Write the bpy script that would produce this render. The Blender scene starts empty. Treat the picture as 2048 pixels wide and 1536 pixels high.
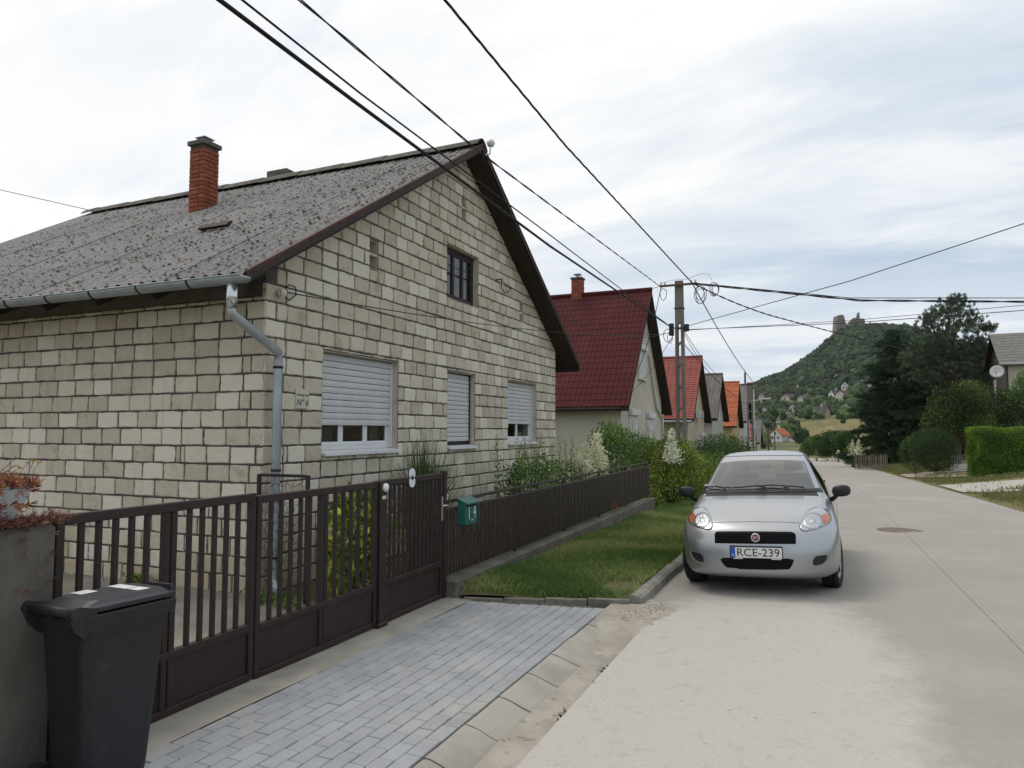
import bpy, bmesh, math, random
import numpy as np
from mathutils import Vector, Matrix
from mathutils.bvhtree import BVHTree
random.seed(7); rng = np.random.default_rng(7)
SC = bpy.context.scene; COL = SC.collection
R = math.radians

# ---------------------------------------------------------------- camera, sky, sun, exposure
EYE = np.array([0.0, 0.0, 1.72]); FPX = 1413.0; YAW = R(23.2); PITCH = math.atan(92 / FPX)
cd = bpy.data.cameras.new('camera'); cam = bpy.data.objects.new('camera', cd); COL.objects.link(cam)
cd.sensor_width = 36.0; cd.lens = 36.0 * FPX / 2048; cd.clip_start = 0.05; cd.clip_end = 6000
cam.location = EYE; cam.rotation_euler = (R(90) + PITCH, 0, YAW); SC.camera = cam

SUN_EL, SUN_AZ = R(60), R(158)          # azimuth counted from +X towards +Y
world = bpy.data.worlds.new('World'); SC.world = world; world.use_nodes = True
def build_world():
    nt = world.node_tree; nt.nodes.clear(); N = nt.nodes.new; L = nt.links.new
    out = N('ShaderNodeOutputWorld')
    sky = N('ShaderNodeTexSky'); sky.sky_type = 'NISHITA'; sky.sun_disc = False
    sky.sun_elevation = SUN_EL; sky.sun_rotation = R(90) - SUN_AZ; sky.dust_density = 2.0; sky.air_density = 1.2
    bg1 = N('ShaderNodeBackground'); bg1.inputs[1].default_value = 0.13; L(sky.outputs[0], bg1.inputs[0])
    tc = N('ShaderNodeTexCoord'); sep = N('ShaderNodeSeparateXYZ'); L(tc.outputs['Generated'], sep.inputs[0])
    def m(op, a, b=None, clamp=False):
        n = N('ShaderNodeMath'); n.operation = op; n.use_clamp = clamp
        for i, v in enumerate((a, b)):
            if v is None: continue
            if isinstance(v, (int, float)): n.inputs[i].default_value = v
            else: L(v, n.inputs[i])
        return n.outputs[0]
    zc = m('ADD', m('MAXIMUM', sep.outputs[2], 0.0), 0.16)
    comb = N('ShaderNodeCombineXYZ'); L(m('DIVIDE', sep.outputs[0], zc), comb.inputs[0]); L(m('DIVIDE', sep.outputs[1], zc), comb.inputs[1])
    def noise(scale, detail, rough, dist, off):
        mp = N('ShaderNodeMapping'); mp.inputs['Location'].default_value = off; mp.inputs['Rotation'].default_value = (0, 0, R(35)); mp.inputs['Scale'].default_value = (0.62, 1.35, 1)
        L(comb.outputs[0], mp.inputs[0])
        n = N('ShaderNodeTexNoise'); n.inputs['Scale'].default_value = scale; n.inputs['Detail'].default_value = detail
        n.inputs['Roughness'].default_value = rough; n.inputs['Distortion'].default_value = dist
        L(mp.outputs[0], n.inputs['Vector']); return n.outputs['Fac']
    def ramp(v, lo, hi, a=0.0, b=1.0):
        n = N('ShaderNodeMapRange'); n.interpolation_type = 'SMOOTHSTEP'
        for i, q in enumerate((lo, hi, a, b)): n.inputs[i + 1].default_value = q
        L(v, n.inputs[0]); return n.outputs[0]
    sd = (math.cos(SUN_EL) * math.cos(SUN_AZ), math.cos(SUN_EL) * math.sin(SUN_AZ), math.sin(SUN_EL))
    dot = N('ShaderNodeVectorMath'); dot.operation = 'DOT_PRODUCT'; L(tc.outputs['Generated'], dot.inputs[0]); dot.inputs[1].default_value = sd
    glow = ramp(dot.outputs['Value'], 0.30, 0.97)
    thick = noise(1.5, 8, 0.58, 0.5, (3.1, 1.7, 0))
    streak = noise(0.55, 6, 0.55, 0.9, (0.4, 5.2, 0))
    lum = m('ADD', m('MULTIPLY', ramp(thick, 0.32, 0.70), 0.15), m('MULTIPLY', ramp(streak, 0.30, 0.70), 0.08))
    lum = m('ADD', lum, m('MULTIPLY', glow, 0.20)); lum = m('ADD', lum, 0.785)
    mix = N('ShaderNodeMix'); mix.data_type = 'RGBA'
    L(ramp(lum, 0.78, 1.08), mix.inputs[0]); mix.inputs[6].default_value = (0.75, 0.865, 1.0, 1); mix.inputs[7].default_value = (1, 0.995, 0.985, 1)
    bg2 = N('ShaderNodeBackground'); L(mix.outputs[2], bg2.inputs[0]); L(lum, bg2.inputs[1])
    gap = noise(1.1, 9, 0.6, 0.7, (7.7, 2.2, 0))
    cover = ramp(m('ADD', gap, m('MULTIPLY', glow, 0.1)), 0.30, 0.50, 0.55, 1.0)
    ms = N('ShaderNodeMixShader'); L(cover, ms.inputs[0]); L(bg1.outputs[0], ms.inputs[1]); L(bg2.outputs[0], ms.inputs[2]); L(ms.outputs[0], out.inputs[0])
build_world()
sl = bpy.data.lights.new('sun', 'SUN'); so = bpy.data.objects.new('sun', sl); COL.objects.link(so)
sl.energy = 1.15; sl.angle = R(22); sl.color = (1, 0.93, 0.83)
so.rotation_euler = Vector((math.cos(SUN_EL) * math.cos(SUN_AZ), math.cos(SUN_EL) * math.sin(SUN_AZ), math.sin(SUN_EL))).to_track_quat('Z', 'Y').to_euler()
so.location = (0, 0, 60)
SC.view_settings.view_transform = 'Standard'; SC.view_settings.look = 'None'; SC.view_settings.exposure = 0.0; SC.view_settings.gamma = 1.0
SC.render.engine = 'CYCLES'; SC.cycles.max_bounces = 6; SC.cycles.diffuse_bounces = 3; SC.cycles.glossy_bounces = 3
SC.cycles.transparent_max_bounces = 12; SC.cycles.transmission_bounces = 4; SC.cycles.use_denoising = True
SC.cycles.caustics_reflective = False; SC.cycles.caustics_refractive = False

# ---------------------------------------------------------------- pixel -> place (2048 x 1536 photograph)
_r = np.array([math.cos(YAW), math.sin(YAW), 0]); _f0 = np.array([-math.sin(YAW), math.cos(YAW), 0]); _z = np.array([0, 0, 1.0])
_f = _f0 * math.cos(PITCH) + _z * math.sin(PITCH); _u = _z * math.cos(PITCH) - _f0 * math.sin(PITCH)
def ray(x, y): return _r * (x - 1024) / FPX + _u * (768 - y) / FPX + _f
def onX(x, y, X): d = ray(x, y); return EYE + d * (X / d[0])
def onY(x, y, Y): d = ray(x, y); return EYE + d * (Y / d[1])
def onD(x, y, D): return EYE + ray(x, y) * D            # at a given depth along the view axis
def depth(p): return float((np.asarray(p, float) - EYE) @ _f)
_gy = [-60, 0, 6.4, 18.7, 27.4, 46.3, 178, 300, 420]; _gz = [.7, .065, 0, -.21, -.45, -1.03, -4.8, -5.6, -5.2]
_cx = [-1.6, 1.0, 4.15, 4.7, 7.5, 12, 30, 120]; _cz = [0, .1, .135, .2, .6, .9, 1.4, 2.4]
_hx = [-900, -400, -200, -110, -80, -36, -7, 22, 34, 44, 110, 150, 220, 300, 600, 1200]; _hz = [10, 35, 48, 58, 66, 84, 103, 127, 139, 143, 141, 122, 98, 84, 60, 30]
_vy = [340, 375, 420, 465, 575, 640, 708, 850, 960, 1050]; _vs = [0, .015, .06, .115, .225, .285, .38, .63, .86, 1.0]
def gz(Y): return np.interp(Y, _gy, _gz)
def hz(X, Y):
    """height of the land at X, Y"""
    X = np.asarray(X, float); Y = np.asarray(Y, float)
    s = np.interp(Y, _vy, _vs)
    b = np.clip((Y - 1100) / 900, 0, 1)
    near = np.interp(X, _cx, _cz) * np.clip(1 - (Y - 150) / 150, 0, 1)
    return gz(Y) + near + np.interp(X - 0.0 * Y, _hx, _hz) * s * (1 - 0.7 * b)
def land_hit(x, y, d0=60.0, d1=1200.0):
    """depth at which the view ray through a pixel meets the land"""
    D = np.linspace(d0, d1, 2400); P = EYE + ray(x, y) * D[:, None]; k = np.nonzero(P[:, 2] <= hz(P[:, 0], P[:, 1]))[0]
    return float(D[k[0]]) if len(k) else d1
def gp(x, y):
    d = ray(x, y); Z = 0.0
    for i in range(60):
        P = EYE + d * ((Z - EYE[2]) / d[2]); Z = .5 * Z + .5 * float(hz(P[0], P[1]))
    return P

# ---------------------------------------------------------------- helpers
def origin(o):
    v = Vector((0, 0, 0))
    while o is not None: v = v + o.location; o = o.parent
    return v
def tag(o, label=None, cat=None, group=None, kind=None):
    if label: o['label'] = label
    if cat: o['category'] = cat
    if group: o['group'] = group
    if kind: o['kind'] = kind
    return o
def thing(name, loc, label, cat, group=None, rot=(0, 0, 0)):
    o = bpy.data.objects.new(name, None); COL.objects.link(o); o.empty_display_size = 0.1
    o.location = Vector([float(v) for v in loc]); o.rotation_euler = rot
    return tag(o, label, cat, group)
def link(name, me, parent=None, loc=(0, 0, 0), rot=(0, 0, 0), scale=None):
    o = bpy.data.objects.new(name, me); COL.objects.link(o); o.parent = parent
    o.location = Vector([float(v) for v in loc]); o.rotation_euler = rot
    if scale is not None: o.scale = scale
    return o
class MB:
    """collects faces; build() makes one mesh object. World coordinates unless the parent is rotated (local=True)."""
    def __init__(s): s.v = []; s.f = []; s.mi = []; s.t = []
    def add(s, vs, fs, tint=None, mi=0):
        n = len(s.v); s.v += [tuple(float(c) for c in p) for p in vs]
        s.f += [tuple(i + n for i in f) for f in fs]; s.mi += [mi] * len(fs)
        s.t += [random.random() if tint is None else tint] * len(vs)
        return s
    def box(s, a, b, tint=None, mi=0):
        x0, y0, z0 = a; x1, y1, z1 = b
        return s.add([(x0, y0, z0), (x1, y0, z0), (x1, y1, z0), (x0, y1, z0), (x0, y0, z1), (x1, y0, z1), (x1, y1, z1), (x0, y1, z1)],
                     [(0, 3, 2, 1), (4, 5, 6, 7), (0, 1, 5, 4), (1, 2, 6, 5), (2, 3, 7, 6), (3, 0, 4, 7)], tint, mi)
    def cbox(s, a, b, c=0.01, tint=None, mi=0):
        """box with chamfered edges (48 triangles at most)"""
        bm = bmesh.new(); bmesh.ops.create_cube(bm, size=1)
        d = [b[i] - a[i] for i in range(3)]; m = [(b[i] + a[i]) / 2 for i in range(3)]
        for v in bm.verts: v.co = Vector((m[0] + v.co.x * d[0], m[1] + v.co.y * d[1], m[2] + v.co.z * d[2]))
        bmesh.ops.bevel(bm, geom=list(bm.edges), offset=c, segments=1, affect='EDGES', profile=0.5)
        bm.verts.index_update(); s.add([v.co for v in bm.verts], [[v.index for v in f.verts] for f in bm.faces], tint, mi); bm.free(); return s
    def prism(s, poly, ax, lo, hi, tint=None, mi=0):
        """poly: 2-D outline in the two other axes, extruded along axis ax"""
        def P(p, h): q = list(p); q.insert(ax, h); return q
        n = len(poly); vs = [P(p, lo) for p in poly] + [P(p, hi) for p in poly]
        fs = [tuple(range(n)), tuple(range(2 * n - 1, n - 1, -1))] + [(i, i + n, (i + 1) % n + n, (i + 1) % n) for i in range(n)]
        return s.add(vs, fs, tint, mi)
    def tube(s, pts, r, n=6, cap=True, tint=None, mi=0):
        pts = [Vector([float(c) for c in p]) for p in pts]; rs = r if isinstance(r, (list, tuple)) else [r] * len(pts)
        vs = []; fs = []; prev = None
        for i, p in enumerate(pts):
            d = (pts[min(i + 1, len(pts) - 1)] - pts[max(i - 1, 0)])
            d = d.normalized() if d.length > 1e-9 else Vector((0, 0, 1))
            a = prev if prev is not None else (Vector((0, 0, 1)) if abs(d.z) < 0.9 else Vector((1, 0, 0)))
            a = (a - d * a.dot(d)).normalized(); b = d.cross(a); prev = a
            for k in range(n):
                t = 2 * math.pi * k / n; vs.append(p + (a * math.cos(t) + b * math.sin(t)) * rs[i])
        for i in range(len(pts) - 1):
            for k in range(n): fs.append((i * n + k, i * n + (k + 1) % n, (i + 1) * n + (k + 1) % n, (i + 1) * n + k))
        if cap: fs += [tuple(range(n - 1, -1, -1)), tuple(range((len(pts) - 1) * n, len(pts) * n))]
        return s.add(vs, fs, tint, mi)
    def lathe(s, prof, c=(0, 0, 0), ax=2, n=24, tint=None, mi=0):
        """prof: (radius, height) pairs turned about axis ax through c"""
        vs = []; fs = []
        for (r, h) in prof:
            for k in range(n):
                t = 2 * math.pi * k / n; q = [r * math.cos(t), r * math.sin(t)]; q.insert(ax, h)
                vs.append((q[0] + c[0], q[1] + c[1], q[2] + c[2]))
        for i in range(len(prof) - 1):
            for k in range(n): fs.append((i * n + k, i * n + (k + 1) % n, (i + 1) * n + (k + 1) % n, (i + 1) * n + k))
        return s.add(vs, fs, tint, mi)
    def mesh(s, name, off=Vector((0, 0, 0)), smooth=False, fix=True):
        me = bpy.data.meshes.new(name); me.from_pydata([(v[0] - off[0], v[1] - off[1], v[2] - off[2]) for v in s.v], [], s.f)
        if fix:
            bm = bmesh.new(); bm.from_mesh(me); bmesh.ops.recalc_face_normals(bm, faces=bm.faces); bm.to_mesh(me); bm.free()
        a = me.attributes.new('tint', 'FLOAT', 'POINT'); a.data.foreach_set('value', s.t)
        if any(s.mi): me.polygons.foreach_set('material_index', s.mi)
        if smooth: me.polygons.foreach_set('use_smooth', [True] * len(me.polygons))
        me.update(); return me
    def build(s, name, mats, parent=None, local=False, smooth=False, fix=True, kind=None):
        me = s.mesh(name, Vector((0, 0, 0)) if local else origin(parent), smooth, fix)
        for m in (mats if isinstance(mats, (list, tuple)) else [mats]): me.materials.append(m)
        o = link(name, me, parent)
        if kind: o['kind'] = kind
        return o
def npmesh(name, V, F, tint=None, mat=None, smooth=False):
    V = np.ascontiguousarray(V, np.float32); F = np.ascontiguousarray(F, np.int32); k = F.shape[1]
    me = bpy.data.meshes.new(name); me.vertices.add(len(V)); me.vertices.foreach_set('co', V.ravel())
    me.loops.add(F.size); me.loops.foreach_set('vertex_index', F.ravel()); me.polygons.add(len(F))
    me.polygons.foreach_set('loop_start', np.arange(0, F.size, k, dtype=np.int32))
    me.polygons.foreach_set('use_smooth', np.full(len(F), bool(smooth)))
    if tint is not None:
        a = me.attributes.new('tint', 'FLOAT', 'POINT'); a.data.foreach_set('value', np.ascontiguousarray(tint, np.float32))
    if mat: me.materials.append(mat)
    me.update(calc_edges=True); return me
def npobj(name, V, F, tint, mat, parent=None, kind=None, smooth=False):
    V = np.asarray(V, float) - np.array(origin(parent)); o = link(name, npmesh(name, V, F, tint, mat, smooth), parent)
    if kind: o['kind'] = kind
    return o
def text_mesh(body, size, thick=0.001):
    cu = bpy.data.curves.new('letters', 'FONT'); cu.body = body; cu.size = size; cu.extrude = thick; cu.align_x = 'CENTER'; cu.align_y = 'CENTER'; cu.resolution_u = 3
    o = bpy.data.objects.new('letters', cu); COL.objects.link(o)
    dg = bpy.context.evaluated_depsgraph_get(); dg.update(); me = bpy.data.meshes.new_from_object(o.evaluated_get(dg))
    bpy.data.objects.remove(o); bpy.data.curves.remove(cu); return me

# ---------------------------------------------------------------- materials
def mat(name, col, rough=0.8, col2=None, scale=4.0, detail=5, lo=0.35, hi=0.65, bump=0.0, bscale=30.0, metal=0.0, tint=0.0, objr=0.0, spec=0.3,
        hue=None, col3=None, scale3=1.0, coat=0.0, stretch=None, lo3=0.5, hi3=0.7, bdist=0.01):
    m = bpy.data.materials.new(name); m.use_nodes = True; nt = m.node_tree; nt.nodes.clear(); N = nt.nodes.new; L = nt.links.new
    out = N('ShaderNodeOutputMaterial'); p = N('ShaderNodeBsdfPrincipled'); L(p.outputs[0], out.inputs[0])
    p.inputs['Roughness'].default_value = rough; p.inputs['Metallic'].default_value = metal; p.inputs['Specular IOR Level'].default_value = spec
    p.inputs['Coat Weight'].default_value = coat
    geo = N('ShaderNodeNewGeometry'); vec = geo.outputs['Position']
    if stretch:
        mp = N('ShaderNodeMapping'); mp.inputs['Scale'].default_value = stretch; L(vec, mp.inputs[0]); vec = mp.outputs[0]
    def c4(c): return (c[0], c[1], c[2], 1)
    def noise(sc, d=detail, r=0.6):
        n = N('ShaderNodeTexNoise'); n.inputs['Scale'].default_value = sc; n.inputs['Detail'].default_value = d; n.inputs['Roughness'].default_value = r
        L(vec, n.inputs['Vector']); return n.outputs['Fac']
    def rng_(v, a, b, c=0.0, d=1.0):
        n = N('ShaderNodeMapRange'); n.interpolation_type = 'SMOOTHSTEP'
        for i, q in enumerate((a, b, c, d)): n.inputs[i + 1].default_value = q
        L(v, n.inputs[0]); return n.outputs[0]
    def mix(f, a, b, bt='MIX'):
        n = N('ShaderNodeMix'); n.data_type = 'RGBA'; n.blend_type = bt
        if isinstance(f, float): n.inputs[0].default_value = f
        else: L(f, n.inputs[0])
        for i, q in ((6, a), (7, b)):
            if isinstance(q, tuple): n.inputs[i].default_value = c4(q)
            else: L(q, n.inputs[i])
        return n.outputs[2]
    c = tuple(col)
    if col2: c = mix(rng_(noise(scale), lo, hi), c, tuple(col2))
    if col3: c = mix(rng_(noise(scale3), lo3, hi3), c, tuple(col3))
    if tint or hue:
        at = N('ShaderNodeAttribute'); at.attribute_name = 'tint'
        if hue: c = mix(rng_(at.outputs['Fac'], 0.45, 1.0), c, tuple(hue))
        if tint:
            v = rng_(at.outputs['Fac'], 0, 1, 1 - tint, 1 + tint); cb = N('ShaderNodeCombineXYZ')
            for i in range(3): L(v, cb.inputs[i])
            c = mix(1.0, c, cb.outputs[0], 'MULTIPLY')
    if objr:
        oi = N('ShaderNodeObjectInfo'); v = rng_(oi.outputs['Random'], 0, 1, 1 - objr, 1 + objr); cb = N('ShaderNodeCombineXYZ')
        for i in range(3): L(v, cb.inputs[i])
        c = mix(1.0, c, cb.outputs[0], 'MULTIPLY')
    if isinstance(c, tuple): p.inputs['Base Color'].default_value = c4(c)
    else: L(c, p.inputs['Base Color'])
    if bump:
        b = N('ShaderNodeBump'); b.inputs['Strength'].default_value = bump; b.inputs['Distance'].default_value = bdist; L(noise(bscale, 6, 0.65), b.inputs['Height']); L(b.outputs[0], p.inputs['Normal'])
    m['p'] = 1
    return m
def glass_mat(name, tint=(0.8, 0.85, 0.88), dark=0.35, rough=0.02, ior=1.5):
    """thin pane: part see-through, part mirror by angle"""
    m = bpy.data.materials.new(name); m.use_nodes = True; nt = m.node_tree; nt.nodes.clear(); N = nt.nodes.new; L = nt.links.new
    out = N('ShaderNodeOutputMaterial'); tr = N('ShaderNodeBsdfTransparent'); tr.inputs[0].default_value = (tint[0] * (1 - dark), tint[1] * (1 - dark), tint[2] * (1 - dark), 1)
    gl = N('ShaderNodeBsdfGlossy'); gl.inputs['Roughness'].default_value = rough; lw = N('ShaderNodeLayerWeight'); lw.inputs[0].default_value = 0.5; pw = N('ShaderNodeMath'); pw.operation = 'POWER'; L(lw.outputs['Facing'], pw.inputs[0]); pw.inputs[1].default_value = 4.0
    r0 = ((ior - 1) / (ior + 1)) ** 2; ma_ = N('ShaderNodeMath'); ma_.operation = 'MULTIPLY_ADD'; L(pw.outputs[0], ma_.inputs[0]); ma_.inputs[1].default_value = 1 - r0; ma_.inputs[2].default_value = r0
    mx = N('ShaderNodeMixShader'); L(ma_.outputs[0], mx.inputs[0]); L(tr.outputs[0], mx.inputs[1]); L(gl.outputs[0], mx.inputs[2]); L(mx.outputs[0], out.inputs[0])
    return m
def leaf_mat(name, c1, c2, tint=0.45, trans=0.25, rough=0.6, hue=None):
    m = mat(name, c1, rough, c2, scale=2.2, tint=tint, spec=0.25, hue=hue)
    nt = m.node_tree; p = [n for n in nt.nodes if n.type == 'BSDF_PRINCIPLED'][0]; out = [n for n in nt.nodes if n.type == 'OUTPUT_MATERIAL'][0]
    t = nt.nodes.new('ShaderNodeBsdfTranslucent'); ms = nt.nodes.new('ShaderNodeMixShader'); ms.inputs[0].default_value = trans
    if p.inputs['Base Color'].is_linked: nt.links.new(p.inputs['Base Color'].links[0].from_socket, t.inputs[0])
    nt.links.new(p.outputs[0], ms.inputs[1]); nt.links.new(t.outputs[0], ms.inputs[2]); nt.links.new(ms.outputs[0], out.inputs[0]); return m
# ---------------------------------------------------------------- the ground
def sheet(name, xs, ys, zf, m, parent=None, kind='structure', smooth=True):
    X, Y = np.meshgrid(xs, ys); Z = zf(X, Y); V = np.stack([X, Y, Z], -1).reshape(-1, 3); nx = len(xs)
    F = np.array([(j * nx + i, j * nx + i + 1, (j + 1) * nx + i + 1, (j + 1) * nx + i) for j in range(len(ys) - 1) for i in range(nx - 1)])
    o = npobj(name, V, F, None, m, parent, smooth=smooth)
    if kind and parent is None: o['kind'] = kind
    return o
m_land = mat('land', (0.085, 0.10, 0.035), 0.95, (0.24, 0.19, 0.095), scale=0.035, detail=8, lo=0.42, hi=0.62, bump=0.4, bscale=3, col3=(0.07, 0.10, 0.03), scale3=0.5)
xs = np.unique(np.concatenate([np.linspace(-900, -120, 20), np.linspace(-120, -20, 22), np.linspace(-20, 5, 26), [-3.72, -3.6, -1.6, 1.0, 4.15, 4.25, 4.7, 5.5, 6.5, 7.5, 9, 10.5, 12, 14], np.linspace(16, 60, 22), np.linspace(60, 300, 50), np.linspace(300, 900, 14)]))
ys = np.unique(np.concatenate([[-100, -60, -20], np.linspace(-10, 60, 71), np.linspace(60, 180, 41), np.linspace(180, 400, 23), np.linspace(400, 1110, 72), np.linspace(1110, 1900, 10)]))
def land_z(X, Y):
    cover = (X > -3.62) & (X < 4.2) & (Y < 179)
    return hz(X, Y) - np.where(cover, 0.18, 0.0)
ground = sheet('ground', xs, ys, land_z, m_land)

# road: concrete slabs with open joints over a dark bed
def road_mat():
    m = mat('road_concrete', (0.345, 0.325, 0.293), 0.9, (0.31, 0.292, 0.264), scale=0.9, detail=8, lo=0.3, hi=0.7, bump=0.6, bscale=110, bdist=0.006, col3=(0.375, 0.353, 0.318), scale3=0.25)
    nt = m.node_tree; N = nt.nodes.new; L = nt.links.new; p = [n for n in nt.nodes if n.type == 'BSDF_PRINCIPLED'][0]
    base = p.inputs['Base Color'].links[0].from_socket
    geo = N('ShaderNodeNewGeometry'); sep = N('ShaderNodeSeparateXYZ'); L(geo.outputs['Position'], sep.inputs[0])
    def ma(op, a, b):
        n = N('ShaderNodeMath'); n.operation = op
        for i, v in enumerate((a, b)):
            if isinstance(v, (int, float)): n.inputs[i].default_value = v
            else: L(v, n.inputs[i])
        return n.outputs[0]
    def nz(sc, d, r=0.6):
        n = N('ShaderNodeTexNoise'); n.inputs['Scale'].default_value = sc; n.inputs['Detail'].default_value = d; n.inputs['Roughness'].default_value = r; L(geo.outputs['Position'], n.inputs['Vector']); return n.outputs['Fac']
    def rg(v, a, b, c=0.0, d=1.0):
        n = N('ShaderNodeMapRange'); n.interpolation_type = 'SMOOTHSTEP'
        for i, q in enumerate((a, b, c, d)): n.inputs[i + 1].default_value = q
        L(v, n.inputs[0]); return n.outputs[0]
    def mixc(f, a, b):
        n = N('ShaderNodeMix'); n.data_type = 'RGBA'; L(f, n.inputs[0])
        for i, q in ((6, a), (7, b)):
            if isinstance(q, tuple): n.inputs[i].default_value = q
            else: L(q, n.inputs[i])
        return n.outputs[2]
    # pale limestone dust tracked out of the drive: a patch with a shape of its own
    ex = ma('DIVIDE', ma('ADD', sep.outputs[0], 0.55), 1.05); ey = ma('DIVIDE', ma('ADD', sep.outputs[1], -4.6), 3.5)
    rad = ma('SQRT', ma('ADD', ma('MULTIPLY', ex, ex), ma('MULTIPLY', ey, ey)), 0)
    rad = ma('ADD', rad, ma('MULTIPLY', ma('SUBTRACT', nz(1.6, 11, 0.72), 0.5), 1.0))
    dust = rg(rad, 1.22, 0.84); dust = ma('MULTIPLY', dust, rg(nz(14, 6, 0.7), 0.30, 0.46, 0.55, 1.0))
    c = mixc(dust, base, (0.475, 0.447, 0.408, 1))
    # scuffs, crumbs and small dark spots
    sp = N('ShaderNodeTexVoronoi'); sp.inputs['Scale'].default_value = 5.5; L(geo.outputs['Position'], sp.inputs['Vector'])
    spots = ma('MULTIPLY', rg(sp.outputs['Distance'], 0.075, 0.03), rg(nz(2.1, 2), 0.52, 0.6))
    c = mixc(ma('MULTIPLY', spots, 0.75), c, (0.13, 0.12, 0.105, 1))
    c = mixc(ma('MULTIPLY', rg(nz(38, 8, 0.8), 0.55, 0.68), 0.5), c, (0.16, 0.145, 0.125, 1))
    c = mixc(ma('MULTIPLY', rg(nz(160, 3, 0.6), 0.60, 0.68), 0.35), c, (0.62, 0.58, 0.53, 1))
    c = mixc(ma('MULTIPLY', rg(nz(7, 9, 0.75), 0.53, 0.72), 0.38), c, (0.24, 0.22, 0.195, 1))
    # fine crack lines
    wv = N('ShaderNodeTexVoronoi'); wv.feature = 'DISTANCE_TO_EDGE'; wv.inputs['Scale'].default_value = 0.16; wv.inputs['Randomness'].default_value = 1.0
    ad = N('ShaderNodeVectorMath'); ad.operation = 'ADD'; nn = N('ShaderNodeTexNoise'); nn.inputs['Scale'].default_value = 1.1; nn.inputs['Detail'].default_value = 5; L(geo.outputs['Position'], nn.inputs['Vector'])
    sc_ = N('ShaderNodeVectorMath'); sc_.operation = 'SCALE'; sc_.inputs['Scale'].default_value = 0.8; L(nn.outputs['Color'], sc_.inputs[0]); L(geo.outputs['Position'], ad.inputs[0]); L(sc_.outputs[0], ad.inputs[1]); L(ad.outputs[0], wv.inputs['Vector'])
    crack = ma('MULTIPLY', rg(wv.outputs['Distance'], 0.0022, 0.0008), rg(nz(0.7, 2), 0.5, 0.56))
    c = mixc(ma('MULTIPLY', crack, 0.0), c, (0.12, 0.11, 0.10, 1))
    L(c, p.inputs['Base Color']); return m
m_road = road_mat()
m_dark_bed = mat('joint_bed', (0.06, 0.055, 0.05), 0.95, (0.12, 0.11, 0.09), scale=6)
RX0, RX1 = -1.42, 4.15
road = sheet('road', [RX0, 1.0, 1.35, RX1], list(np.linspace(-12, 60, 73)) + list(np.linspace(63, 178, 40)), lambda X, Y: hz(X, Y) - 0.05, m_dark_bed)
rows = [-12, 15.1, 49, 84, 178]
for j in range(4):
    for (a, b) in ((RX0, 1.347), (1.353, RX1)):
        y = np.linspace(rows[j] + 0.008, rows[j + 1] - 0.008, max(8, int(rows[j + 1] - rows[j])))
        x = np.unique(np.array([a, b] + [v for v in (-0.5, 0.3, 1.0, 2.4, 3.3) if a < v < b]))
        X, Y = np.meshgrid(x, y); Z = hz(X, Y); nx = len(x); V = np.stack([X, Y, Z], -1).reshape(-1, 3)
        F = [(q * nx + i, q * nx + i + 1, (q + 1) * nx + i + 1, (q + 1) * nx + i) for q in range(len(y) - 1) for i in range(nx - 1)]
        low = V.copy(); low[:, 2] -= 0.045; nb = len(V); ny = len(y)
        ring = [(0, i) for i in range(nx)] + [(q, nx - 1) for q in range(1, ny)] + [(ny - 1, i) for i in range(nx - 2, -1, -1)] + [(q, 0) for q in range(ny - 2, 0, -1)]
        ids = [q * nx + i for q, i in ring]
        F += [(ids[k], ids[k - 1], ids[k - 1] + nb, ids[k] + nb) for k in range(len(ids))]
        npobj('slab', np.vstack([V, low]), np.array(F), None, m_road, road)
y = np.concatenate([np.linspace(6.8, 20, 20), np.linspace(22, 70, 20)])
sheet('road_edge', [-1.64, -1.5, -1.405], y, lambda X, Y: hz(X, Y) - 0.006 + np.where(Y < 7, -.05, 0), m_road)
# the manhole
m_iron = mat('cast_iron', (0.13, 0.105, 0.09), 0.75, (0.20, 0.16, 0.13), scale=40, bump=0.6, bscale=60)
m_conc = mat('concrete', (0.38, 0.355, 0.31), 0.9, (0.29, 0.27, 0.235), scale=2.5, detail=8, bump=0.4, bscale=45, bdist=0.006, col3=(0.36, 0.34, 0.30), scale3=0.6)
mh = gp(1800, 1061); mhz = float(hz(mh[0], mh[1]))
root = thing('manhole_cover', (mh[0], mh[1], mhz), 'round rusty brown manhole cover set in the concrete road', 'manhole')
MB().lathe([(0.30, -0.03), (0.30, 0.006), (0.27, 0.008), (0.262, 0.003), (0.20, 0.003), (0.195, 0.007), (0.12, 0.007), (0.115, 0.003), (0.001, 0.003)], (mh[0], mh[1], mhz), n=28).build('lid', m_iron, root)
MB().lathe([(0.36, -0.03), (0.36, 0.005), (0.305, 0.005), (0.305, -0.03)], (mh[0], mh[1], mhz), n=28).build('frame', m_iron, root)

# driveway of grey pavers
m_paver = mat('paver', (0.295, 0.303, 0.318), 0.85, (0.34, 0.348, 0.36), scale=3, objr=0.045, tint=0.04, bump=0.35, bscale=120, bdist=0.003, col3=(0.40, 0.385, 0.35), scale3=0.9)
m_sandjoint = mat('joint_sand', (0.15, 0.135, 0.115), 0.95, (0.07, 0.065, 0.055), scale=20, bump=0.5, bscale=200)
m_sand = mat('sand', (0.42, 0.38, 0.325), 0.95, (0.33, 0.295, 0.25), scale=3, detail=8, bump=0.7, bscale=60, bdist=0.01, col3=(0.22, 0.19, 0.15), scale3=9, lo3=0.58, hi3=0.68)
PX0, PX1 = -3.22, -1.90
yend = lambda x: 6.72 + (x + 1.87) * 0.20
def drive_z(X, Y): return gz(Y) + 0.012 + 0.0 * X
drive = sheet('driveway', np.linspace(PX0 - 0.02, PX1, 6), np.linspace(-0.6, 6.78, 16), lambda X, Y: drive_z(X, Y) - 0.012, m_sandjoint)
pav = []
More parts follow.
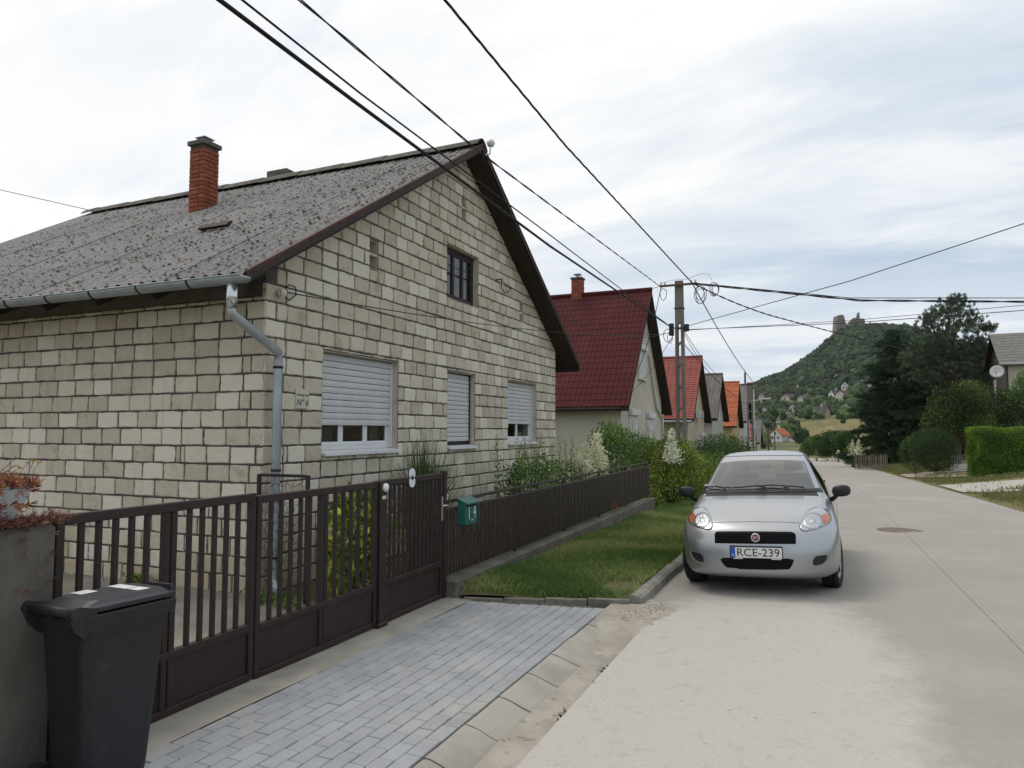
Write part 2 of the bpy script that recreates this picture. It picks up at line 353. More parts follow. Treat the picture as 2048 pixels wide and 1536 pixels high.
for i in range(13):
    x0 = PX0 + i * 0.1015; y = -0.6 + (0.1 if i % 2 else 0.0) + random.uniform(-0.006, 0.006)
    while y < yend(x0) - 0.03:
        pav.append((x0, y, min(y + 0.2, yend(x0)))); y += 0.2035
pav.sort(key=lambda q: depth((q[0], q[1], 0)) + (0 if q[1] > 1.75 else 1e3) + (0 if abs(q[0] + 2.5) < 9 else 0))
rest = MB(); shared = MB().cbox((0.0018, 0.0018, -0.05), (0.0982, 0.1982, 0), 0.0035).mesh('paver'); shared.materials.append(m_paver)
for k, (x, y0, y1) in enumerate(pav):
    z = float(drive_z(x, y0)) + random.uniform(-0.0015, 0.0015); full = (y1 - y0) > 0.199
    if k < 300 and y0 > 1.2:
        if full:
            link('paver', shared, drive, (x, y0, z), (random.uniform(-.006, .006), random.uniform(-.008, .008) , random.uniform(-.006, .006)))
        else:
            MB().cbox((x + 0.0018, y0 + 0.0018, z - 0.05), (x + 0.0982, y1 - 0.0018, z), 0.0035).build('paver', m_paver, drive)
    else: rest.box((x + 0.0018, y0 + 0.0018, z - 0.05), (x + 0.0982, y1 - 0.0018, z))
rest.build('pavers', m_paver, drive, kind='stuff')
# concrete strip along the gate
apron = sheet('concrete_apron', np.linspace(-3.66, PX0 - 0.004, 5), np.linspace(-2, 6.5, 30), lambda X, Y: gz(Y) + 0.010 + 0.006 * np.sin(Y * 2.3), m_conc)
# gutter of dished concrete pieces
gut = sheet('gutter', [-1.92, -1.40], np.linspace(-0.6, 7.4, 9), lambda X, Y: gz(Y) - 0.13, m_dark_bed)
gprof = [(-1.893, 0.006), (-1.86, 0.004), (-1.80, -0.012), (-1.72, -0.042), (-1.64, -0.066), (-1.56, -0.074), (-1.49, -0.066), (-1.43, -0.045)]
y = -0.6
while y < 6.5:
    n = 0.48 + random.uniform(-0.02, 0.02); mbx = MB(); vs = []; js = [random.uniform(-0.004, 0.004) for _ in range(2)]
    for q, yy in enumerate((y + 0.006, y + n * 0.33, y + n * 0.66, y + n - 0.006)):
        for (px, pz) in gprof: vs.append((px, yy, float(gz(yy)) + pz + js[0] + random.uniform(-0.002, 0.002)))
    k = len(gprof); fs = [(a * k + i, a * k + i + 1, (a + 1) * k + i + 1, (a + 1) * k + i) for a in range(3) for i in range(k - 1)]
    b0 = len(vs); vs += [(v[0], v[1], v[2] - 0.05) for v in vs[:k]] + [(v[0], v[1], v[2] - 0.05) for v in vs[3 * k:4 * k]]
    fs += [(i + 1, i, b0 + i, b0 + i + 1) for i in range(k - 1)] + [(3 * k + i, 3 * k + i + 1, b0 + k + i + 1, b0 + k + i) for i in range(k - 1)]
    mbx.add(vs, fs); mbx.build('gutter_piece', m_conc, gut, smooth=False); y += n
# sand silted over the corner
def silt(X, Y):
    d = np.sqrt(((X + 1.60) / 0.62) ** 2 + ((Y - 6.72) / 0.95) ** 2) + 0.10 * np.sin(X * 9 + 1) * np.sin(Y * 7)
    return gz(Y) + 0.034 - 0.085 * d ** 2 + 0.005 * np.sin(X * 31) * np.sin(Y * 27)
sheet('sand_patch', np.linspace(-1.905, -0.98, 30), np.linspace(5.2, 7.75, 56), lambda X, Y: silt(X, Y), m_sand)
# silt along the dip of the gutter
sheet('sand_strip', np.linspace(-1.66, -1.40, 9), np.linspace(1.0, 6.3, 60), lambda X, Y: gz(Y) - 0.062 + 0.016 * ((X + 1.53) / 0.13) ** 2 + 0.010 * np.sin(Y * 1.9 + 1) + 0.004 * np.sin(Y * 9), m_sand)

# kerb stones, edging and the lawn verge
m_kerb = mat('kerb_stone', (0.27, 0.255, 0.225), 0.92, (0.17, 0.165, 0.135), scale=5, detail=8, bump=0.6, bscale=50, objr=0.12)
kerb = sheet('kerb', [-1.75, -1.58], np.linspace(6.95, 70, 60), lambda X, Y: gz(Y) - 0.03, m_dark_bed)
y = 7.0
while y < 62:
    L_ = 0.98 if y < 30 else 3.96; z = float(gz(y)); z2 = float(gz(y + L_)); dx = random.uniform(-.008, .008)
    xs_ = [(-1.742, -0.05), (-1.742, 0.085), (-1.72, 0.10), (-1.645, 0.095), (-1.615, 0.07), (-1.60, -0.05)]
    vs = [(p + dx, y + 0.008, z + q) for p, q in xs_] + [(p + dx, y + L_ - 0.008, z2 + q) for p, q in xs_]
    k = len(xs_); MB().add(vs, [tuple(range(k)), tuple(range(2 * k - 1, k - 1, -1))] + [(i, i + k, (i + 1) % k + k, (i + 1) % k) for i in range(k)]).build('kerb_stone', m_kerb, kerb); y += L_ + 0.004
ea, eb = Vector((-3.36, 6.56, 0)), Vector((-1.72, 6.98, 0)); en = 4
edging = MB().box((-3.4, 6.5, -0.1), (-3.38, 6.52, -0.09)).build('edging', m_dark_bed); edging['kind'] = 'structure'
for k in range(en):
    a = ea.lerp(eb, k / en + 0.004); b = ea.lerp(eb, (k + 1) / en - 0.004); n = Vector((-(eb - ea).y, (eb - ea).x, 0)).normalized() * 0.06; zt = 0.008 + 0.012 * k
    MB().add([a - n * .2 + Vector((0, 0, -.1)), b - n * .2 + Vector((0, 0, -.1)), b + n + Vector((0, 0, -.1)), a + n + Vector((0, 0, -.1)), a - n * .2 + Vector((0, 0, zt)), b - n * .2 + Vector((0, 0, zt)), b + n + Vector((0, 0, zt)), a + n + Vector((0, 0, zt))],
             [(0, 3, 2, 1), (4, 5, 6, 7), (0, 1, 5, 4), (1, 2, 6, 5), (2, 3, 7, 6), (3, 0, 4, 7)]).build('edging_stone', m_kerb, edging)
m_soil = mat('lawn_soil', (0.11, 0.115, 0.045), 0.95, (0.20, 0.155, 0.085), scale=1.3, detail=8, lo=0.45, hi=0.65, bump=0.6, bscale=40)
def lawn_top(X, Y): return gz(Y) + 0.075 + 0.02 * np.sin(X * 3.1 + Y * 1.7) 
lx = np.linspace(-3.46, -1.735, 12); lt = np.concatenate([np.linspace(0, 1, 60) ** 1.3 * 13, np.linspace(14, 62, 30)])
LX, LT = np.meshgrid(lx, lt); LY = LT + 6.60 + (LX + 3.36) * .256; LV = np.stack([LX, LY, lawn_top(LX, LY) - .055 * np.clip(1 - LT / .22, 0, 1)], -1).reshape(-1, 3)
lo_ = npobj('lawn', LV, np.array([(j * 12 + i, j * 12 + i + 1, (j + 1) * 12 + i + 1, (j + 1) * 12 + i) for j in range(len(lt) - 1) for i in range(11)]), None, m_soil, smooth=True); lo_['kind'] = 'structure'

def grass(name, label, x0, x1, y0, y1, n, zf, h=(0.035, 0.085), m=None, dens=None, w=0.004):
    X = rng.uniform(x0, x1, n * 2); Y = y0 + (y1 - y0) * rng.random(n * 2) ** 1.6
    keep = np.ones(len(X), bool) if dens is None else rng.random(len(X)) < dens(X, Y)
    X = X[keep][:n]; Y = Y[keep][:n]; n = len(X); Z = zf(X, Y)
    H = rng.uniform(h[0], h[1], n); a = rng.uniform(0, 6.283, n); lean = rng.uniform(0.2, 0.9, n) * H; W = w * (1 + (Y - y0) * 0.06)
    bx = np.cos(a) * W; by = np.sin(a) * W; la = rng.uniform(0, 6.283, n)
    P0 = np.stack([X - bx, Y - by, Z], -1); P1 = np.stack([X + bx, Y + by, Z], -1)
    M0 = np.stack([X + np.cos(la) * lean * .35 + bx * .7, Y + np.sin(la) * lean * .35 + by * .7, Z + H * .6], -1); T = np.stack([X + np.cos(la) * lean, Y + np.sin(la) * lean, Z + H], -1)
    V = np.stack([P0, P1, M0, T], 1).reshape(-1, 3); b = np.arange(n)[:, None] * 4
    F = np.concatenate([b + np.array([[0, 1, 2]]), b + np.array([[0, 2, 3]])])
    pt = 0.5 + 0.5 * np.sin(X * 2.1 + 3 * np.sin(Y * 0.9)) * np.cos(Y * 1.3); t = np.clip(0.65 * pt + rng.random(n) * 0.5, 0, 1)
    o = npobj(name, V, F, np.repeat(t, 4), m, None, 'stuff'); tag(o, label, 'grass'); return o
m_grass = leaf_mat('grass', (0.125, 0.215, 0.055), (0.165, 0.26, 0.07), tint=0.35, trans=0.3, hue=(0.29, 0.30, 0.12))
def vd(X, Y):
    bare = np.exp(-(((X + 1.95) / 0.32) ** 2 + ((Y - 7.45) / 0.42) ** 2)); edge = np.clip((Y - (6.60 + (X + 3.36) * .256)) / 0.12, 0, 1)
    bare2 = np.exp(-(((X + 3.05) / 0.16) ** 2 + ((Y - 6.9) / 0.12) ** 2))
    return np.clip(1 - 1.25 * bare - bare2, 0, 1) * edge * (0.55 + 0.45 * np.sin(X * 5 + Y) * np.sin(Y * 3.3 - X * 2))
grass('lawn_grass', 'green and straw coloured grass of the verge between fence and kerb', -3.42, -1.74, 6.56, 24, 100000, lambda X, Y: lawn_top(X, Y) - .05 * np.clip(1 - (Y - 6.6 - (X + 3.36) * .256) / .22, 0, 1), (0.03, 0.10), m_grass, vd)
# tiny stones and crumbs by the gutter end
n = 420; V = []; F = []; T = []
for k in range(n):
    if k < 260: px, py = random.gauss(-1.5, 0.13), random.gauss(6.75, 0.26); pz = float(silt(np.array(px), np.array(py)))
    else: px = random.uniform(-1.35, 3.2); py = random.uniform(2.2, 12); pz = float(hz(px, py))
    s = random.uniform(0.003, 0.011) if k < 260 else random.uniform(0.002, 0.006); b = len(V); a = random.random() * 6
    V += [(px + s * math.cos(a + i * 2.09), py + s * math.sin(a + i * 2.09), pz - 0.001) for i in range(3)] + [(px, py, pz + s * 0.8)]
    F += [(b, b + 1, b + 3), (b + 1, b + 2, b + 3), (b + 2, b, b + 3)]; T += [random.random()] * 4
m_grit = mat('grit', (0.16, 0.14, 0.12), 0.9, tint=0.6, col2=(0.28, 0.25, 0.21), scale=9)
tag(npobj('grit', V, np.array(F), np.array(T), m_grit, None, 'stuff'), 'dark crumbs and small stones lying on the sandy road edge', 'gravel')
# ---------------------------------------------------------------- limestone house
GX, HY0, HY1, RY = -5.32, 5.78, 14.88, 10.32          # gable plane, side walls, ridge
RS = 0.620                                            # roof slope
CH = 0.1935                                           # course height
m_lime = mat('limestone', (0.62, 0.56, 0.45), 0.92, (0.55, 0.49, 0.385), scale=2.6, detail=9, lo=0.3, hi=0.7, tint=0.10, bump=0.9, bscale=24, bdist=0.014, hue=(0.645, 0.60, 0.505), col3=(0.43, 0.375, 0.265), scale3=4.5, lo3=0.52, hi3=0.72)
m_mortar = mat('mortar', (0.11, 0.10, 0.092), 0.95, (0.07, 0.064, 0.06), scale=9, bump=0.5, bscale=60)
m_beam = mat('ring_beam', (0.17, 0.16, 0.14), 0.95, (0.13, 0.12, 0.105), scale=3, bump=0.3, bscale=40)
m_brownwood = mat('dark_brown_wood', (0.028, 0.020, 0.017), 0.65, (0.045, 0.032, 0.026), scale=14, bump=0.2, bscale=60)
m_barge = mat('red_brown_board', (0.10, 0.042, 0.030), 0.75, (0.06, 0.03, 0.024), scale=8, detail=7, bump=0.25, bscale=40)
m_pvc = mat('white_pvc', (0.72, 0.735, 0.75), 0.35, (0.66, 0.675, 0.69), scale=2, spec=0.4)
m_slat = mat('shutter_slat', (0.56, 0.57, 0.575), 0.45, (0.52, 0.53, 0.54), scale=3)
m_zinc = mat('zinc', (0.36, 0.39, 0.40), 0.42, (0.27, 0.295, 0.305), scale=2.2, detail=7, metal=0.55, bump=0.1, bscale=12)
m_galv = mat('new_zinc', (0.62, 0.64, 0.65), 0.25, (0.5, 0.52, 0.53), scale=5, metal=0.9)
m_pane = glass_mat('window_pane', (0.75, 0.78, 0.80), 0.25)
m_room = mat('dark_room', (0.028, 0.028, 0.03), 0.9)
m_curtain = mat('lace_curtain', (0.5, 0.49, 0.46), 0.9, (0.36, 0.35, 0.33), scale=30, stretch=(1, 6, 0.3))
def damp(m):
    """ochre rise of damp in the lowest courses and a few run-off streaks"""
    nt = m.node_tree; N = nt.nodes.new; L = nt.links.new; p = [n for n in nt.nodes if n.type == 'BSDF_PRINCIPLED'][0]; base = p.inputs['Base Color'].links[0].from_socket
    geo = N('ShaderNodeNewGeometry'); sep = N('ShaderNodeSeparateXYZ'); L(geo.outputs['Position'], sep.inputs[0])
    mp = N('ShaderNodeMapping'); mp.inputs['Scale'].default_value = (1.6, 1.6, .35); L(geo.outputs['Position'], mp.inputs[0]); nz = N('ShaderNodeTexNoise'); nz.inputs['Scale'].default_value = 2.0; nz.inputs['Detail'].default_value = 6; L(mp.outputs[0], nz.inputs['Vector'])
    ad = N('ShaderNodeMath'); ad.operation = 'MULTIPLY_ADD'; L(nz.outputs['Fac'], ad.inputs[0]); ad.inputs[1].default_value = -1.6; L(sep.outputs[2], ad.inputs[2])
    mr = N('ShaderNodeMapRange'); mr.interpolation_type = 'SMOOTHSTEP'; L(ad.outputs[0], mr.inputs[0]); mr.inputs[1].default_value = -.05; mr.inputs[2].default_value = -.75; mr.inputs[3].default_value = 0; mr.inputs[4].default_value = .65
    mx = N('ShaderNodeMix'); mx.data_type = 'RGBA'; L(mr.outputs[0], mx.inputs[0]); L(base, mx.inputs[6]); mx.inputs[7].default_value = (0.40, 0.315, 0.19, 1)
    mp2 = N('ShaderNodeMapping'); mp2.inputs['Scale'].default_value = (5, 5, .5); L(geo.outputs['Position'], mp2.inputs[0]); n2 = N('ShaderNodeTexNoise'); n2.inputs['Scale'].default_value = 2.2; n2.inputs['Detail'].default_value = 7; n2.inputs['Roughness'].default_value = .7; L(mp2.outputs[0], n2.inputs['Vector'])
    m2 = N('ShaderNodeMapRange'); m2.interpolation_type = 'SMOOTHSTEP'; L(n2.outputs['Fac'], m2.inputs[0]); m2.inputs[1].default_value = .56; m2.inputs[2].default_value = .74; m2.inputs[4].default_value = .45
    mx2 = N('ShaderNodeMix'); mx2.data_type = 'RGBA'; L(m2.outputs[0], mx2.inputs[0]); L(mx.outputs[2], mx2.inputs[6]); mx2.inputs[7].default_value = (0.33, 0.29, 0.22, 1); L(mx2.outputs[2], p.inputs['Base Color'])
damp(m_lime)
house = thing('limestone_house', (-9.5, RY, 0), 'pale limestone block house with grey corrugated gable roof and white shutters', 'house')

def clip(poly, a, b, c):
    """keep a*u + b*z <= c"""
    out = []
    for i in range(len(poly)):
        p, q = poly[i], poly[(i + 1) % len(poly)]; dp, dq = a * p[0] + b * p[1] - c, a * q[0] + b * q[1] - c
        if dp <= 0: out.append(p)
        if (dp < 0 < dq) or (dq < 0 < dp): t = dp / (dp - dq); out.append((p[0] + t * (q[0] - p[0]), p[1] + t * (q[1] - p[1])))
    return out
def block(poly, to3, depth_, mbx, proud):
    """one rough-sawn stone: outline in wall coordinates, chipped edges"""
    cx = sum(p[0] for p in poly) / len(poly); cz = sum(p[1] for p in poly) / len(poly); n = len(poly)
    # extra points along the long edges so that the outline wavers
    q = []
    for i in range(n):
        p, r = poly[i], poly[(i + 1) % n]; q.append(p)
        if math.hypot(r[0] - p[0], r[1] - p[1]) > 0.10: q += [((p[0] * 2 + r[0]) / 3, (p[1] * 2 + r[1]) / 3), ((p[0] + r[0] * 2) / 3, (p[1] + r[1] * 2) / 3)]
    n = len(q); g = 0.0072
    def inset(p, d):
        dx, dz = cx - p[0], cz - p[1]; return (p[0] + max(-d, min(d, dx)), p[1] + max(-d, min(d, dz)))
    ring = [inset(p, g + (random.uniform(0, 0.006) if p in poly else random.uniform(-0.004, 0.007))) for p in q]
    back = [to3(p[0], p[1], -depth_) for p in ring]; mid = [to3(p[0], p[1], proud - 0.009 - random.uniform(0, 0.004)) for p in ring]
    fr = [to3(*inset(p, random.uniform(0.004, 0.012)), proud + random.uniform(-0.002, 0.002)) for p in ring]
    fs = [tuple(range(2 * n, 3 * n))] + [(i, (i + 1) % n, n + (i + 1) % n, n + i) for i in range(n)] + [(n + i, n + (i + 1) % n, 2 * n + (i + 1) % n, 2 * n + i) for i in range(n)]
    mbx.add(back + mid + fr, fs)
def courses(u0f, u1f, z1, to3, openings, clips, depth_=0.06, wmean=0.345):
    out = []; k = 0
    while k * CH < z1:
        za, zb = k * CH, (k + 1) * CH; u0, u1 = u0f(k), u1f(k); cuts = sorted((max(u0, a), min(u1, b)) for a, b, c, d in openings if c < zb - 0.03 and d > za + 0.03)
        for a, b, c, d in openings:
            for (fa, fb) in ((d, zb), (za, c)):
                if fb - fa > 0.028 and fa >= za and fb <= zb and c < zb - 0.03 and d > za + 0.03:
                    nb = max(1, int(round((b - a) / wmean)))
                    for q in range(nb): out.append([(a + (b - a) * q / nb, fa), (a + (b - a) * (q + 1) / nb, fa), (a + (b - a) * (q + 1) / nb, fb), (a + (b - a) * q / nb, fb)])
        segs = []; s = u0
        for a, b in cuts: segs.append((s, a)); s = b
        segs.append((s, u1))
        for (a, b) in segs:
            L_ = b - a
            if L_ < 0.03: continue
            first = True; u = a
            while u < b - 0.004:
                w = random.gauss(wmean, 0.022); w = wmean * 0.5 + random.uniform(-.03, .03) if (first and k % 2 and L_ > wmean) else w
                if random.random() < 0.025: w = 0.07
                first = False
                e = u + w
                if b - e < 0.09: e = b
                zt = min(zb, z1)
                poly = [(u, za), (e, za), (e, zt), (u, zt)]
                for c in clips: poly = clip(poly, *c) if len(poly) > 2 else poly
                # openings that cut only part of a course
                for (oa, ob, oc, od) in openings:
                    if u < ob - 0.01 and e > oa + 0.01:
                        if za < oc < zb - 0.001 and oc - za <= 0.16: poly = clip(poly, 0, 1, oc)
                        elif za < od < zb and zb - od <= 0.16: poly = clip(poly, 0, -1, -od)
                if len(poly) > 2:
                    A = abs(sum(poly[i][0] * poly[(i + 1) % len(poly)][1] - poly[(i + 1) % len(poly)][0] * poly[i][1] for i in range(len(poly)))) / 2
                    if A > 0.0012: out.append(poly)
                u = e
        k += 1
    return out
WIN = [(6.76, 8.40, 1.44, 2.665), (9.84, 10.82, 1.44, 2.66), (12.22, 13.70, 1.46, 2.665)]       # Y0, Y1, Z0, Z1
UPW = (9.80, 10.93, 3.83, 4.70); SLITS = [(7.68, 7.87, 3.84, 4.23), (10.30, 10.44, 5.25, 5.62), (12.82, 12.98, 3.86, 4.22)]
wall_line = lambda Y: 6.34 - 0.62 * abs(Y - RY)
gable_open = [(a, b, c, d) for a, b, c, d in WIN + [UPW] + SLITS]
gclips = [(-0.62, 1, 6.34 - 0.62 * RY), (0.62, 1, 6.34 + 0.62 * RY)]
to_g = lambda u, z, d: (GX + d, u, z); to_s = lambda u, z, d: (u, HY0 - d, z)
TQ = 0.175
SX0, SZ1 = -10.4, 3.15
gb = courses(lambda k: HY0 if k % 2 == 0 else HY0 + TQ, lambda k: HY1, 6.4, to_g, gable_open, gclips, wmean=0.305)
sb = courses(lambda k: SX0, lambda k: GX if k % 2 else GX - TQ, SZ1, to_s, [], [], wmean=0.335)
# quoin ends that show round the corner
quoin = []
for k in range(int(SZ1 / CH) + 1):
    za, zb = k * CH, min((k + 1) * CH, SZ1)
    if zb - za < 0.04: continue
    if k % 2 == 0: quoin.append(('s', [(GX - TQ, za), (GX, za), (GX, zb), (GX - TQ, zb)]))
    else: quoin.append(('g', [(HY0, za), (HY0 + TQ, za), (HY0 + TQ, zb), (HY0, zb)]))
# mortar backing: gable wall with real openings, made of strips between the openings
def backing(mbx):
    ycuts = sorted(set([HY0 + 0.013, HY1, RY] + [v for o in gable_open for v in o[:2]])); zc = sorted(set([0.0, 6.34] + [v for o in gable_open for v in o[2:]]))
    for i in range(len(ycuts) - 1):
        for j in range(len(zc) - 1):
            a, b, c, d = ycuts[i], ycuts[i + 1], zc[j], zc[j + 1]; m = ((a + b) / 2, (c + d) / 2)
            if any(o[0] < m[0] < o[1] and o[2] < m[1] < o[3] for o in gable_open): continue
            poly = [(a, c), (b, c), (b, d), (a, d)]
            for q in gclips: poly = clip(poly, *q) if len(poly) > 2 else poly
            if len(poly) > 2: mbx.prism(poly, 0, GX - 0.30, GX - 0.010)
gw = MB(); backing(gw); gable_wall = gw.build('gable_wall', m_mortar, house)
side_wall = MB().box((SX0, HY0 + 0.010, -0.15), (GX - 0.012, HY0 + 0.29, SZ1 - 0.002)).box((-14.3, HY0 + 0.010, -0.15), (SX0, HY0 + 0.29, SZ1)).build('side_wall', m_mortar, house)
MB().box((-14.3, HY1 - 0.3, -0.4), (GX - 0.31, HY1, 3.2)).box((-14.3, HY0 + 0.3, -0.2), (-14.0, HY1 - 0.3, 3.2)).build('back_wall', m_beam, house)
MB().box((-14.3, HY0 + 0.014, SZ1), (GX - 0.012, HY0 + 0.29, 3.44)).build('ring_beam', m_beam, house)
cand = [('g', p) for p in gb] + [('s', p) for p in sb] + quoin
def shown(q):
    w, p = q; cx = sum(a for a, b in p) / len(p); cz = sum(b for a, b in p) / len(p); P = (GX, cx, cz) if w == 'g' else (cx, HY0, cz)
    area = (max(a for a, b in p) - min(a for a, b in p)) * (max(b for a, b in p) - min(b for a, b in p))
    d = depth(P); u = float((np.array(P) - EYE) @ _r) / d; fore = abs(0.394 - 0.919 * u) if w == 'g' else abs(0.919 + 0.394 * u)
    if u < -0.74: return -1
    return area * fore / d ** 2
cand.sort(key=lambda q: -shown(q))
restm = {'g': MB(), 's': MB()}
for k, (w, p) in enumerate(cand):
    mbx = MB() if k < 300 else restm[w]; block(p, to_g if w == 'g' else to_s, 0.05 if k < 300 or True else 0, mbx, random.uniform(-0.004, 0.006))
    if k < 300: mbx.build('stone_block', m_lime, gable_wall if w == 'g' else side_wall)
restm['g'].build('stone_blocks', m_lime, gable_wall, kind='stuff'); restm['s'].build('stone_blocks', m_lime, side_wall, kind='stuff')
# reveals of the openings (stone returns)
def reveal(o, par, d=0.20):
    a, b, c, e = o; m = MB()
    m.box((GX - d, a - 0.02, c), (GX - 0.014, a + 0.008, e - .009)).box((GX - d, b - 0.008, c), (GX - 0.014, b + 0.02, e - .009)).box((GX - d, a - .02, e - 0.008), (GX - 0.014, b + .02, e + 0.02)).box((GX - d, a + .009, c - 0.03), (GX - 0.014, b - .009, c + 0.006))
    m.t = [0.35] * len(m.v); return m.build('window_reveal', m_lime, par)
for o in WIN + [UPW]: reveal(o, gable_wall)
for o in SLITS:
    reveal(o, gable_wall, 0.28); MB().box((GX - 0.29, o[0], o[2]), (GX - 0.27, o[1], o[3])).build('vent_slit', m_room, gable_wall)
    zm = (o[2] + o[3]) / 2; MB().box((GX - 0.26, o[0] + 0.004, zm - 0.01), (GX - 0.012, o[1] - 0.004, zm + 0.02)).build('slit_lintel', m_lime, gable_wall)
# windows with roller shutters
def window(o, drop, panes, dark=False, sill_l='white sheet metal window sill'):
    a, b, c, e = o[0] + .009, o[1] - .009, o[2], o[3] - .009; X = GX - 0.13; fr = m_pvc if not dark else m_brownwood
    w = MB(); t = 0.055
    w.box((X - 0.05, a, c + 0.035), (X, a + t, e)).box((X - 0.05, b - t, c + 0.035), (X, b, e)).box((X - 0.05, a + t, c + 0.035), (X, b - t, c + 0.035 + t)).box((X - 0.05, a + t, e - t), (X, b - t, e))
    win = w.build('window', fr, house)
    n = len(panes); u = a + t; W = b - a - 2 * t
    for k, fr_ in enumerate(panes):
        s, q = a + t + W * sum(panes[:k]) / sum(panes), a + t + W * sum(panes[:k + 1]) / sum(panes); z0, z1 = c + 0.035 + t, e - t; f = 0.045
        m = MB(); m.box((X - 0.04, s + .003, z0 + .003), (X - 0.008, s + f, z1 - .003)).box((X - 0.04, q - f, z0 + .003), (X - 0.008, q - .003, z1 - .003)).box((X - 0.04, s + f, z0 + .003), (X - 0.008, q - f, z0 + f)).box((X - 0.04, s + f, z1 - f), (X - 0.008, q - f, z1 - .003))
        m.build('sash', m_pvc, win); MB().box((X - 0.028, s + f, z0 + f), (X - 0.022, q - f, z1 - f)).build('pane', m_pane, win)
        cu = MB(); cy = np.linspace(s + f, q - f, 9); frac = 0.55 if k == n - 1 else (1.0 if k == 0 and n > 2 else 0.0)
        if frac:
            cs = np.linspace(q - f - (q - s - 2 * f) * frac, q - f, 13); cu.add([(X - 0.10 + 0.012 * (-1) ** i, y_, z0) for i, y_ in enumerate(cs)] + [(X - 0.10 + 0.012 * (-1) ** i, y_, z1) for i, y_ in enumerate(cs)], [(i, i + 1, i + 14, i + 13) for i in range(12)]).build('curtain', m_curtain, win, fix=False)
    MB().box((GX - 0.75, a - 0.2, c - 0.2), (GX - 0.72, b + 0.2, e + 0.2)).build('dark_interior', m_room, win)
    # guide rails and box, then the slats one by one
    for (ya, yb) in ((a + 0.002, a + 0.035), (b - 0.035, b - 0.002)): MB().box((X + 0.002, ya, c + 0.04), (X + 0.04, yb, e - 0.002)).build('shutter_rail', m_pvc if not dark else m_brownwood, win)
    top = e - 0.01; zb = c + drop; n = max(3, int(round((top - zb) / 0.0755))); h = (top - zb) / n
    prof = [(0.0, 0.002), (0.007, 0.010), (0.010, 0.5), (0.007, 0.93), (0.0, 1.0), (-0.006, 1.0), (-0.006, 0.0)]
    sm = MB(); k = len(prof); vs = [(px, a + 0.037 - a, pz * (h - 0.006)) for px, pz in prof] + [(px, b - 0.037 - a, pz * (h - 0.006)) for px, pz in prof]
    sm.add(vs, [tuple(range(k)), tuple(range(2 * k - 1, k - 1, -1))] + [(i, i + k, (i + 1) % k + k, (i + 1) % k) for i in range(k)]); me = sm.mesh('shutter_slat'); me.materials.append(m_slat); og = origin(win)
    for i in range(n): link('shutter_slat', me, win, Vector((X + 0.02 + random.uniform(-.0008, .0008), a, zb + i * h)) - og)
    MB().add([(GX - 0.10, a - 0.012, c + 0.034), (GX - 0.10, b + 0.012, c + 0.034), (GX + 0.055, b + 0.012, c + 0.006), (GX + 0.055, a - 0.012, c + 0.006), (GX - 0.10, a - 0.012, c + 0.022), (GX - 0.10, b + 0.012, c + 0.022), (GX + 0.055, b + 0.012, c - 0.026), (GX + 0.055, a - 0.012, c - 0.026)],
             [(0, 1, 2, 3), (7, 6, 5, 4), (3, 2, 6, 7), (0, 3, 7, 4), (1, 5, 6, 2), (0, 4, 5, 1)]).build('sill', m_pvc, win)
    return win
window(WIN[0], 0.34, [0.9, 1.0, 1.0]); window(WIN[1], 0.10, [1.0], dark=True); window(WIN[2], 0.38, [1.0, 1.0])
# attic window: three brown-framed lights
a, b, c, e = UPW[0] + .009, UPW[1] - .009, UPW[2] + .007, UPW[3] - .009; X = GX - 0.10; w = MB(); t = 0.06
w.box((X - 0.06, a, c), (X, a + t, e)).box((X - 0.06, b - t, c), (X, b, e)).box((X - 0.06, a + t, c), (X, b - t, c + t)).box((X - 0.06, a + t, e - t), (X, b - t, e)); aw = w.build('attic_window', m_brownwood, house)
W3 = (b - a - 2 * t) / 3
for k in range(3):
    s = a + t + k * W3; q = s + W3; m = MB(); f = 0.035
    m.box((X - .05, s + .002, c + t), (X - .006, s + f, e - t)).box((X - .05, q - f, c + t), (X - .006, q - .002, e - t)).box((X - .05, s + f, c + t), (X - .006, q - f, c + t + f)).box((X - .05, s + f, e - t - f), (X - .006, q - f, e - t))
    m.build('sash', m_brownwood, aw); MB().box((X - .030, s + f, c + t + f), (X - .024, q - f, e - t - f)).build('pane', m_pane, aw)
    cs = np.linspace(s + f, q - f, 15); MB().add([(X - 0.075 + 0.008 * (-1) ** i, y_, c + t) for i, y_ in enumerate(cs)] + [(X - 0.075 + 0.008 * (-1) ** i, y_, e - t) for i, y_ in enumerate(cs)], [(i, i + 1, i + 16, i + 15) for i in range(14)]).build('curtain', m_curtain, aw, fix=False)
MB().box((GX - 0.75, a - .2, c - .2), (GX - .72, b + .2, e + .2)).build('dark_interior', m_room, aw)

# roof: corrugated sheets lapped row over row
m_eternit = mat('corrugated_cement', (0.225, 0.212, 0.205), 0.95, (0.285, 0.27, 0.258), scale=14, detail=10, lo=0.32, hi=0.66, bump=0.7, bscale=45, bdist=0.015, objr=0.06, col3=(0.12, 0.105, 0.10), scale3=22, lo3=0.56, hi3=0.66)
m_ridgecap = mat('ridge_cap', (0.10, 0.092, 0.082), 0.95, (0.15, 0.135, 0.115), scale=6, detail=8, bump=0.6, bscale=30)
VX0, VX1 = -14.45, -4.97; EV = 5.14; RZ = 6.47
roof_z = lambda Y: RZ - RS * abs(Y - RY)
rf = MB().prism([(EV + 0.04, roof_z(EV + 0.04) - 0.10), (RY, RZ - 0.10), (2 * RY - EV - .04, roof_z(EV + 0.04) - 0.10), (2 * RY - EV - .04, roof_z(EV + 0.04) - 0.145), (RY, RZ - 0.145), (EV + 0.04, roof_z(EV + 0.04) - 0.145)], 0, VX0 + .03, VX1 - 0.03)
roof = rf.build('roof', m_brownwood, house)
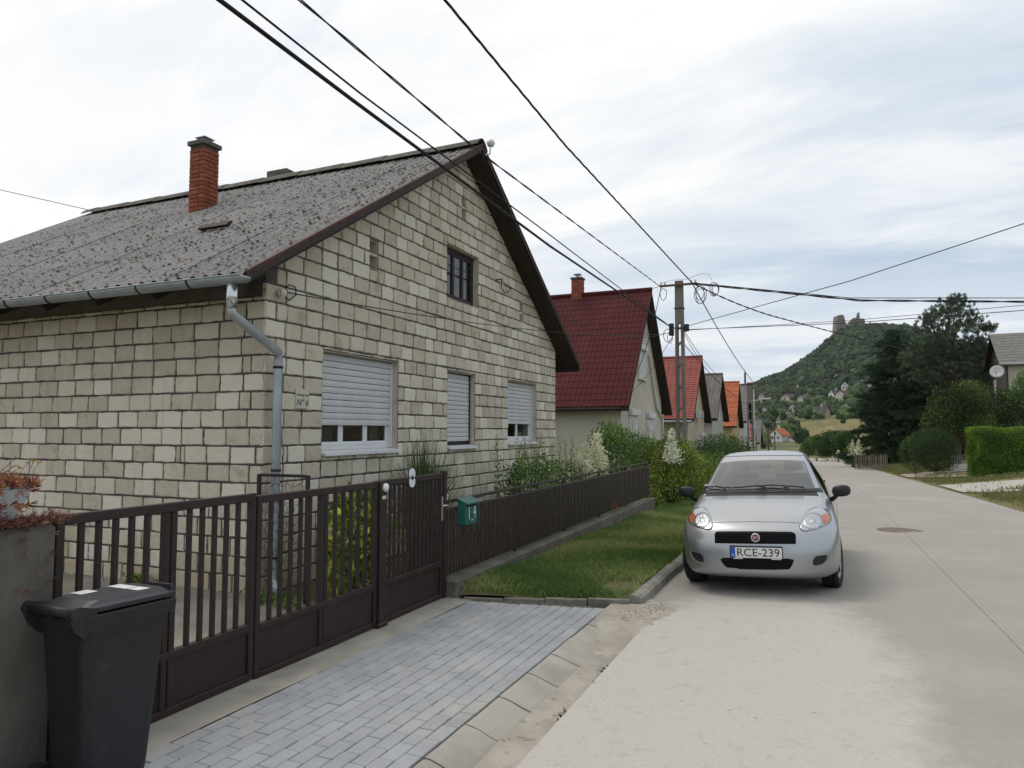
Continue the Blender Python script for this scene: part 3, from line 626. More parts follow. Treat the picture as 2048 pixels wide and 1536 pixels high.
SL = math.hypot(RY - EV, (RY - EV) * RS); ud = Vector((0, math.cos(math.atan(RS)), math.sin(math.atan(RS)))); nd = Vector((0, -ud.z, ud.y))
PIT = 0.177; NW = 6; SW = PIT * NW; nrow = 5; RLn = SL / nrow
def sheet_mesh(side):
    m = MB(); seg = NW * 8; vs = []; lap = 0.13
    for (s, off) in ((0, 0.006), (RLn * 0.5, 0.003), (RLn + lap, 0.0)):
        for i in range(seg + 1):
            x = SW * 1.0 * i / seg; h = 0.021 * math.cos(2 * math.pi * x / PIT)
            vs.append((x, s, h + off))
    vs += [tuple(v) for v in vs[:seg + 1]] + [(v[0], v[1], v[2] - 0.004) for v in vs[:seg + 1]]
    n = seg + 1; fs = [(a * n + i, a * n + i + 1, (a + 1) * n + i + 1, (a + 1) * n + i) for a in range(2) for i in range(seg)] + [(4 * n + i, 4 * n + i + 1, 3 * n + i + 1, 3 * n + i) for i in range(seg)]
    m.add(vs, fs, 0.5); return m.mesh('corrugated_sheet', smooth=False, fix=False)
sm = sheet_mesh(1); sm.materials.append(m_eternit); sm.polygons.foreach_set('use_smooth', [True] * len(sm.polygons))
og = origin(roof); ang = math.atan(RS); ncol = int((VX1 - VX0) / (SW - PIT * 0.5)) + 1
for r in range(nrow):
    for k in range(int(math.ceil((VX1 - VX0) / SW))):
        x = VX1 - (k + 1) * SW
        p = Vector((x, EV, roof_z(EV))) + ud * (r * RLn) + nd * (0.004 * (k % 2) - 0.035)
        link('corrugated_sheet', sm, roof, p - og, (ang + random.uniform(-.003, .003), random.uniform(-.002, .002), random.uniform(-.002, .002)))
# far slope, one run of the same sheets
fm = MB(); seg = int((VX1 - VX0) / PIT) * 6; vs = []
for (Y, z) in ((RY, RZ - 0.03), (2 * RY - EV, roof_z(EV) - 0.03)):
    for i in range(seg + 1):
        x = VX1 - (VX1 - VX0) * i / seg; vs.append((x, Y, z + 0.026 * math.cos(2 * math.pi * (x - VX1) / PIT)))
fm.add(vs, [(i, i + 1, seg + 2 + i, seg + 1 + i) for i in range(seg)], 0.5); fm.build('corrugated_slope', m_eternit, roof, smooth=True, fix=False)
# ridge caps
x = VX1 + 0.02; k = 0
while x > VX0:
    L_ = min(0.92, x - VX0 + 0.02); prof = [(-0.20, -0.125), (-0.14, -0.05), (-0.07, 0.005), (0, 0.03), (0.07, 0.005), (0.14, -0.05), (0.20, -0.125)]
    up = 0.012 if k % 2 else 0.0; m = MB(); vs = []
    for (xx, e) in ((x, 0.014), (x - L_ - 0.04, 0.0)):
        vs += [(xx, RY + a * (1 + e), RZ + 0.035 + b + e + up * 0) for a, b in prof]
    vs += [(v[0], v[1], v[2] - 0.012) for v in vs[:7]]
    m.add(vs, [(i, i + 1, i + 8, i + 7) for i in range(6)] + [(14 + i, 15 + i, i + 1, i) for i in range(6)]).build('ridge_cap', m_ridgecap, roof, fix=False); x -= L_; k += 1
# moss on the sheets
V = []; F = []; T = []
for k in range(7000):
    s = random.random() * SL * 0.985 + 0.03; x = VX1 - 0.05 - random.random() ** 1.2 * 8.8; ph = round((x - VX1) / PIT * 2) / 2
    xx = VX1 + PIT * ph + random.uniform(-.04, .04); h = 0.021 * math.cos(2 * math.pi * (xx - VX1) / PIT)
    p = Vector((xx, EV, roof_z(EV))) + ud * s + nd * (h - 0.022); sz = random.uniform(0.008, 0.026); t = random.random(); b = len(V)
    for i in range(5): a = i * 1.257 + t; V.append(p + (Vector((1, 0, 0)) * math.cos(a) + ud * math.sin(a) * 0.8) * sz * random.uniform(.7, 1.2))
    V.append(p + nd * sz * 0.55); F += [(b + i, b + (i + 1) % 5, b + 5) for i in range(5)]; T += [t] * 6
m_moss = mat('moss', (0.085, 0.07, 0.067), 0.98, (0.115, 0.10, 0.075), scale=5, tint=0.6, hue=(0.25, 0.235, 0.20))
npobj('moss', np.array([tuple(v) for v in V]), np.array(F), np.array(T), m_moss, roof, 'stuff')
# barge boards and soffit along the gable
for sgn in (-1, 1):
    e = EV if sgn < 0 else 2 * RY - EV
    yz = lambda Y, d: (Y, roof_z(Y) + d)
    MB().prism([yz(RY, -0.005), yz(e, -0.005), yz(e, -0.045), yz(RY, -0.045)], 0, VX1 - 0.006, VX1 + 0.028).build('barge_cap', m_barge, roof)
    MB().prism([yz(RY, -0.047), yz(e, -0.047), yz(e, -0.115), yz(RY, -0.115)], 0, VX1 - 0.004, VX1 + 0.02).build('barge_board', m_brownwood, roof)
    MB().prism([yz(RY, -0.148), yz(e, -0.148), yz(e, -0.128) , yz(RY, -0.128)], 0, GX + 0.004, VX1 - 0.006).build('soffit', m_brownwood, roof)
ef = 2 * RY - EV; MB().box((VX0, ef - 0.02, roof_z(ef) - 0.20), (VX1 + 0.02, ef + 0.012, roof_z(ef) - 0.02)).build('fascia', m_brownwood, roof)
# eaves: rafter ends
for k in range(9):
    x = GX - 0.12 - k * 0.86; MB().prism([(EV + 0.02, roof_z(EV + .02) - 0.14), (HY0 + 0.2, roof_z(HY0 + .2) - 0.14), (HY0 + 0.2, roof_z(HY0 + .2) - 0.27), (EV + 0.06, roof_z(EV + .06) - 0.24)], 0, x - 0.05, x + 0.05).build('rafter', m_brownwood, roof)
# gutter with straps, downpipe
GYC, GZC, GR = EV - 0.045, roof_z(EV) - 0.075, 0.072
m = MB(); vs = []; na = 11
for (x, dz) in ((VX1 + 0.03, 0.0), (-10.6, 0.012)):
    for i in range(na): a = math.pi + math.pi * i / (na - 1); vs.append((x, GYC + GR * math.cos(a), GZC + GR * math.sin(a) + dz))
    for i in range(na - 1, -1, -1): a = math.pi + math.pi * i / (na - 1); vs.append((x, GYC + (GR - .004) * math.cos(a), GZC + (GR - .004) * math.sin(a) + dz))
k = 2 * na; m.add(vs, [(i, (i + 1) % k, (i + 1) % k + k, i + k) for i in range(k)] + [tuple(range(na))])
m.tube([(VX1 + 0.03, GYC - GR, GZC + 0.002), (-10.6, GYC - GR, GZC + 0.014)], 0.009, 6); gutter = m.build('rain_gutter', m_zinc, house, smooth=True)
for k in range(8):
    x = -5.62 - k * 0.70; MB().tube([(x, GYC + (GR + .006) * math.cos(math.pi * 1.02 + math.pi * i / 8 * .98), GZC + (GR + .006) * math.sin(math.pi * 1.02 + math.pi * i / 8 * .98) + .004) for i in range(9)], 0.011, 5).build('gutter_strap', m_brownwood, gutter)
dp = [onX(483, 562, -5.06), onX(481, 612, -5.06)]; p0, p1 = Vector(dp[0]), Vector(dp[1])
p0.y = p1.y = GYC; p0.x = p1.x = -5.10; bot = Vector((-5.20, 5.86, 2.50))
MB().tube([Vector((p0.x, p0.y, GZC - GR + .01)), p1 - Vector((0, 0, 0.03))], 0.052, 12).build('pipe_outlet', m_galv, gutter, smooth=True)
MB().tube([p1, p1 - Vector((0, 0, 0.08)), bot + Vector((0, 0, 0.04)), bot - Vector((0, 0, 0.06)), Vector((-5.20, 5.86, 1.2)), Vector((-5.20, 5.86, 0.22)), Vector((-5.17, 5.84, 0.12)), Vector((-5.02, 5.76, 0.05))], 0.047, 12).build('downpipe', m_zinc, house, smooth=True)
for z in (2.38, 1.30, 0.4): MB().lathe([(0.051, -0.014), (0.056, 0.0), (0.051, 0.014)], (-5.20, 5.86, z), n=12).build('pipe_clip', m_brownwood, house)
# main chimney
m_brick = mat('chimney_brick', (0.30, 0.085, 0.045), 0.85, (0.24, 0.065, 0.036), scale=9, objr=0.18, bump=0.35, bscale=60)
m_brickmortar = mat('brick_mortar', (0.09, 0.065, 0.055), 0.95)
def chimney(cx, cy, w, d, z0, z1, par, name='chimney', cap=True, bh=0.071, gap=0.012):
    core = MB().box((cx - w / 2 + .012, cy - d / 2 + .012, z0), (cx + w / 2 - .012, cy + d / 2 - .012, z1)).build(name, m_brickmortar, par); og = origin(core)
    cache = {}
    def bm_(sx, sy):
        key = (round(sx, 3), round(sy, 3))
        if key not in cache: me = MB().cbox((0, 0, 0), (sx, sy, bh - gap), 0.004).mesh('brick'); me.materials.append(m_brick); cache[key] = me
        return cache[key]
    z = z0 + 0.004; r = 0
    while z + bh < z1:
        t = 0.10
        for face in range(4):
            L_ = w if face in (0, 2) else d; n = 2; cuts = [0, L_ * 0.42, L_] if r % 2 else [0, L_ * 0.66, L_]
            if face in (1, 3): a0, a1 = (t, L_ - t) if r % 2 == 0 else (0, L_)
            else: a0, a1 = (0, L_) if r % 2 == 0 else (t, L_ - t)
            cuts = [a0] + [q for q in cuts if a0 + 0.06 < q < a1 - 0.06] + [a1]
            for i in range(len(cuts) - 1):
                s = cuts[i + 1] - cuts[i] - gap; j = random.uniform(-.003, .003)
                if face == 0: loc = (cx - w / 2 + cuts[i] + gap / 2, cy - d / 2 - j, z); sz = (s, t)
                elif face == 2: loc = (cx - w / 2 + cuts[i] + gap / 2, cy + d / 2 - t + j, z); sz = (s, t)
                elif face == 1: loc = (cx + w / 2 - t + j, cy - d / 2 + cuts[i] + gap / 2, z); sz = (t, s)
                else: loc = (cx - w / 2 - j, cy - d / 2 + cuts[i] + gap / 2, z); sz = (t, s)
                link('brick', bm_(*sz), core, Vector(loc) - og)
        z += bh; r += 1
    if cap: MB().cbox((cx - w / 2 - .03, cy - d / 2 - .03, z1), (cx + w / 2 + .03, cy + d / 2 + .03, z1 + 0.075), 0.008).build('chimney_slab', m_ridgecap, core)
    return core
ch = chimney(-9.42, 8.72, 0.33, 0.33, 5.30, 6.50, house)
MB().tube([(-9.42, 8.72, 6.57), (-9.42, 8.72, 6.65)], 0.025, 8).box((-9.53, 8.61, 6.65), (-9.31, 8.83, 6.665)).build('chimney_cowl', m_zinc, ch)
MB().cbox((-9.80, 10.6, 6.0), (-9.30, 11.05, 6.80), 0.01).build('rear_chimney_cap', m_ridgecap, house)
MB().prism([(6.96, roof_z(6.96) + .05), (7.02, roof_z(7.02) + .08), (7.08, roof_z(7.08) + .05), (7.02, roof_z(7.02) + .0)], 0, -7.62, -7.10).build('snow_bar', m_brownwood, roof)
# small things fixed to the gable
m_bwire = mat('black_cable', (0.012, 0.012, 0.014), 0.6)
m_porc = mat('porcelain', (0.55, 0.53, 0.46), 0.4)
ins = thing('cable_insulator', (GX, 6.0, 3.22), 'cream porcelain insulator with curled wire on the stone gable near the gutter', 'insulator')
MB().lathe([(0.0, 0.0), (0.03, 0.0), (0.045, 0.03), (0.03, 0.05), (0.045, 0.075), (0.0, 0.09)], (GX + 0.01, 5.97, 3.20), ax=0, n=12).build('knob', m_porc, ins)
MB().tube([(GX + .03, 6.02, 3.25), (GX + .06, 6.08, 3.31), (GX + .06, 6.18, 3.30), (GX + .05, 6.2, 3.22), (GX + .04, 6.1, 3.14), (GX + .04, 6.04, 3.16)], 0.008, 5).build('wire_loop', m_bwire, ins)
hk = thing('cable_hook', (GX, 11.69, 4.45), 'rusty hook with a loop of black cable beside the attic window', 'hook')
MB().tube([(GX, 11.66, 4.47), (GX + .09, 11.66, 4.47), (GX + .09, 11.72, 4.49), (GX + .06, 11.80, 4.46)], 0.012, 6).build('bracket', m_barge, hk)
MB().tube([(GX + .07, 11.76, 4.46), (GX + .05, 11.8, 4.35), (GX + .05, 11.95, 4.28), (GX + .05, 12.1, 4.31), (GX + .05, 12.2, 4.38), (GX + .06, 12.2, 4.42)], 0.008, 5).build('cable_loop', m_bwire, hk)
lp = thing('gable_lamp', (-4.93, 10.28, 6.45), 'small white round lamp on a bent bracket at the tip of the limestone gable', 'lamp')
MB().tube([(-4.94, 10.40, 6.30), (-4.88, 10.45, 6.32), (-4.88, 10.47, 6.45)], 0.014, 6).build('bracket', m_pvc, lp)
MB().lathe([(0.0, -0.07), (0.05, -0.055), (0.075, 0.0), (0.05, 0.05), (0.0, 0.06)], (-4.88, 10.48, 6.52), n=12).build('lamp_globe', m_pvc, lp, smooth=True)
# street plate
sg = thing('street_plate', (GX, 6.39, 2.07), 'small cream enamel street name plate on the limestone gable', 'sign')
m_plate = mat('enamel', (0.56, 0.55, 0.47), 0.4, (0.5, 0.49, 0.42), scale=12); m_ink = mat('sign_ink', (0.03, 0.045, 0.035), 0.6)
MB().cbox((GX + 0.004, 6.27, 1.96), (GX + 0.018, 6.50, 2.18), 0.003).build('plate', m_plate, sg)
for (s, sz, y, z) in (('Harang utca', 0.043, 6.385, 2.115), ('N\u00ba 6', 0.105, 6.385, 2.025)):
    me = text_mesh(s, sz); me.materials.append(m_ink)
    if 'utca' not in s:
        for v in me.vertices: v.co.x += v.co.y * 0.25
    link('lettering', me, sg, Vector((GX + 0.0195, y, z)) - origin(sg), (R(90), 0, R(90)))
# ---------------------------------------------------------------- gate, fence, pillar, bin
FX = -3.54
m_steel = mat('brown_gate_paint', (0.024, 0.0145, 0.013), 0.55, (0.031, 0.019, 0.017), scale=7, detail=7, bump=0.18, bscale=50, spec=0.35, col3=(0.05, 0.033, 0.027), scale3=5, lo3=0.56, hi3=0.76)
m_fence = mat('brown_fence_paint', (0.036, 0.026, 0.022), 0.55, (0.05, 0.036, 0.03), scale=9, bump=0.15, bscale=50, spec=0.35)
m_chrome = mat('steel_handle', (0.6, 0.58, 0.54), 0.3, metal=0.9)
def bar(me_cache, key, w, d, h, m):
    if key not in me_cache: me = MB().cbox((-d / 2, -w / 2, 0), (d / 2, w / 2, h), 0.003).mesh('bar'); me.materials.append(m); me_cache[key] = me
    return me_cache[key]
_bc = {}
def leaf(label, y0, y1, nbars, mid, z0=0.05, z1=1.29, pan=0.42, dz=0.0, w=0.031):
    r = thing('steel_gate', (FX, (y0 + y1) / 2, float(gz(y0)) + z0 + dz), label, 'gate'); og = origin(r); s = 0.045; o = dz
    x0, x1 = FX - 0.022, FX + 0.022
    for (a, b) in ((y0, y0 + s), (y1 - s, y1)): MB().cbox((x0, a, z0 + o), (x1, b, z1 + o), 0.004).build('stile', m_steel, r)
    MB().cbox((x0 - .001, y0 + s, z1 - 0.055 + o), (x1 + .001, y1 - s, z1 - .001 + o), 0.004).build('top_rail', m_steel, r)
    MB().cbox((x0, y0 + s, z0 + o), (x1, y1 - s, z0 + 0.045 + o), 0.004).build('bottom_rail', m_steel, r)
    MB().cbox((x0 - .003, y0 + s, pan - 0.045 + o), (x1 + .003, y1 - s, pan + o), 0.004).build('panel_rail', m_steel, r)
    spans = [(y0 + s, y1 - s)]
    if mid:
        ym = (y0 + y1) / 2
        for dy in (-0.045, 0.005): MB().cbox((x0, ym + dy, z0 + 0.046 + o), (x1, ym + dy + 0.042, z1 - 0.056 + o), 0.004).build('middle_stile', m_steel, r)
        spans = [(y0 + s, ym - 0.05), (ym + 0.05, y1 - s)]
    for (a, b) in spans:
        MB().box((FX - 0.004, a + .001, z0 + 0.046 + o), (FX + 0.004, b - .001, pan - 0.046 + o)).build('sheet_panel', m_steel, r)
        t = 0.016   # bead round the panel
        MB().box((FX + 0.005, a, pan - 0.062 + o), (FX + 0.014, b, pan - 0.047 + o)).build('panel_bead', m_steel, r)
        n = nbars; h = z1 - 0.056 - pan
        for k in range(n):
            yy = a + (b - a) * (k + 1) / (n + 1); link('bar', bar(_bc, (round(h, 3), w), w, 0.026, h, m_steel), r, Vector((FX, yy, pan + o)) - og)
    return r
leaf('wide brown steel gate leaf of upright bars beside the concrete pillar', 2.40, 3.785, 5, True)
leaf('wide brown steel gate leaf next to the post with the round white reflector', 3.80, 5.245, 5, True, dz=-0.02)
r = thing('gate_post', (FX, 5.30, 0), 'brown square steel gate post carrying a round white reflector', 'post')
MB().cbox((FX - 0.045, 5.252, -0.1), (FX + 0.045, 5.345, 1.275), 0.006).build('post_tube', m_steel, r)
MB().lathe([(0.0, 0.0), (0.038, 0.0), (0.036, 0.022), (0.02, 0.034), (0.0, 0.036)], (FX + 0.046, 5.31, 1.215), ax=0, n=16).build('reflector', m_pvc, r, smooth=True)
MB().box((FX + .046, 5.275, 1.115), (FX + .050, 5.33, 1.145)).build('sticker', m_plate, r)
MB().cbox((FX - .05, 5.22, -0.02), (FX + .06, 5.37, 0.055), 0.008).build('post_foot', m_steel, r)
wk = leaf('narrow brown steel garden gate with close bars and a lever handle', 5.35, 6.42, 12, False, z0=0.03, z1=1.285, pan=0.40, dz=-0.005, w=0.026)
MB().cbox((FX + 0.023, 6.385, 0.80), (FX + 0.030, 6.412, 1.04), 0.003).build('handle_plate', m_chrome, wk)
MB().tube([(FX + 0.03, 6.40, 0.955), (FX + 0.075, 6.40, 0.955), (FX + 0.078, 6.30, 0.955)], 0.009, 8).build('lever', m_chrome, wk)
hs = MB()
for zc in (0.045, -0.03):
    hs.lathe([(0.0, 0.0), (0.052, 0.0), (0.052, 0.006), (0.0, 0.006)], (FX + 0.026, 5.80, 1.262 + zc), ax=0, n=20)
hs.build('name_plaque', m_pvc, wk)
me = text_mesh('2', 0.07); me.materials.append(m_ink); link('numeral', me, wk, Vector((FX + 0.034, 5.80, 1.27)) - origin(wk), (R(90), 0, R(90)))
# post at the hinge of the long fence
r = thing('fence_post', (FX, 6.47, 0), 'dark square steel post between garden gate and picket fence', 'post')
MB().cbox((FX - 0.03, 6.432, -0.1), (FX + 0.03, 6.492, 1.30), 0.005).build('post_tube', m_steel, r)
# long picket fence on a low wall
fw = thing('fence_wall', (-3.52, 11.3, 0.0), 'low weathered concrete plinth wall under the brown picket fence', 'wall')
m_oldconc = mat('old_concrete', (0.165, 0.152, 0.128), 0.95, (0.115, 0.108, 0.088), scale=4, detail=9, bump=0.7, bscale=25, bdist=0.02, col3=(0.20, 0.185, 0.16), scale3=1.1)
y = 6.5
while y < 16.2:
    L_ = 1.62; zt = 0.175
    mbx = MB(); n = 6
    for i in range(n):
        a = y + L_ * i / n; b = y + L_ * (i + 1) / n
        mbx.add([(-3.62, a, -0.5), (-3.42 + random.uniform(0, .008), a, -0.5), (-3.415, a, zt - 0.012), (-3.43, a, zt), (-3.62, a, zt), (-3.62, b, -0.5), (-3.42, b, -0.5), (-3.415, b, zt - 0.012), (-3.43, b, zt), (-3.62, b, zt)],
                [(1, 6, 7, 2), (2, 7, 8, 3), (3, 8, 9, 4), (4, 9, 5, 0)] + ([(0, 1, 2, 3, 4)] if i == 0 else []) + ([(9, 8, 7, 6, 5)] if i == n - 1 else []))
    mbx.build('wall_section', m_oldconc, fw); y += L_ + 0.004
fence = thing('picket_fence', (FX, 11.3, 0.18), 'long low dark brown picket fence along the grass verge', 'fence'); og = origin(fence)
pk = MB().cbox((-0.008, -0.0225, 0.0), (0.008, 0.0225, 0.665), 0.003).mesh('picket'); pk.materials.append(m_fence)
for k in range(133):
    yy = 6.545 + k * 0.0725; link('picket', pk, fence, Vector((FX + 0.012 + random.uniform(-.002, .002), yy, 0.225)) - og, (random.uniform(-.006, .006), random.uniform(-.004, .004), 0))
for (z, h, nm) in ((0.86, 0.045, 'top_rail'), (0.235, 0.04, 'bottom_rail')):
    MB().cbox((FX - 0.022, 6.50, z), (FX + 0.002, 16.18, z + h), 0.004).build(nm, m_fence, fence)
for k in range(6):
    yy = 6.52 + 1.925 * k; MB().cbox((FX - 0.06, yy - .02, 0.16), (FX - 0.024, yy + .02, 0.985), 0.004).build('post', m_fence, fence)
MB().cbox((FX - 0.066, 6.50, 0.955), (FX - 0.034, 16.18, 0.985), 0.003).build('back_rail', m_fence, fence)
# letter box
lb = thing('letter_box', (FX, 7.0, 0.7), 'green metal letter box with white number 14 on the picket fence', 'letter box')
m_green = mat('green_paint', (0.012, 0.125, 0.10), 0.4, (0.02, 0.105, 0.10), scale=9, bump=0.1, bscale=40, spec=0.45)
a = onX(912, 994, FX + .12); b0, b1, zb, zt = 6.73, 7.03, 0.715, 0.985; xf = FX + 0.115
MB().prism([(FX + .025, zb), (xf, zb), (xf, zt - .05), (FX + .025, zt)], 1, b0, b1).build('box', m_green, lb)
MB().prism([(FX + .022, zt + .014), (xf + .03, zt - .042), (xf + .03, zt - .054), (FX + .022, zt + .002)], 1, b0 - .012, b1 + .012).build('lid', m_green, lb)
MB().box((xf + .001, b0 + .03, zt - .085), (xf + .004, b1 - .03, zt - .065)).build('slot', m_room, lb)
m_wpaint = mat('white_paint', (0.72, 0.72, 0.70), 0.5)
for (s, yy, zz) in (('1', b0 + .095, 0.825), ('4', b0 + .225, 0.835)):
    me = text_mesh(s, 0.20); me.materials.append(m_wpaint)
    for v in me.vertices: v.co.x *= 0.62
    link('numeral', me, lb, Vector((xf + .0025, yy, zz)) - origin(lb), (R(90), 0, R(90)))
MB().box((xf + .001, b0 + .15, 0.745), (xf + .003, b0 + .20, 0.768)).build('name_tag', mat('brass_tag', (0.5, 0.36, 0.15), 0.5), lb)
MB().tube([(FX - .05, 6.60, .985), (FX - .05, 6.60, 1.05)], [0.022, 0.026], 10).build('white_cap', m_pvc, fence)

# concrete pillar, trough and stonecrop
pl = thing('gate_pillar', (-3.68, 1.9, 0), 'stained grey concrete pillar at the end of the steel gate', 'pillar')
m_pillar = mat('pillar_concrete', (0.145, 0.133, 0.115), 0.95, (0.085, 0.077, 0.066), scale=3.2, detail=9, bump=0.6, bscale=30, bdist=0.012, stretch=(1, 1, 0.45), col3=(0.17, 0.16, 0.145), scale3=1.6)
pm = MB(); zs = np.linspace(-0.1, 1.262, 9); yy = [1.25, 1.6, 2.0, 2.36]; 
for face in range(4):
    pass
pm.cbox((-3.90, 1.25, -0.1), (-3.475, 2.375, 1.255), 0.018); pm.build('shaft', m_pillar, pl)
MB().cbox((-3.50, 1.74, 0.25), (-3.462, 1.80, 0.36), 0.01).build('iron_lug', m_conc, pl)
tr = thing('planter_trough', (-3.68, 1.95, 1.26), 'pale grey blue trough planter on top of the concrete pillar', 'planter')
m_trough = mat('trough', (0.56, 0.60, 0.63), 0.75, (0.48, 0.52, 0.55), scale=4, bump=0.25, bscale=40)
q = MB(); z0, z1 = 1.257, 1.475
q.add([(-3.82, 1.40, z0), (-3.55, 1.40, z0), (-3.55, 2.20, z0), (-3.82, 2.20, z0), (-3.86, 1.34, z1), (-3.50, 1.34, z1), (-3.50, 2.275, z1), (-3.86, 2.275, z1), (-3.835, 1.37, z1), (-3.525, 1.37, z1), (-3.525, 2.25, z1), (-3.835, 2.25, z1), (-3.83, 1.38, z1 - .04), (-3.53, 1.38, z1 - .04), (-3.53, 2.24, z1 - .04), (-3.83, 2.24, z1 - .04)],
      [(0, 3, 2, 1), (0, 1, 5, 4), (1, 2, 6, 5), (2, 3, 7, 6), (3, 0, 4, 7), (4, 5, 9, 8), (5, 6, 10, 9), (6, 7, 11, 10), (7, 4, 8, 11), (8, 9, 13, 12), (9, 10, 14, 13), (10, 11, 15, 14), (11, 8, 12, 15), (12, 13, 14, 15)])
q.build('trough', m_trough, tr)
def sprigs(pts, length, dirs, rad, n=5):
    """fleshy little shoots: short cones of leaves"""
    V = []; F = []; T = []
    for (p, L_, d) in zip(pts, length, dirs):
        p = Vector(p); d = Vector(d).normalized(); a = d.orthogonal().normalized(); b = d.cross(a); t = random.random(); k = int(max(3, L_ / 0.006))
        for j in range(k):
            c = p + d * (L_ * j / k); ang = j * 2.4; o = (a * math.cos(ang) + b * math.sin(ang)); rr = rad * (1.15 - 0.75 * j / k); i0 = len(V)
            tip = c + o * rr + d * rr * 0.9; s = o.cross(d) * rr * 0.33
            V += [c + s, c - s, tip, c + o * rr * .55 + d * rr * 0.15 ]; F += [(i0, i0 + 1, i0 + 2), (i0, i0 + 2, i0 + 3), (i0 + 1, i0 + 3, i0 + 2)]; T += [t] * 4
    return np.array([tuple(v) for v in V]), np.array(F), np.array(T)
m_sedum = leaf_mat('stonecrop', (0.30, 0.085, 0.055), (0.22, 0.075, 0.06), tint=0.4, trans=0.15, hue=(0.33, 0.17, 0.055))
m_sedum2 = leaf_mat('stonecrop_dry', (0.24, 0.095, 0.085), (0.17, 0.07, 0.07), tint=0.4, trans=0.15, hue=(0.27, 0.14, 0.09))
sd = thing('stonecrop_plant', (-3.68, 1.9, 1.45), 'rusty red stonecrop spilling over the grey trough', 'plant')
P = []; D = []; Ls = []
for k in range(1300):
    x, y = random.uniform(-3.86, -3.47), random.uniform(1.36, 2.27); P.append((x, y, 1.44 + random.uniform(0, .03))); D.append((random.gauss(.1, .4), random.gauss(.1, .45), 1)); Ls.append(random.uniform(.02, .062))
for k in range(60): P.append((-3.49 + random.uniform(-.01, .03), random.uniform(1.9, 2.29), random.uniform(1.33, 1.47))); D.append((random.gauss(.5, .4), random.gauss(.3, .4), random.uniform(-.6, .5))); Ls.append(random.uniform(.02, .06))
npobj('foliage', *sprigs(P, Ls, D, 0.017), m_sedum, sd)
for k in range(13):
    x, y = random.uniform(-3.6, -3.42), random.uniform(1.8, 2.38); z = 1.45; h = random.uniform(.03, .16); tp = (x + random.uniform(.0, .06), y + random.uniform(.0, .08), z + h)
    MB().tube([(x, y, z), ((x + tp[0]) / 2, (y + tp[1]) / 2 - .01, z + h * .6), tp], 0.0016, 4).build('flower_stem', m_sedum2, sd)
    m = MB()
    for j in range(7): a = random.random() * 6.3; rr = random.uniform(.004, .016); m.lathe([(0, -.003), (.005, 0), (0, .004)], (tp[0] + rr * math.cos(a), tp[1] + rr * math.sin(a), tp[2] + random.uniform(-.003, .003)), n=5)
    m.build('flower_head', leaf_mat('yellow_flower', (0.42, 0.27, 0.04), (0.34, 0.22, 0.05)) if k == 0 else bpy.data.materials['yellow_flower'], sd)
s2 = thing('stonecrop_mat', (-3.6, 1.9, 1.26), 'dull red stonecrop mat hanging over the pillar below the trough', 'plant')
P = []; D = []; Ls = []
for k in range(700):
    y = random.uniform(1.3, 2.40); P.append((random.uniform(-3.56, -3.455), y, 1.262 + random.uniform(0, .02))); D.append((random.gauss(.55, .45), random.gauss(.2, .5), random.uniform(-.1, 1))); Ls.append(random.uniform(.03, .075))
for k in range(70):
    y = random.uniform(1.3, 2.37); P.append((-3.462, y, 1.25 - random.random() ** 2 * .30)); D.append((.6, random.gauss(0, .5), -random.uniform(.2, 1))); Ls.append(random.uniform(.015, .045))
npobj('foliage', *sprigs(P, Ls, D, 0.016), m_sedum2, s2)

# wheelie bin, handle towards -Y
m_bin = mat('bin_plastic', (0.013, 0.014, 0.016), 0.5, (0.018, 0.019, 0.022), scale=3, detail=6, bump=0.15, bscale=120, spec=0.4, col3=(0.035, 0.034, 0.033), scale3=7, lo3=0.58, hi3=0.75)
m_binlid = mat('bin_lid_plastic', (0.022, 0.025, 0.031), 0.42, (0.030, 0.034, 0.040), scale=4, bump=0.08, bscale=90, spec=0.45)
bx, by = -3.19, 2.43; bz = -0.02; BW = 0.70
wb = thing('wheelie_bin', (bx, by, bz), 'dark grey plastic wheelie bin standing in front of the gate pillar', 'bin')
def rsec(hx, y0, y1, z, r=0.05, n=4):
    pts = []
    for (cx_, cy_, a0) in ((hx - r, y0 + r, -90), (hx - r, y1 - r, 0), (-hx + r, y1 - r, 90), (-hx + r, y0 + r, 180)):
        for i in range(n + 1): a = R(a0 + 90 * i / n); pts.append((bx + (cx_ + r * math.cos(a)) * BW, by + cy_ + r * math.sin(a), bz + z))
    return pts
def loft(secs, cap=(True, True)):
    m = MB(); k = len(secs[0]); m.add([p for s in secs for p in s], [(a * k + i, a * k + (i + 1) % k, (a + 1) * k + (i + 1) % k, (a + 1) * k + i) for a in range(len(secs) - 1) for i in range(k)] + ([tuple(range(k - 1, -1, -1))] if cap[0] else []) + ([tuple(range((len(secs) - 1) * k, len(secs) * k))] if cap[1] else [])); return m
loft([rsec(.165, -.13, .16, 0.03), rsec(.178, -.16, .175, .10), rsec(.215, -.21, .235, .78), rsec(.222, -.212, .25, .80), rsec(.224, -.212, .255, .845)], (True, True)).build('body', m_bin, wb)
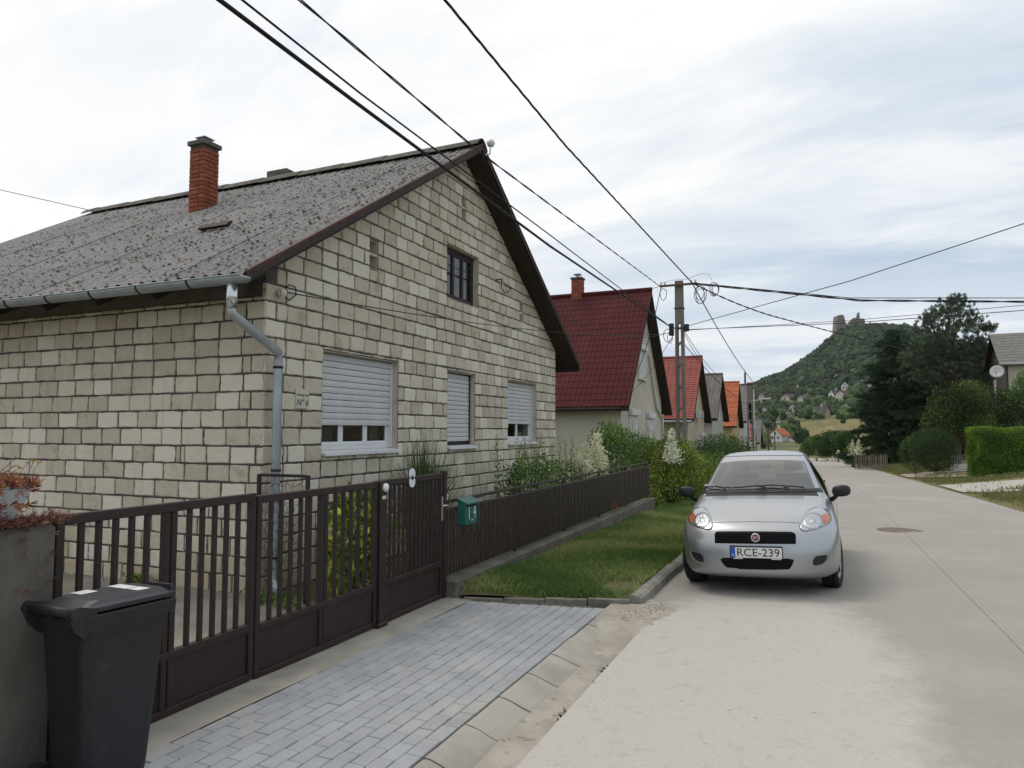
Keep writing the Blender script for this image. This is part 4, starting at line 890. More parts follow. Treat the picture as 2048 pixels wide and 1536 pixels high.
# rim: drops a little towards the front
def rim(z, hx, y0, y1, tilt): return [(p[0], p[1], p[2] - tilt * (p[1] - by - y0)) for p in rsec(hx, y0, y1, z, 0.035)]
loft([rim(.835, .232, -.225, .285, .03), rim(.895, .236, -.225, .29, .03), rim(.90, .225, -.215, .28, .03)]).build('rim', m_bin, wb)
def lid(z, hx, y0, y1, t0, r=0.04): return [(p[0], p[1], p[2] + t0 * (p[1] - by)) for p in rsec(hx, y0, y1, z, r)]
loft([lid(.905, .222, -.235, .285, -.03), lid(.925, .226, -.24, .29, -.03), lid(.935, .20, -.21, .262, -.03), lid(.951, .175, -.15, .235, -.03), lid(.953, .15, -.12, .21, -.03)]).build('lid', m_binlid, wb)
MB().box((bx - .02, by + .258, bz + .922), (bx + .14, by + .275, bz + .952)).build('lid_grip', m_binlid, wb)
MB().tube([(bx - .14, by - .262, bz + .925), (bx + .14, by - .262, bz + .925)], 0.021, 12).build('handle_bar', m_bin, wb, smooth=True)
for sx in (-1, 1):
    MB().prism([(by - .285, bz + .945), (by - .24, bz + .95), (by - .15, bz + .925), (by - .17, bz + .86), (by - .215, bz + .80), (by - .262, bz + .845), (by - .288, bz + .90)], 0, bx + sx * .146 - .012, bx + sx * .146 + .012).build('handle_bracket', m_bin, wb)
    MB().lathe([(0.0, -.016), (.03, -.016), (.03, .016), (0, .016)], (bx + sx * .155, by - .262, bz + .925), ax=0, n=14).build('hinge_cap', m_bin, wb)
    MB().lathe([(0.02, -.02), (.095, -.024), (.10, 0), (.095, .024), (.02, .02)], (bx + sx * .155, by - .19, bz + .10), ax=0, n=20).build('wheel', m_bin, wb)
for x in (-.10, 0, .10): MB().tube([(bx + x, by - .262, bz + .90), (bx + x, by - .21, bz + .88)], .012, 6).build('handle_rib', m_bin, wb)
for (x0, y0, x1, y1) in ((-.13, -.09, -.05, .0), (.02, .10, .10, .17), (-.12, .10, .01, .17)):
    zz = lambda y_: bz + .9545 - .03 * y_
    MB().add([(bx + x0, by + y0, zz(y0)), (bx + x1, by + y0, zz(y0)), (bx + x1, by + y1, zz(y1)), (bx + x0, by + y1, zz(y1))], [(0, 1, 2, 3)]).build('paper_label', m_wpaint, wb)

# wavy wire trellis at the house corner
tl = thing('wire_trellis', (-4.98, 5.70, 0), 'narrow dark steel frame with wavy wire mesh at the house corner', 'trellis')
for x in (-5.27, -4.65): MB().cbox((x - .018, 5.68, 0.0), (x + .018, 5.716, 1.27), 0.003).build('post', m_steel, tl)
MB().cbox((-5.25, 5.683, 1.245), (-4.67, 5.713, 1.275), 0.003).build('top_rail', m_steel, tl)
for k in range(6):
    x = -5.17 + k * .085; MB().tube([(x + .014 * math.sin(z * 42), 5.70 + .010 * math.cos(z * 42), z) for z in np.linspace(.06, 1.245, 60)], .0028, 4).build('wavy_wire', m_steel, tl)
for k in range(12):
    z = .12 + k * .095; MB().tube([(x, 5.70 + .010 * math.cos(x * 42), z + .014 * math.sin(x * 42)) for x in np.linspace(-5.25, -4.67, 34)], .0028, 4).build('wavy_wire', m_steel, tl)
m_yard = mat('yard_concrete', (0.30, 0.275, 0.225), 0.92, (0.22, 0.20, 0.165), scale=1.4, detail=8, bump=0.4, bscale=40, col3=(0.16, 0.15, 0.12), scale3=5, lo3=0.6, hi3=0.7)
sheet('yard', np.linspace(-12, -3.66, 12), np.linspace(-2, 5.80, 14), lambda X, Y: gz(Y) + 0.006 + 0 * X, m_yard)
sheet('yard_paving', np.linspace(-4.35, -3.665, 3), np.linspace(2.2, 5.3, 4), lambda X, Y: gz(Y) + 0.012 + 0 * X, m_paver)
# ---------------------------------------------------------------- silver hatchback
CX, CY = -0.575, 7.70
car = thing('parked_car', (CX, CY, float(hz(CX, CY + .8)) - 0.0), 'silver hatchback parked half against the kerb facing down the road', 'car', rot=(R(-1.0), R(-2.35), R(0.3))); car.scale = (.962, 1, 1)
m_silver = mat('silver_paint', (0.40, 0.412, 0.43), 0.32, metal=0.82, coat=0.5, spec=0.5); m_silver.node_tree.nodes['Principled BSDF'].inputs['Coat Roughness'].default_value = 0.04
m_blk = mat('black_plastic', (0.014, 0.014, 0.016), 0.5, (0.02, 0.02, 0.022), scale=30, spec=0.4)
m_gblk = mat('gloss_black', (0.006, 0.006, 0.008), 0.12, spec=0.5)
m_rubber = mat('tyre_rubber', (0.016, 0.016, 0.017), 0.75, (0.024, 0.023, 0.022), scale=20, bump=0.3, bscale=120)
m_cglass = glass_mat('car_glass', (0.80, 0.90, 0.90), 0.30, 0.01, 2.5)
m_grille = mat('grille_black', (0.006, 0.006, 0.007), 0.6, spec=0.15)
m_seat = mat('seat_fabric', (0.03, 0.032, 0.036), 0.9, (0.045, 0.047, 0.05), scale=60)
m_reflector = mat('lamp_reflector', (0.60, 0.61, 0.62), 0.14, metal=0.95, bump=0.5, bscale=30, bdist=0.02)
m_lens = glass_mat('lamp_lens', (0.95, 0.97, 0.98), 0.04, 0.02, 1.3)
m_amber = mat('amber_lens', (0.65, 0.16, 0.025), 0.25, (0.5, 0.10, 0.02), scale=60, spec=0.5)
m_redlens = mat('red_lens', (0.35, 0.01, 0.012), 0.2, spec=0.5)
C_ = {}
T5 = [[(0, .14, .19), (.30, .15, .19), (.53, .20, .19), (.64, .27, .195), (.70, .33, .20), (.775, .50, .22)],
 [(0, .030, .215), (.30, .040, .215), (.54, .095, .215), (.66, .17, .217), (.725, .25, .22), (.80, .50, .23)],
 [(0, .005, .30), (.32, .018, .30), (.57, .075, .30), (.695, .16, .305), (.765, .25, .31), (.828, .50, .33)],
 [(0, .0, .42), (.32, .012, .42), (.58, .07, .42), (.71, .155, .425), (.785, .25, .43), (.84, .50, .45)],
 [(0, .012, .53), (.32, .024, .53), (.58, .08, .53), (.715, .17, .535), (.79, .27, .54), (.845, .51, .56)],
 [(0, .045, .635), (.32, .057, .635), (.575, .12, .64), (.71, .22, .648), (.785, .33, .655), (.845, .56, .66)],
 [(0, .095, .705), (.31, .11, .705), (.555, .18, .712), (.69, .30, .722), (.765, .42, .728), (.84, .64, .725)],
 [(0, .24, .785), (.31, .255, .788), (.55, .32, .797), (.68, .43, .803), (.755, .54, .800), (.835, .78, .77)],
 [(0, .50, .868), (.31, .512, .871), (.56, .555, .872), (.68, .64, .868), (.748, .73, .858), (.83, .95, .81)],
 [(0, .80, .938), (.31, .812, .938), (.57, .85, .932), (.68, .92, .920), (.745, .99, .903), (.83, 1.12, .845)],
 [(0, 1.0, .975), (.31, 1.015, .973), (.57, 1.075, .965), (.665, 1.13, .957), (.72, 1.20, .942), (.828, 1.28, .872)],
 [(0, 1.09, 1.025), (.31, 1.105, 1.022), (.565, 1.165, 1.012), (.65, 1.215, 1.003), (.697, 1.28, .990), (.824, 1.40, .890)],
 [(0, 1.42, 1.222), (.29, 1.435, 1.219), (.505, 1.485, 1.205), (.58, 1.525, 1.195), (.622, 1.575, 1.178), (.82, 1.62, .905)],
 [(0, 1.75, 1.388), (.27, 1.765, 1.384), (.455, 1.80, 1.370), (.525, 1.835, 1.355), (.568, 1.88, 1.330), (.818, 1.90, .920)],
 [(0, 2.02, 1.458), (.27, 2.03, 1.454), (.45, 2.05, 1.440), (.515, 2.07, 1.420), (.55, 2.10, 1.390), (.818, 2.15, .935)],
 [(0, 2.45, 1.488), (.27, 2.45, 1.484), (.45, 2.46, 1.468), (.515, 2.47, 1.446), (.55, 2.48, 1.412), (.818, 2.48, .950)],
 [(0, 2.90, 1.472), (.27, 2.90, 1.468), (.45, 2.90, 1.450), (.51, 2.90, 1.430), (.545, 2.90, 1.398), (.815, 2.90, .970)],
 [(0, 3.38, 1.412), (.27, 3.38, 1.408), (.44, 3.37, 1.390), (.50, 3.36, 1.370), (.535, 3.35, 1.340), (.80, 3.35, .990)],
 [(0, 3.62, 1.362), (.27, 3.62, 1.357), (.43, 3.60, 1.338), (.49, 3.58, 1.320), (.522, 3.55, 1.288), (.77, 3.62, .98)],
 [(0, 3.86, 1.0), (.27, 3.85, 1.0), (.46, 3.82, 1.0), (.55, 3.79, .99), (.60, 3.76, .98), (.74, 3.72, .90)],
 [(0, 3.93, .80), (.27, 3.92, .80), (.50, 3.89, .80), (.60, 3.85, .795), (.66, 3.82, .79), (.76, 3.72, .75)],
 [(0, 4.02, .58), (.30, 4.01, .58), (.55, 3.96, .58), (.66, 3.90, .58), (.72, 3.86, .58), (.80, 3.70, .58)],
 [(0, 4.03, .40), (.30, 4.02, .40), (.55, 3.97, .40), (.66, 3.92, .40), (.73, 3.87, .40), (.80, 3.69, .40)],
 [(0, 3.95, .25), (.30, 3.95, .25), (.55, 3.90, .25), (.64, 3.85, .25), (.70, 3.80, .25), (.77, 3.69, .25)]]
SIDE = {5: [(.842, .60, .545)], 6: [(.845, .70, .608)], 7: [(.846, .82, .638)], 8: [(.846, .96, .618)], 9: [(.845, 1.09, .530)],
        10: [(.843, 1.19, .62), (.838, 1.175, .38), (.79, 1.17, .21)], 17: [(.83, 3.35, .640)], 18: [(.815, 3.60, .53)]}
for r_, y_ in ((11, 1.42), (12, 1.63), (13, 1.90), (14, 2.15), (15, 2.48), (16, 2.96)): SIDE[r_] = [(.848, y_, .64), (.838, y_, .38), (.79, y_, .21)]
PARTS = ['front_bumper', 'hood', 'windscreen', 'roof', 'side_window', 'body_side', 'tailgate', 'rear_window', 'cowl', 'fender', 'rear_bumper']
def part_of(i, j):
    if i < 5: return 'front_bumper'
    if i < 10: return 'hood' if j < 4 and i >= 6 else 'fender' if i >= 6 or j >= 4 else 'front_bumper'
    if i == 10: return 'cowl' if j < 3 else 'fender'
    if i in (11, 12): return 'windscreen' if j < 3 else 'roof' if j == 3 else 'side_window'
    if i < 18: return 'side_window' if j == 4 and i < 17 else 'body_side' if j == 4 else 'roof'
    if i == 18: return 'rear_window' if j < 3 else 'tailgate'
    return 'tailgate' if i < 20 else 'rear_bumper'
bm = bmesh.new(); cachev = {}
def V_(p, s):
    key = (round(p[0] * s, 4), p[1], p[2]) if p[0] else (0, p[1], p[2])
    if key not in cachev: cachev[key] = bm.verts.new((p[0] * s, p[1], p[2]))
    return cachev[key]
def face(ps, s, part):
    vs = []
    for p in ps:
        v = V_(p, s)
        if v not in vs: vs.append(v)
    if len(vs) < 3: return
    try: f = bm.faces.new(vs if s > 0 else vs[::-1]); f.material_index = PARTS.index(part); f.smooth = True
    except ValueError: pass
for s in (1, -1):
    for i in range(len(T5) - 1):
        for j in range(5): face([T5[i][j], T5[i][j + 1], T5[i + 1][j + 1], T5[i + 1][j]], s, part_of(i, j))
    face([T5[4][5], SIDE[5][0], T5[5][5]], s, 'fender')
    for i in range(5, 10): face([T5[i][5], SIDE[i][0], SIDE[i + 1][0], T5[i + 1][5]], s, 'fender')
    face([SIDE[9][0], SIDE[10][1], SIDE[10][0]], s, 'fender')
    for i in range(10, 16):
        face([T5[i][5], SIDE[i][0], SIDE[i + 1][0], T5[i + 1][5]], s, 'body_side')
        for q in (0, 1): face([SIDE[i][q], SIDE[i][q + 1], SIDE[i + 1][q + 1], SIDE[i + 1][q]], s, 'body_side')
    face([T5[16][5], SIDE[16][0], SIDE[17][0], T5[17][5]], s, 'body_side'); face([SIDE[16][0], SIDE[16][1], SIDE[17][0]], s, 'body_side')
    face([T5[17][5], SIDE[17][0], SIDE[18][0], T5[18][5]], s, 'body_side'); face([T5[18][5], SIDE[18][0], T5[20][5], T5[19][5]], s, 'body_side'); face([SIDE[18][0], T5[21][5], T5[20][5]], s, 'body_side')
bmesh.ops.recalc_face_normals(bm, faces=bm.faces)
ctrl = bpy.data.meshes.new('shell'); bm.to_mesh(ctrl); bm.free()
tmp = bpy.data.objects.new('shell', ctrl); COL.objects.link(tmp); md = tmp.modifiers.new('s', 'SUBSURF'); md.levels = 3; md.render_levels = 3
for n_ in PARTS: ctrl.materials.append(m_silver)
dg = bpy.context.evaluated_depsgraph_get(); dg.update(); shell = bpy.data.meshes.new_from_object(tmp.evaluated_get(dg)); bpy.data.objects.remove(tmp)
sv = [v.co.copy() for v in shell.vertices]; sn = [v.normal.copy() for v in shell.vertices]; sf = [tuple(p.vertices) for p in shell.polygons]; sp = [p.material_index for p in shell.polygons]
tree = BVHTree.FromPolygons(sv, sf)
bpy.context.view_layer.update(); CM = car.matrix_world.copy(); CMI = CM.inverted()
pm_ = {'windscreen': m_cglass, 'side_window': m_cglass, 'rear_window': m_cglass, 'cowl': m_blk}
objs = {}
for k, nme in enumerate(PARTS):
    groups = [None]
    if nme in ('side_window', 'body_side', 'fender'): groups = [1, -1]
    for g_ in groups:
        use = {}; V = []; F = []; Nn = []
        for f_, p_ in zip(sf, sp):
            if p_ != k: continue
            cxm = sum(sv[i].x for i in f_)
            if g_ and (cxm > 0) != (g_ > 0): continue
            q = []
            for i in f_:
                if i not in use: use[i] = len(V); V.append(sv[i]); Nn.append(sn[i])
                q.append(use[i])
            F.append(q)
        me = bpy.data.meshes.new(nme); me.from_pydata(V, [], F); me.polygons.foreach_set('use_smooth', [True] * len(F)); me.materials.append(pm_.get(nme, m_silver))
        me.normals_split_custom_set_from_vertices(Nn); me.update(); objs[(nme, g_)] = link(nme, me, car)
# front details: outlines read on the photograph, laid on the body surface
z6 = lambda x, y: (1320 + x / 4.655, 860 + y / 4.655)
def hit(px, py):
    o = CMI @ Vector(EYE); d = (CMI.to_3x3() @ Vector(ray(px, py))).normalized(); h = tree.ray_cast(o, d); return h[0], h[1]
def patch(name, outline, m, off, par, rings=(0.0, .35, .7, .9, 1.0), mirror=False, smooth=True, dome=0.0):
    n = len(outline); cx_ = sum(p[0] for p in outline) / n; cy_ = sum(p[1] for p in outline) / n; vs = []; fs = []
    def pt(x, y, s):
        h, nn = hit(x, y)
        if h is None: h, nn, _, _ = tree.find_nearest(CMI @ Vector(onD(x, y, 7.5)))
        if nn.y > 0: nn = -nn
        return h + nn * (off + dome * (1 - s * s))
    vs.append(pt(cx_, cy_, 0))
    for s in rings[1:]:
        for p in outline: vs.append(pt(cx_ + s * (p[0] - cx_), cy_ + s * (p[1] - cy_), s))
    k = len(rings) - 1
    for i in range(n): fs.append((0, 1 + i, 1 + (i + 1) % n))
    for a in range(k - 1):
        for i in range(n): fs.append((1 + a * n + i, 1 + (a + 1) * n + i, 1 + (a + 1) * n + (i + 1) % n, 1 + a * n + (i + 1) % n))
    # rim back to the surface
    b0 = len(vs); last = vs[1 + (k - 1) * n:1 + k * n]
    for p in last:
        h, nn, _, _ = tree.find_nearest(p); vs.append(h + (h - p) * 0.3)
    for i in range(n): fs.append((1 + (k - 1) * n + i, b0 + i, b0 + (i + 1) % n, 1 + (k - 1) * n + (i + 1) % n))
    if mirror: vs = [Vector((-v.x, v.y, v.z)) for v in vs]
    m_ = MB(); m_.add(vs, fs); return m_.build(name, m, par, local=True, smooth=smooth)
def smooth_outline(pts, it=2):
    for _ in range(it):
        q = []
        for i in range(len(pts)):
            a, b = pts[i], pts[(i + 1) % len(pts)]; q += [(a[0] * .75 + b[0] * .25, a[1] * .75 + b[1] * .25), (a[0] * .25 + b[0] * .75, a[1] * .25 + b[1] * .75)]
        pts = q
    return pts
def dense(pts, k=4):
    q = []
    for i in range(len(pts)):
        a, b = pts[i], pts[(i + 1) % len(pts)]
        for j in range(k): q.append((a[0] + (b[0] - a[0]) * j / k, a[1] + (b[1] - a[1]) * j / k))
    return q
lamp = smooth_outline([z6(*p) for p in ((1300, 910), (1312, 855), (1350, 790), (1400, 738), (1455, 720), (1525, 728), (1570, 765), (1590, 812), (1588, 855), (1545, 888), (1450, 922), (1370, 942), (1325, 940))])
grow = lambda o, k: [(sum(p[0] for p in o) / len(o) + (q[0] - sum(p[0] for p in o) / len(o)) * k, sum(p[1] for p in o) / len(o) + (q[1] - sum(p[1] for p in o) / len(o)) * k) for q in o]
bowl = [z6(1425 + 88 * math.cos(a), 850 + 74 * math.sin(a)) for a in np.linspace(0, 6.283, 25)[:-1]]
ind = smooth_outline([z6(*p) for p in ((1503, 800), (1535, 780), (1570, 782), (1585, 815), (1583, 848), (1555, 868), (1525, 880), (1515, 840))])
bulb = [z6(1420 + 30 * math.cos(a), 850 + 26 * math.sin(a)) for a in np.linspace(0, 6.283, 17)[:-1]]
for mir in (False, True):
    patch('headlight_seal', grow(lamp, 1.035), m_gblk, 0.0015, car, mirror=mir)
    hl = patch('headlight', lamp, mat('lamp_housing', (0.52, 0.53, 0.54), 0.28, metal=0.8) if not mir else bpy.data.materials['lamp_housing'], 0.003, car, mirror=mir)
    patch('lamp_ring', grow(bowl, 1.1), m_silver, 0.0045, hl, mirror=mir); patch('lamp_bowl', bowl, m_reflector, 0.006, hl, mirror=mir, rings=(0, .2, .4, .6, .8, 1.0)); patch('bulb', bulb, m_reflector, 0.0085, hl, mirror=mir, dome=0.006)
    patch('indicator', ind, m_amber, 0.006, hl, mirror=mir)
    patch('lens', lamp, m_lens, 0.011, hl, mirror=mir, dome=0.004)
grille = dense([z6(*p) for p in ((508, 975), (520, 950), (545, 944), (875, 944), (1215, 948), (1250, 958), (1265, 985), (1265, 1062), (875, 1060), (512, 1054))], 5)
gr = patch('grille', grille, m_grille, 0.003, car, rings=(0, .25, .5, .75, 1.0))
def strip(name, pix, w, m, par, off=0.004, mirror=False):
    """thin ribbon along a line of pixels on the body"""
    vs = []; fs = []; P_ = []
    for p in pix:
        h, nn = hit(*p)
        if h is None: continue
        if nn.y > 0 and nn.z < 0.2: nn = -nn
        P_.append((h, nn))
    for i, (h, nn) in enumerate(P_):
        d = (P_[min(i + 1, len(P_) - 1)][0] - P_[max(i - 1, 0)][0]); sd_ = d.cross(nn)
        if sd_.length < 1e-6: sd_ = Vector((1, 0, 0))
        sd_.normalize(); vs += [h + nn * off + sd_ * w / 2, h + nn * off - sd_ * w / 2, h - nn * 0.004 - sd_ * w / 2, h - nn * 0.004 + sd_ * w / 2]
    for i in range(len(P_) - 1):
        for q in range(4): fs.append((i * 4 + q, i * 4 + (q + 1) % 4, (i + 1) * 4 + (q + 1) % 4, (i + 1) * 4 + q))
    if mirror: vs = [Vector((-v.x, v.y, v.z)) for v in vs]
    return MB().add(vs, fs).build(name, m, par, local=True)
def line(pts, k=12):
    q = []
    for i in range(len(pts) - 1):
        for j in range(k): q.append((pts[i][0] + (pts[i + 1][0] - pts[i][0]) * j / k, pts[i][1] + (pts[i + 1][1] - pts[i][1]) * j / k))
    return q + [pts[-1]]
for yy in (968, 985, 1002, 1019, 1036): strip('grille_bar', line([z6(520, yy), z6(875, yy + 2), z6(1258, yy + 4)], 16), 0.010, m_grille, gr, 0.012)
low = dense(smooth_outline([z6(*p) for p in ((553, 1187), (700, 1192), (875, 1194), (1060, 1194), (1248, 1198), (1240, 1240), (1215, 1285), (1190, 1302), (875, 1300), (640, 1290), (590, 1255))], 1), 2)
lg = patch('lower_intake', low, m_grille, 0.003, car)
for yy in (1222, 1250, 1276): strip('intake_bar', line([z6(600 + (yy - 1222) * .5, yy - 2), z6(875, yy), z6(1225 - (yy - 1222) * .5, yy + 3)], 14), 0.012, m_grille, lg, 0.010)
fog = smooth_outline([z6(*p) for p in ((1432, 1180), (1500, 1168), (1556, 1160), (1553, 1195), (1535, 1228), (1500, 1252), (1418, 1266))], 1)
for mir in (False, True):
    patch('fog_lamp_blank', dense(fog, 2), m_blk, 0.003, car, mirror=mir)
    strip('bumper_crease', line([z6(1570, 1158), z6(1568, 1195), z6(1545, 1238), z6(1500, 1268), z6(1415, 1288), z6(1250, 1302), z6(1080, 1306)]), 0.014, m_silver, car, 0.007, mirror=mir)
# shut lines
strip('hood_gap', line([z6(465, 866), z6(600, 858), z6(875, 853), z6(1150, 858), z6(1298, 866)], 10), 0.0045, m_gblk, car, 0.0015)
for mir in (False, True):
    strip('hood_gap', line([z6(1508, 722), z6(1516, 660), z6(1515, 600), z6(1508, 566)], 8), 0.0045, m_gblk, car, 0.0015, mirror=mir)
    strip('windscreen_seal', line([z6(1506, 560), z6(1450, 430), z6(1395, 310), z6(1345, 236)], 12), 0.045, m_gblk, car, 0.002, mirror=mir)
    strip('roof_gap', line([z6(1340, 232), z6(1318, 190), z6(1300, 163)], 10), 0.012, m_gblk, car, 0.003, mirror=mir)
strip('windscreen_header', line([z6(545, 252), z6(875, 238), z6(1335, 238)], 14), 0.03, m_gblk, car, 0.0018)
strip('windscreen_foot', line([z6(365, 578), z6(600, 574), z6(875, 572), z6(1200, 566), z6(1500, 560)], 14), 0.06, m_blk, car, 0.006)
# wipers
def rod(name, pix, r, off, m, par):
    P_ = []
    for p in pix:
        h, nn = hit(*p)
        if h is not None: P_.append(h + Vector((0, -.5, .86)) * off)
    return MB().tube(P_, r, 6).build(name, m, par, local=True)
for (nm, pts) in (('wiper', [(395, 545), (520, 540), (665, 552)]), ('wiper', [(670, 552), (900, 535), (1060, 527), (1345, 548)])):
    w_ = rod(nm, line([z6(*p) for p in pts], 5), 0.008, 0.022, m_blk, car)
    rod('wiper_arm', line([z6(pts[1][0], pts[1][1] + 2), z6(pts[1][0] + 90, pts[1][1] + 22)], 4), 0.010, 0.03, m_blk, w_)
rod('short_black_rod', line([z6(1150, 545), z6(1200, 552)], 3), 0.008, .02, m_blk, car)  # short black rod low on the windscreen
# number plate
hc, nc = hit(*z6(888, 1135)); hc = hc + Vector((0, -0.02, 0)); PW = 0.535
m_white = mat('plate_white', (0.72, 0.72, 0.70), 0.4); m_euro = mat('plate_blue', (0.02, 0.10, 0.46), 0.4); m_txt = mat('plate_black', (0.012, 0.012, 0.02), 0.4)
pl_ = MB().cbox((-PW / 2, -0.008, -0.068), (PW / 2, 0.012, 0.068), 0.006).mesh('number_plate'); pl_.materials.append(m_gblk); npo = link('number_plate', pl_, car, (0.005, hc.y, hc.z - 0.004), (R(4), 0, 0))
MB().box((-.258, -.0105, -.053), (.258, -.0085, .053)).build('plate_face', m_white, npo, local=True); MB().box((-.2575, -.0118, -.0525), (-.212, -.0108, .0525)).build('plate_band', m_euro, npo, local=True)
me = text_mesh('RCE-239', 0.112, 0.0006); me.materials.append(m_txt); xs_ = [v.co.x for v in me.vertices]; k = 0.425 / (max(xs_) - min(xs_)); mx = (max(xs_) + min(xs_)) / 2
for v in me.vertices: v.co.x = (v.co.x - mx) * k
link('lettering', me, npo, (0.022, -.0118, -.002), (R(90), 0, 0))
me = text_mesh('H', 0.036, 0.0006); me.materials.append(m_white); link('lettering', me, npo, (-.235, -.0128, -.026), (R(90), 0, 0))
MB().box((-.235, -.0095, -.0660), (-.14, -.0088, -.0575)).box((.15, -.0095, -.0660), (.245, -.0088, -.0575)).build('plate_trim', m_white, npo, local=True)
# badge
hb, nb = hit(*z6(875, 1002)); m_badge = mat('badge_red', (0.17, 0.012, 0.03), 0.25, coat=0.6)
bd = MB().lathe([(0.0, -0.008), (0.036, -0.008), (0.041, -0.010), (0.046, -0.006), (0.047, 0.004)], (0, 0, 0), ax=1, n=28).mesh('badge', smooth=True); bd.materials.append(m_chrome); bo = link('badge', bd, car, (0.004, hb.y - 0.012, hb.z), (R(-8), 0, 0))
MB().lathe([(0.0, -0.0105), (0.034, -0.0105), (0.035, -0.006)], (0, 0, 0), ax=1, n=24).build('badge_face', m_badge, bo, local=True)
me = text_mesh('FIAT', 0.030, 0.001); me.materials.append(m_chrome)
for v in me.vertices: v.co.x *= 0.80; v.co.y *= 1.25
link('lettering', me, bo, (0, -.0125, 0), (R(90), 0, 0))
# mirrors
for s in (1, -1):
    m_ = MB(); vs = []; fs = []; nu, nv = 12, 9
    for a in range(nv + 1):
        t = math.pi * a / nv
        for b in range(nu):
            p = 2 * math.pi * b / nu; ce = lambda v_, e_: math.copysign(abs(v_) ** e_, v_)
            y_ = .055 * ce(math.cos(t), .8); rr = ce(math.sin(t), .7); x_ = .115 * rr * ce(math.cos(p), .75); z_ = .068 * rr * ce(math.sin(p), .75)
            vs.append((s * (.915 + x_ * .92), 1.36 + y_ - .03 * (1 - abs(x_) / .12), 1.005 + z_ + .05 * x_ * 1.0 - .12 * x_ * x_))
    for a in range(nv):
        for b in range(nu): fs.append((a * nu + b, a * nu + (b + 1) % nu, (a + 1) * nu + (b + 1) % nu, (a + 1) * nu + b))
    mo = m_.add(vs, fs).build('wing_mirror', m_blk, car, local=True, smooth=True)
    MB().tube([(s * .80, 1.40, .90), (s * .84, 1.37, .93), (s * .88, 1.36, .975)], [.03, .026, .03], 8).build('mirror_stalk', m_blk, mo, local=True, smooth=True)
# wheels (front pair turned)
tp = [(.19, -.075), (.235, -.088), (.275, -.09), (.293, -.082), (.302, -.066), (.302, -.032), (.296, -.030), (.296, -.024), (.303, -.022), (.304, -.004), (.297, -.003), (.297, .003), (.304, .004), (.303, .022), (.296, .024), (.296, .030), (.302, .032), (.302, .066), (.293, .082), (.275, .09), (.235, .088), (.19, .075)]
tyre = MB().lathe(tp, ax=0, n=48).mesh('wheel', smooth=True); tyre.materials.append(m_rubber)
rp = [(0.0, .072), (.03, .076), (.05, .07), (.15, .058), (.185, .070), (.197, .078), (.205, .07), (.205, -.05), (.0, -.05)]
rim_ = MB().lathe(rp, ax=0, n=32); hubm = rim_.mesh('rim', smooth=False); hubm.materials.append(mat('wheel_trim', (0.42, 0.43, 0.44), 0.4, metal=0.5))
for (sx, wy, st) in ((1, .845, -9), (-1, .845, -9), (1, 3.355, 0), (-1, 3.355, 0)):
    w_ = link('wheel', tyre, car, (sx * .742, wy, .302), (0, 0, R(st) + (0 if sx > 0 else math.pi)))
    h_ = link('rim', hubm, w_, (0, 0, 0))
    for k in range(7): a = k * 2 * math.pi / 7; MB().cbox((.066, -.014, .07), (.078, .014, .16), .004).build('spoke_slot', m_blk, h_, local=True).rotation_euler = (a, 0, 0)
# cabin and floor
MB().cbox((-.70, .40, .20), (.70, 3.75, .30), .02).build('under_light_block', m_blk, car, local=True)  # dark box added under the car to block light and deepen its shadow
MB().cbox((-.60, .45, .30), (.60, 1.1, .66), .02).build('engine_block', m_blk, car, local=True)
m_ = MB()
for sx in (-1, 1): m_.prism([(.40, .24), (1.30, .24), (1.30, .70), (.40, .64)], 0, min(sx * .60, sx * .62), max(sx * .60, sx * .62))
m_.build('arch_liner', m_blk, car, local=True)
MB().prism([(1.12, .70), (1.12, .965), (1.30, .985), (1.62, .93), (1.70, .86), (1.70, .60)], 0, -.66, .66).build('dashboard', m_blk, car, local=True)
MB().cbox((-.72, 1.2, .30), (.72, 3.4, .36), .02).build('cabin_floor', m_seat, car, local=True)
for sx in (-.36, .36):
    st_ = MB().prism([(2.02, .42), (2.02, .56), (2.50, .54), (2.55, .62), (2.72, 1.16), (2.82, 1.16), (2.70, .50), (2.62, .42)], 0, sx - .24, sx + .24).build('seat', m_seat, car, local=True)
    MB().cbox((sx - .13, 2.69, 1.20), (sx + .13, 2.79, 1.37), .035).build('headrest', m_seat, st_, local=True)
    MB().tube([(sx, 2.75, 1.14), (sx, 2.75, 1.24)], .012, 6).build('headrest_post', m_chrome, st_, local=True)
MB().prism([(2.95, .42), (2.95, .62), (3.25, .62), (3.40, 1.05), (3.50, 1.05), (3.42, .42)], 0, -.62, .62).build('rear_bench', m_seat, car, local=True)
sw = MB().tube([(.36 + .185 * math.cos(a), 1.80 + .185 * math.sin(a) * .42, .955 + .185 * math.sin(a) * .90) for a in np.linspace(0, 6.2832, 33)], .014, 8, cap=False).build('steering_wheel', m_blk, car, local=True, smooth=True)
MB().tube([(.36, 1.80, .955), (.36, 1.72, .93)], [.06, .05], 10).build('steering_hub', m_blk, sw, local=True)
MB().cbox((-.115, 1.66, 1.27), (.115, 1.69, 1.335), .012).build('rear_view_mirror', m_blk, car, local=True)
MB().tube([(0, 1.66, 1.26), (.0, 1.66, 1.13)], .003, 4).cbox((-.022, 1.652, 1.05), (.022, 1.668, 1.13), .006).build('hanging_charm', mat('red_charm', (0.35, 0.03, 0.03), 0.7), car, local=True)
hv, nv_ = hit(*z6(455, 517)); MB().cbox((hv.x - .06, hv.y + .02, hv.z - .012), (hv.x + .06, hv.y + .024, hv.z + .014), .002).build('vignette_sticker', m_white, car, local=True)
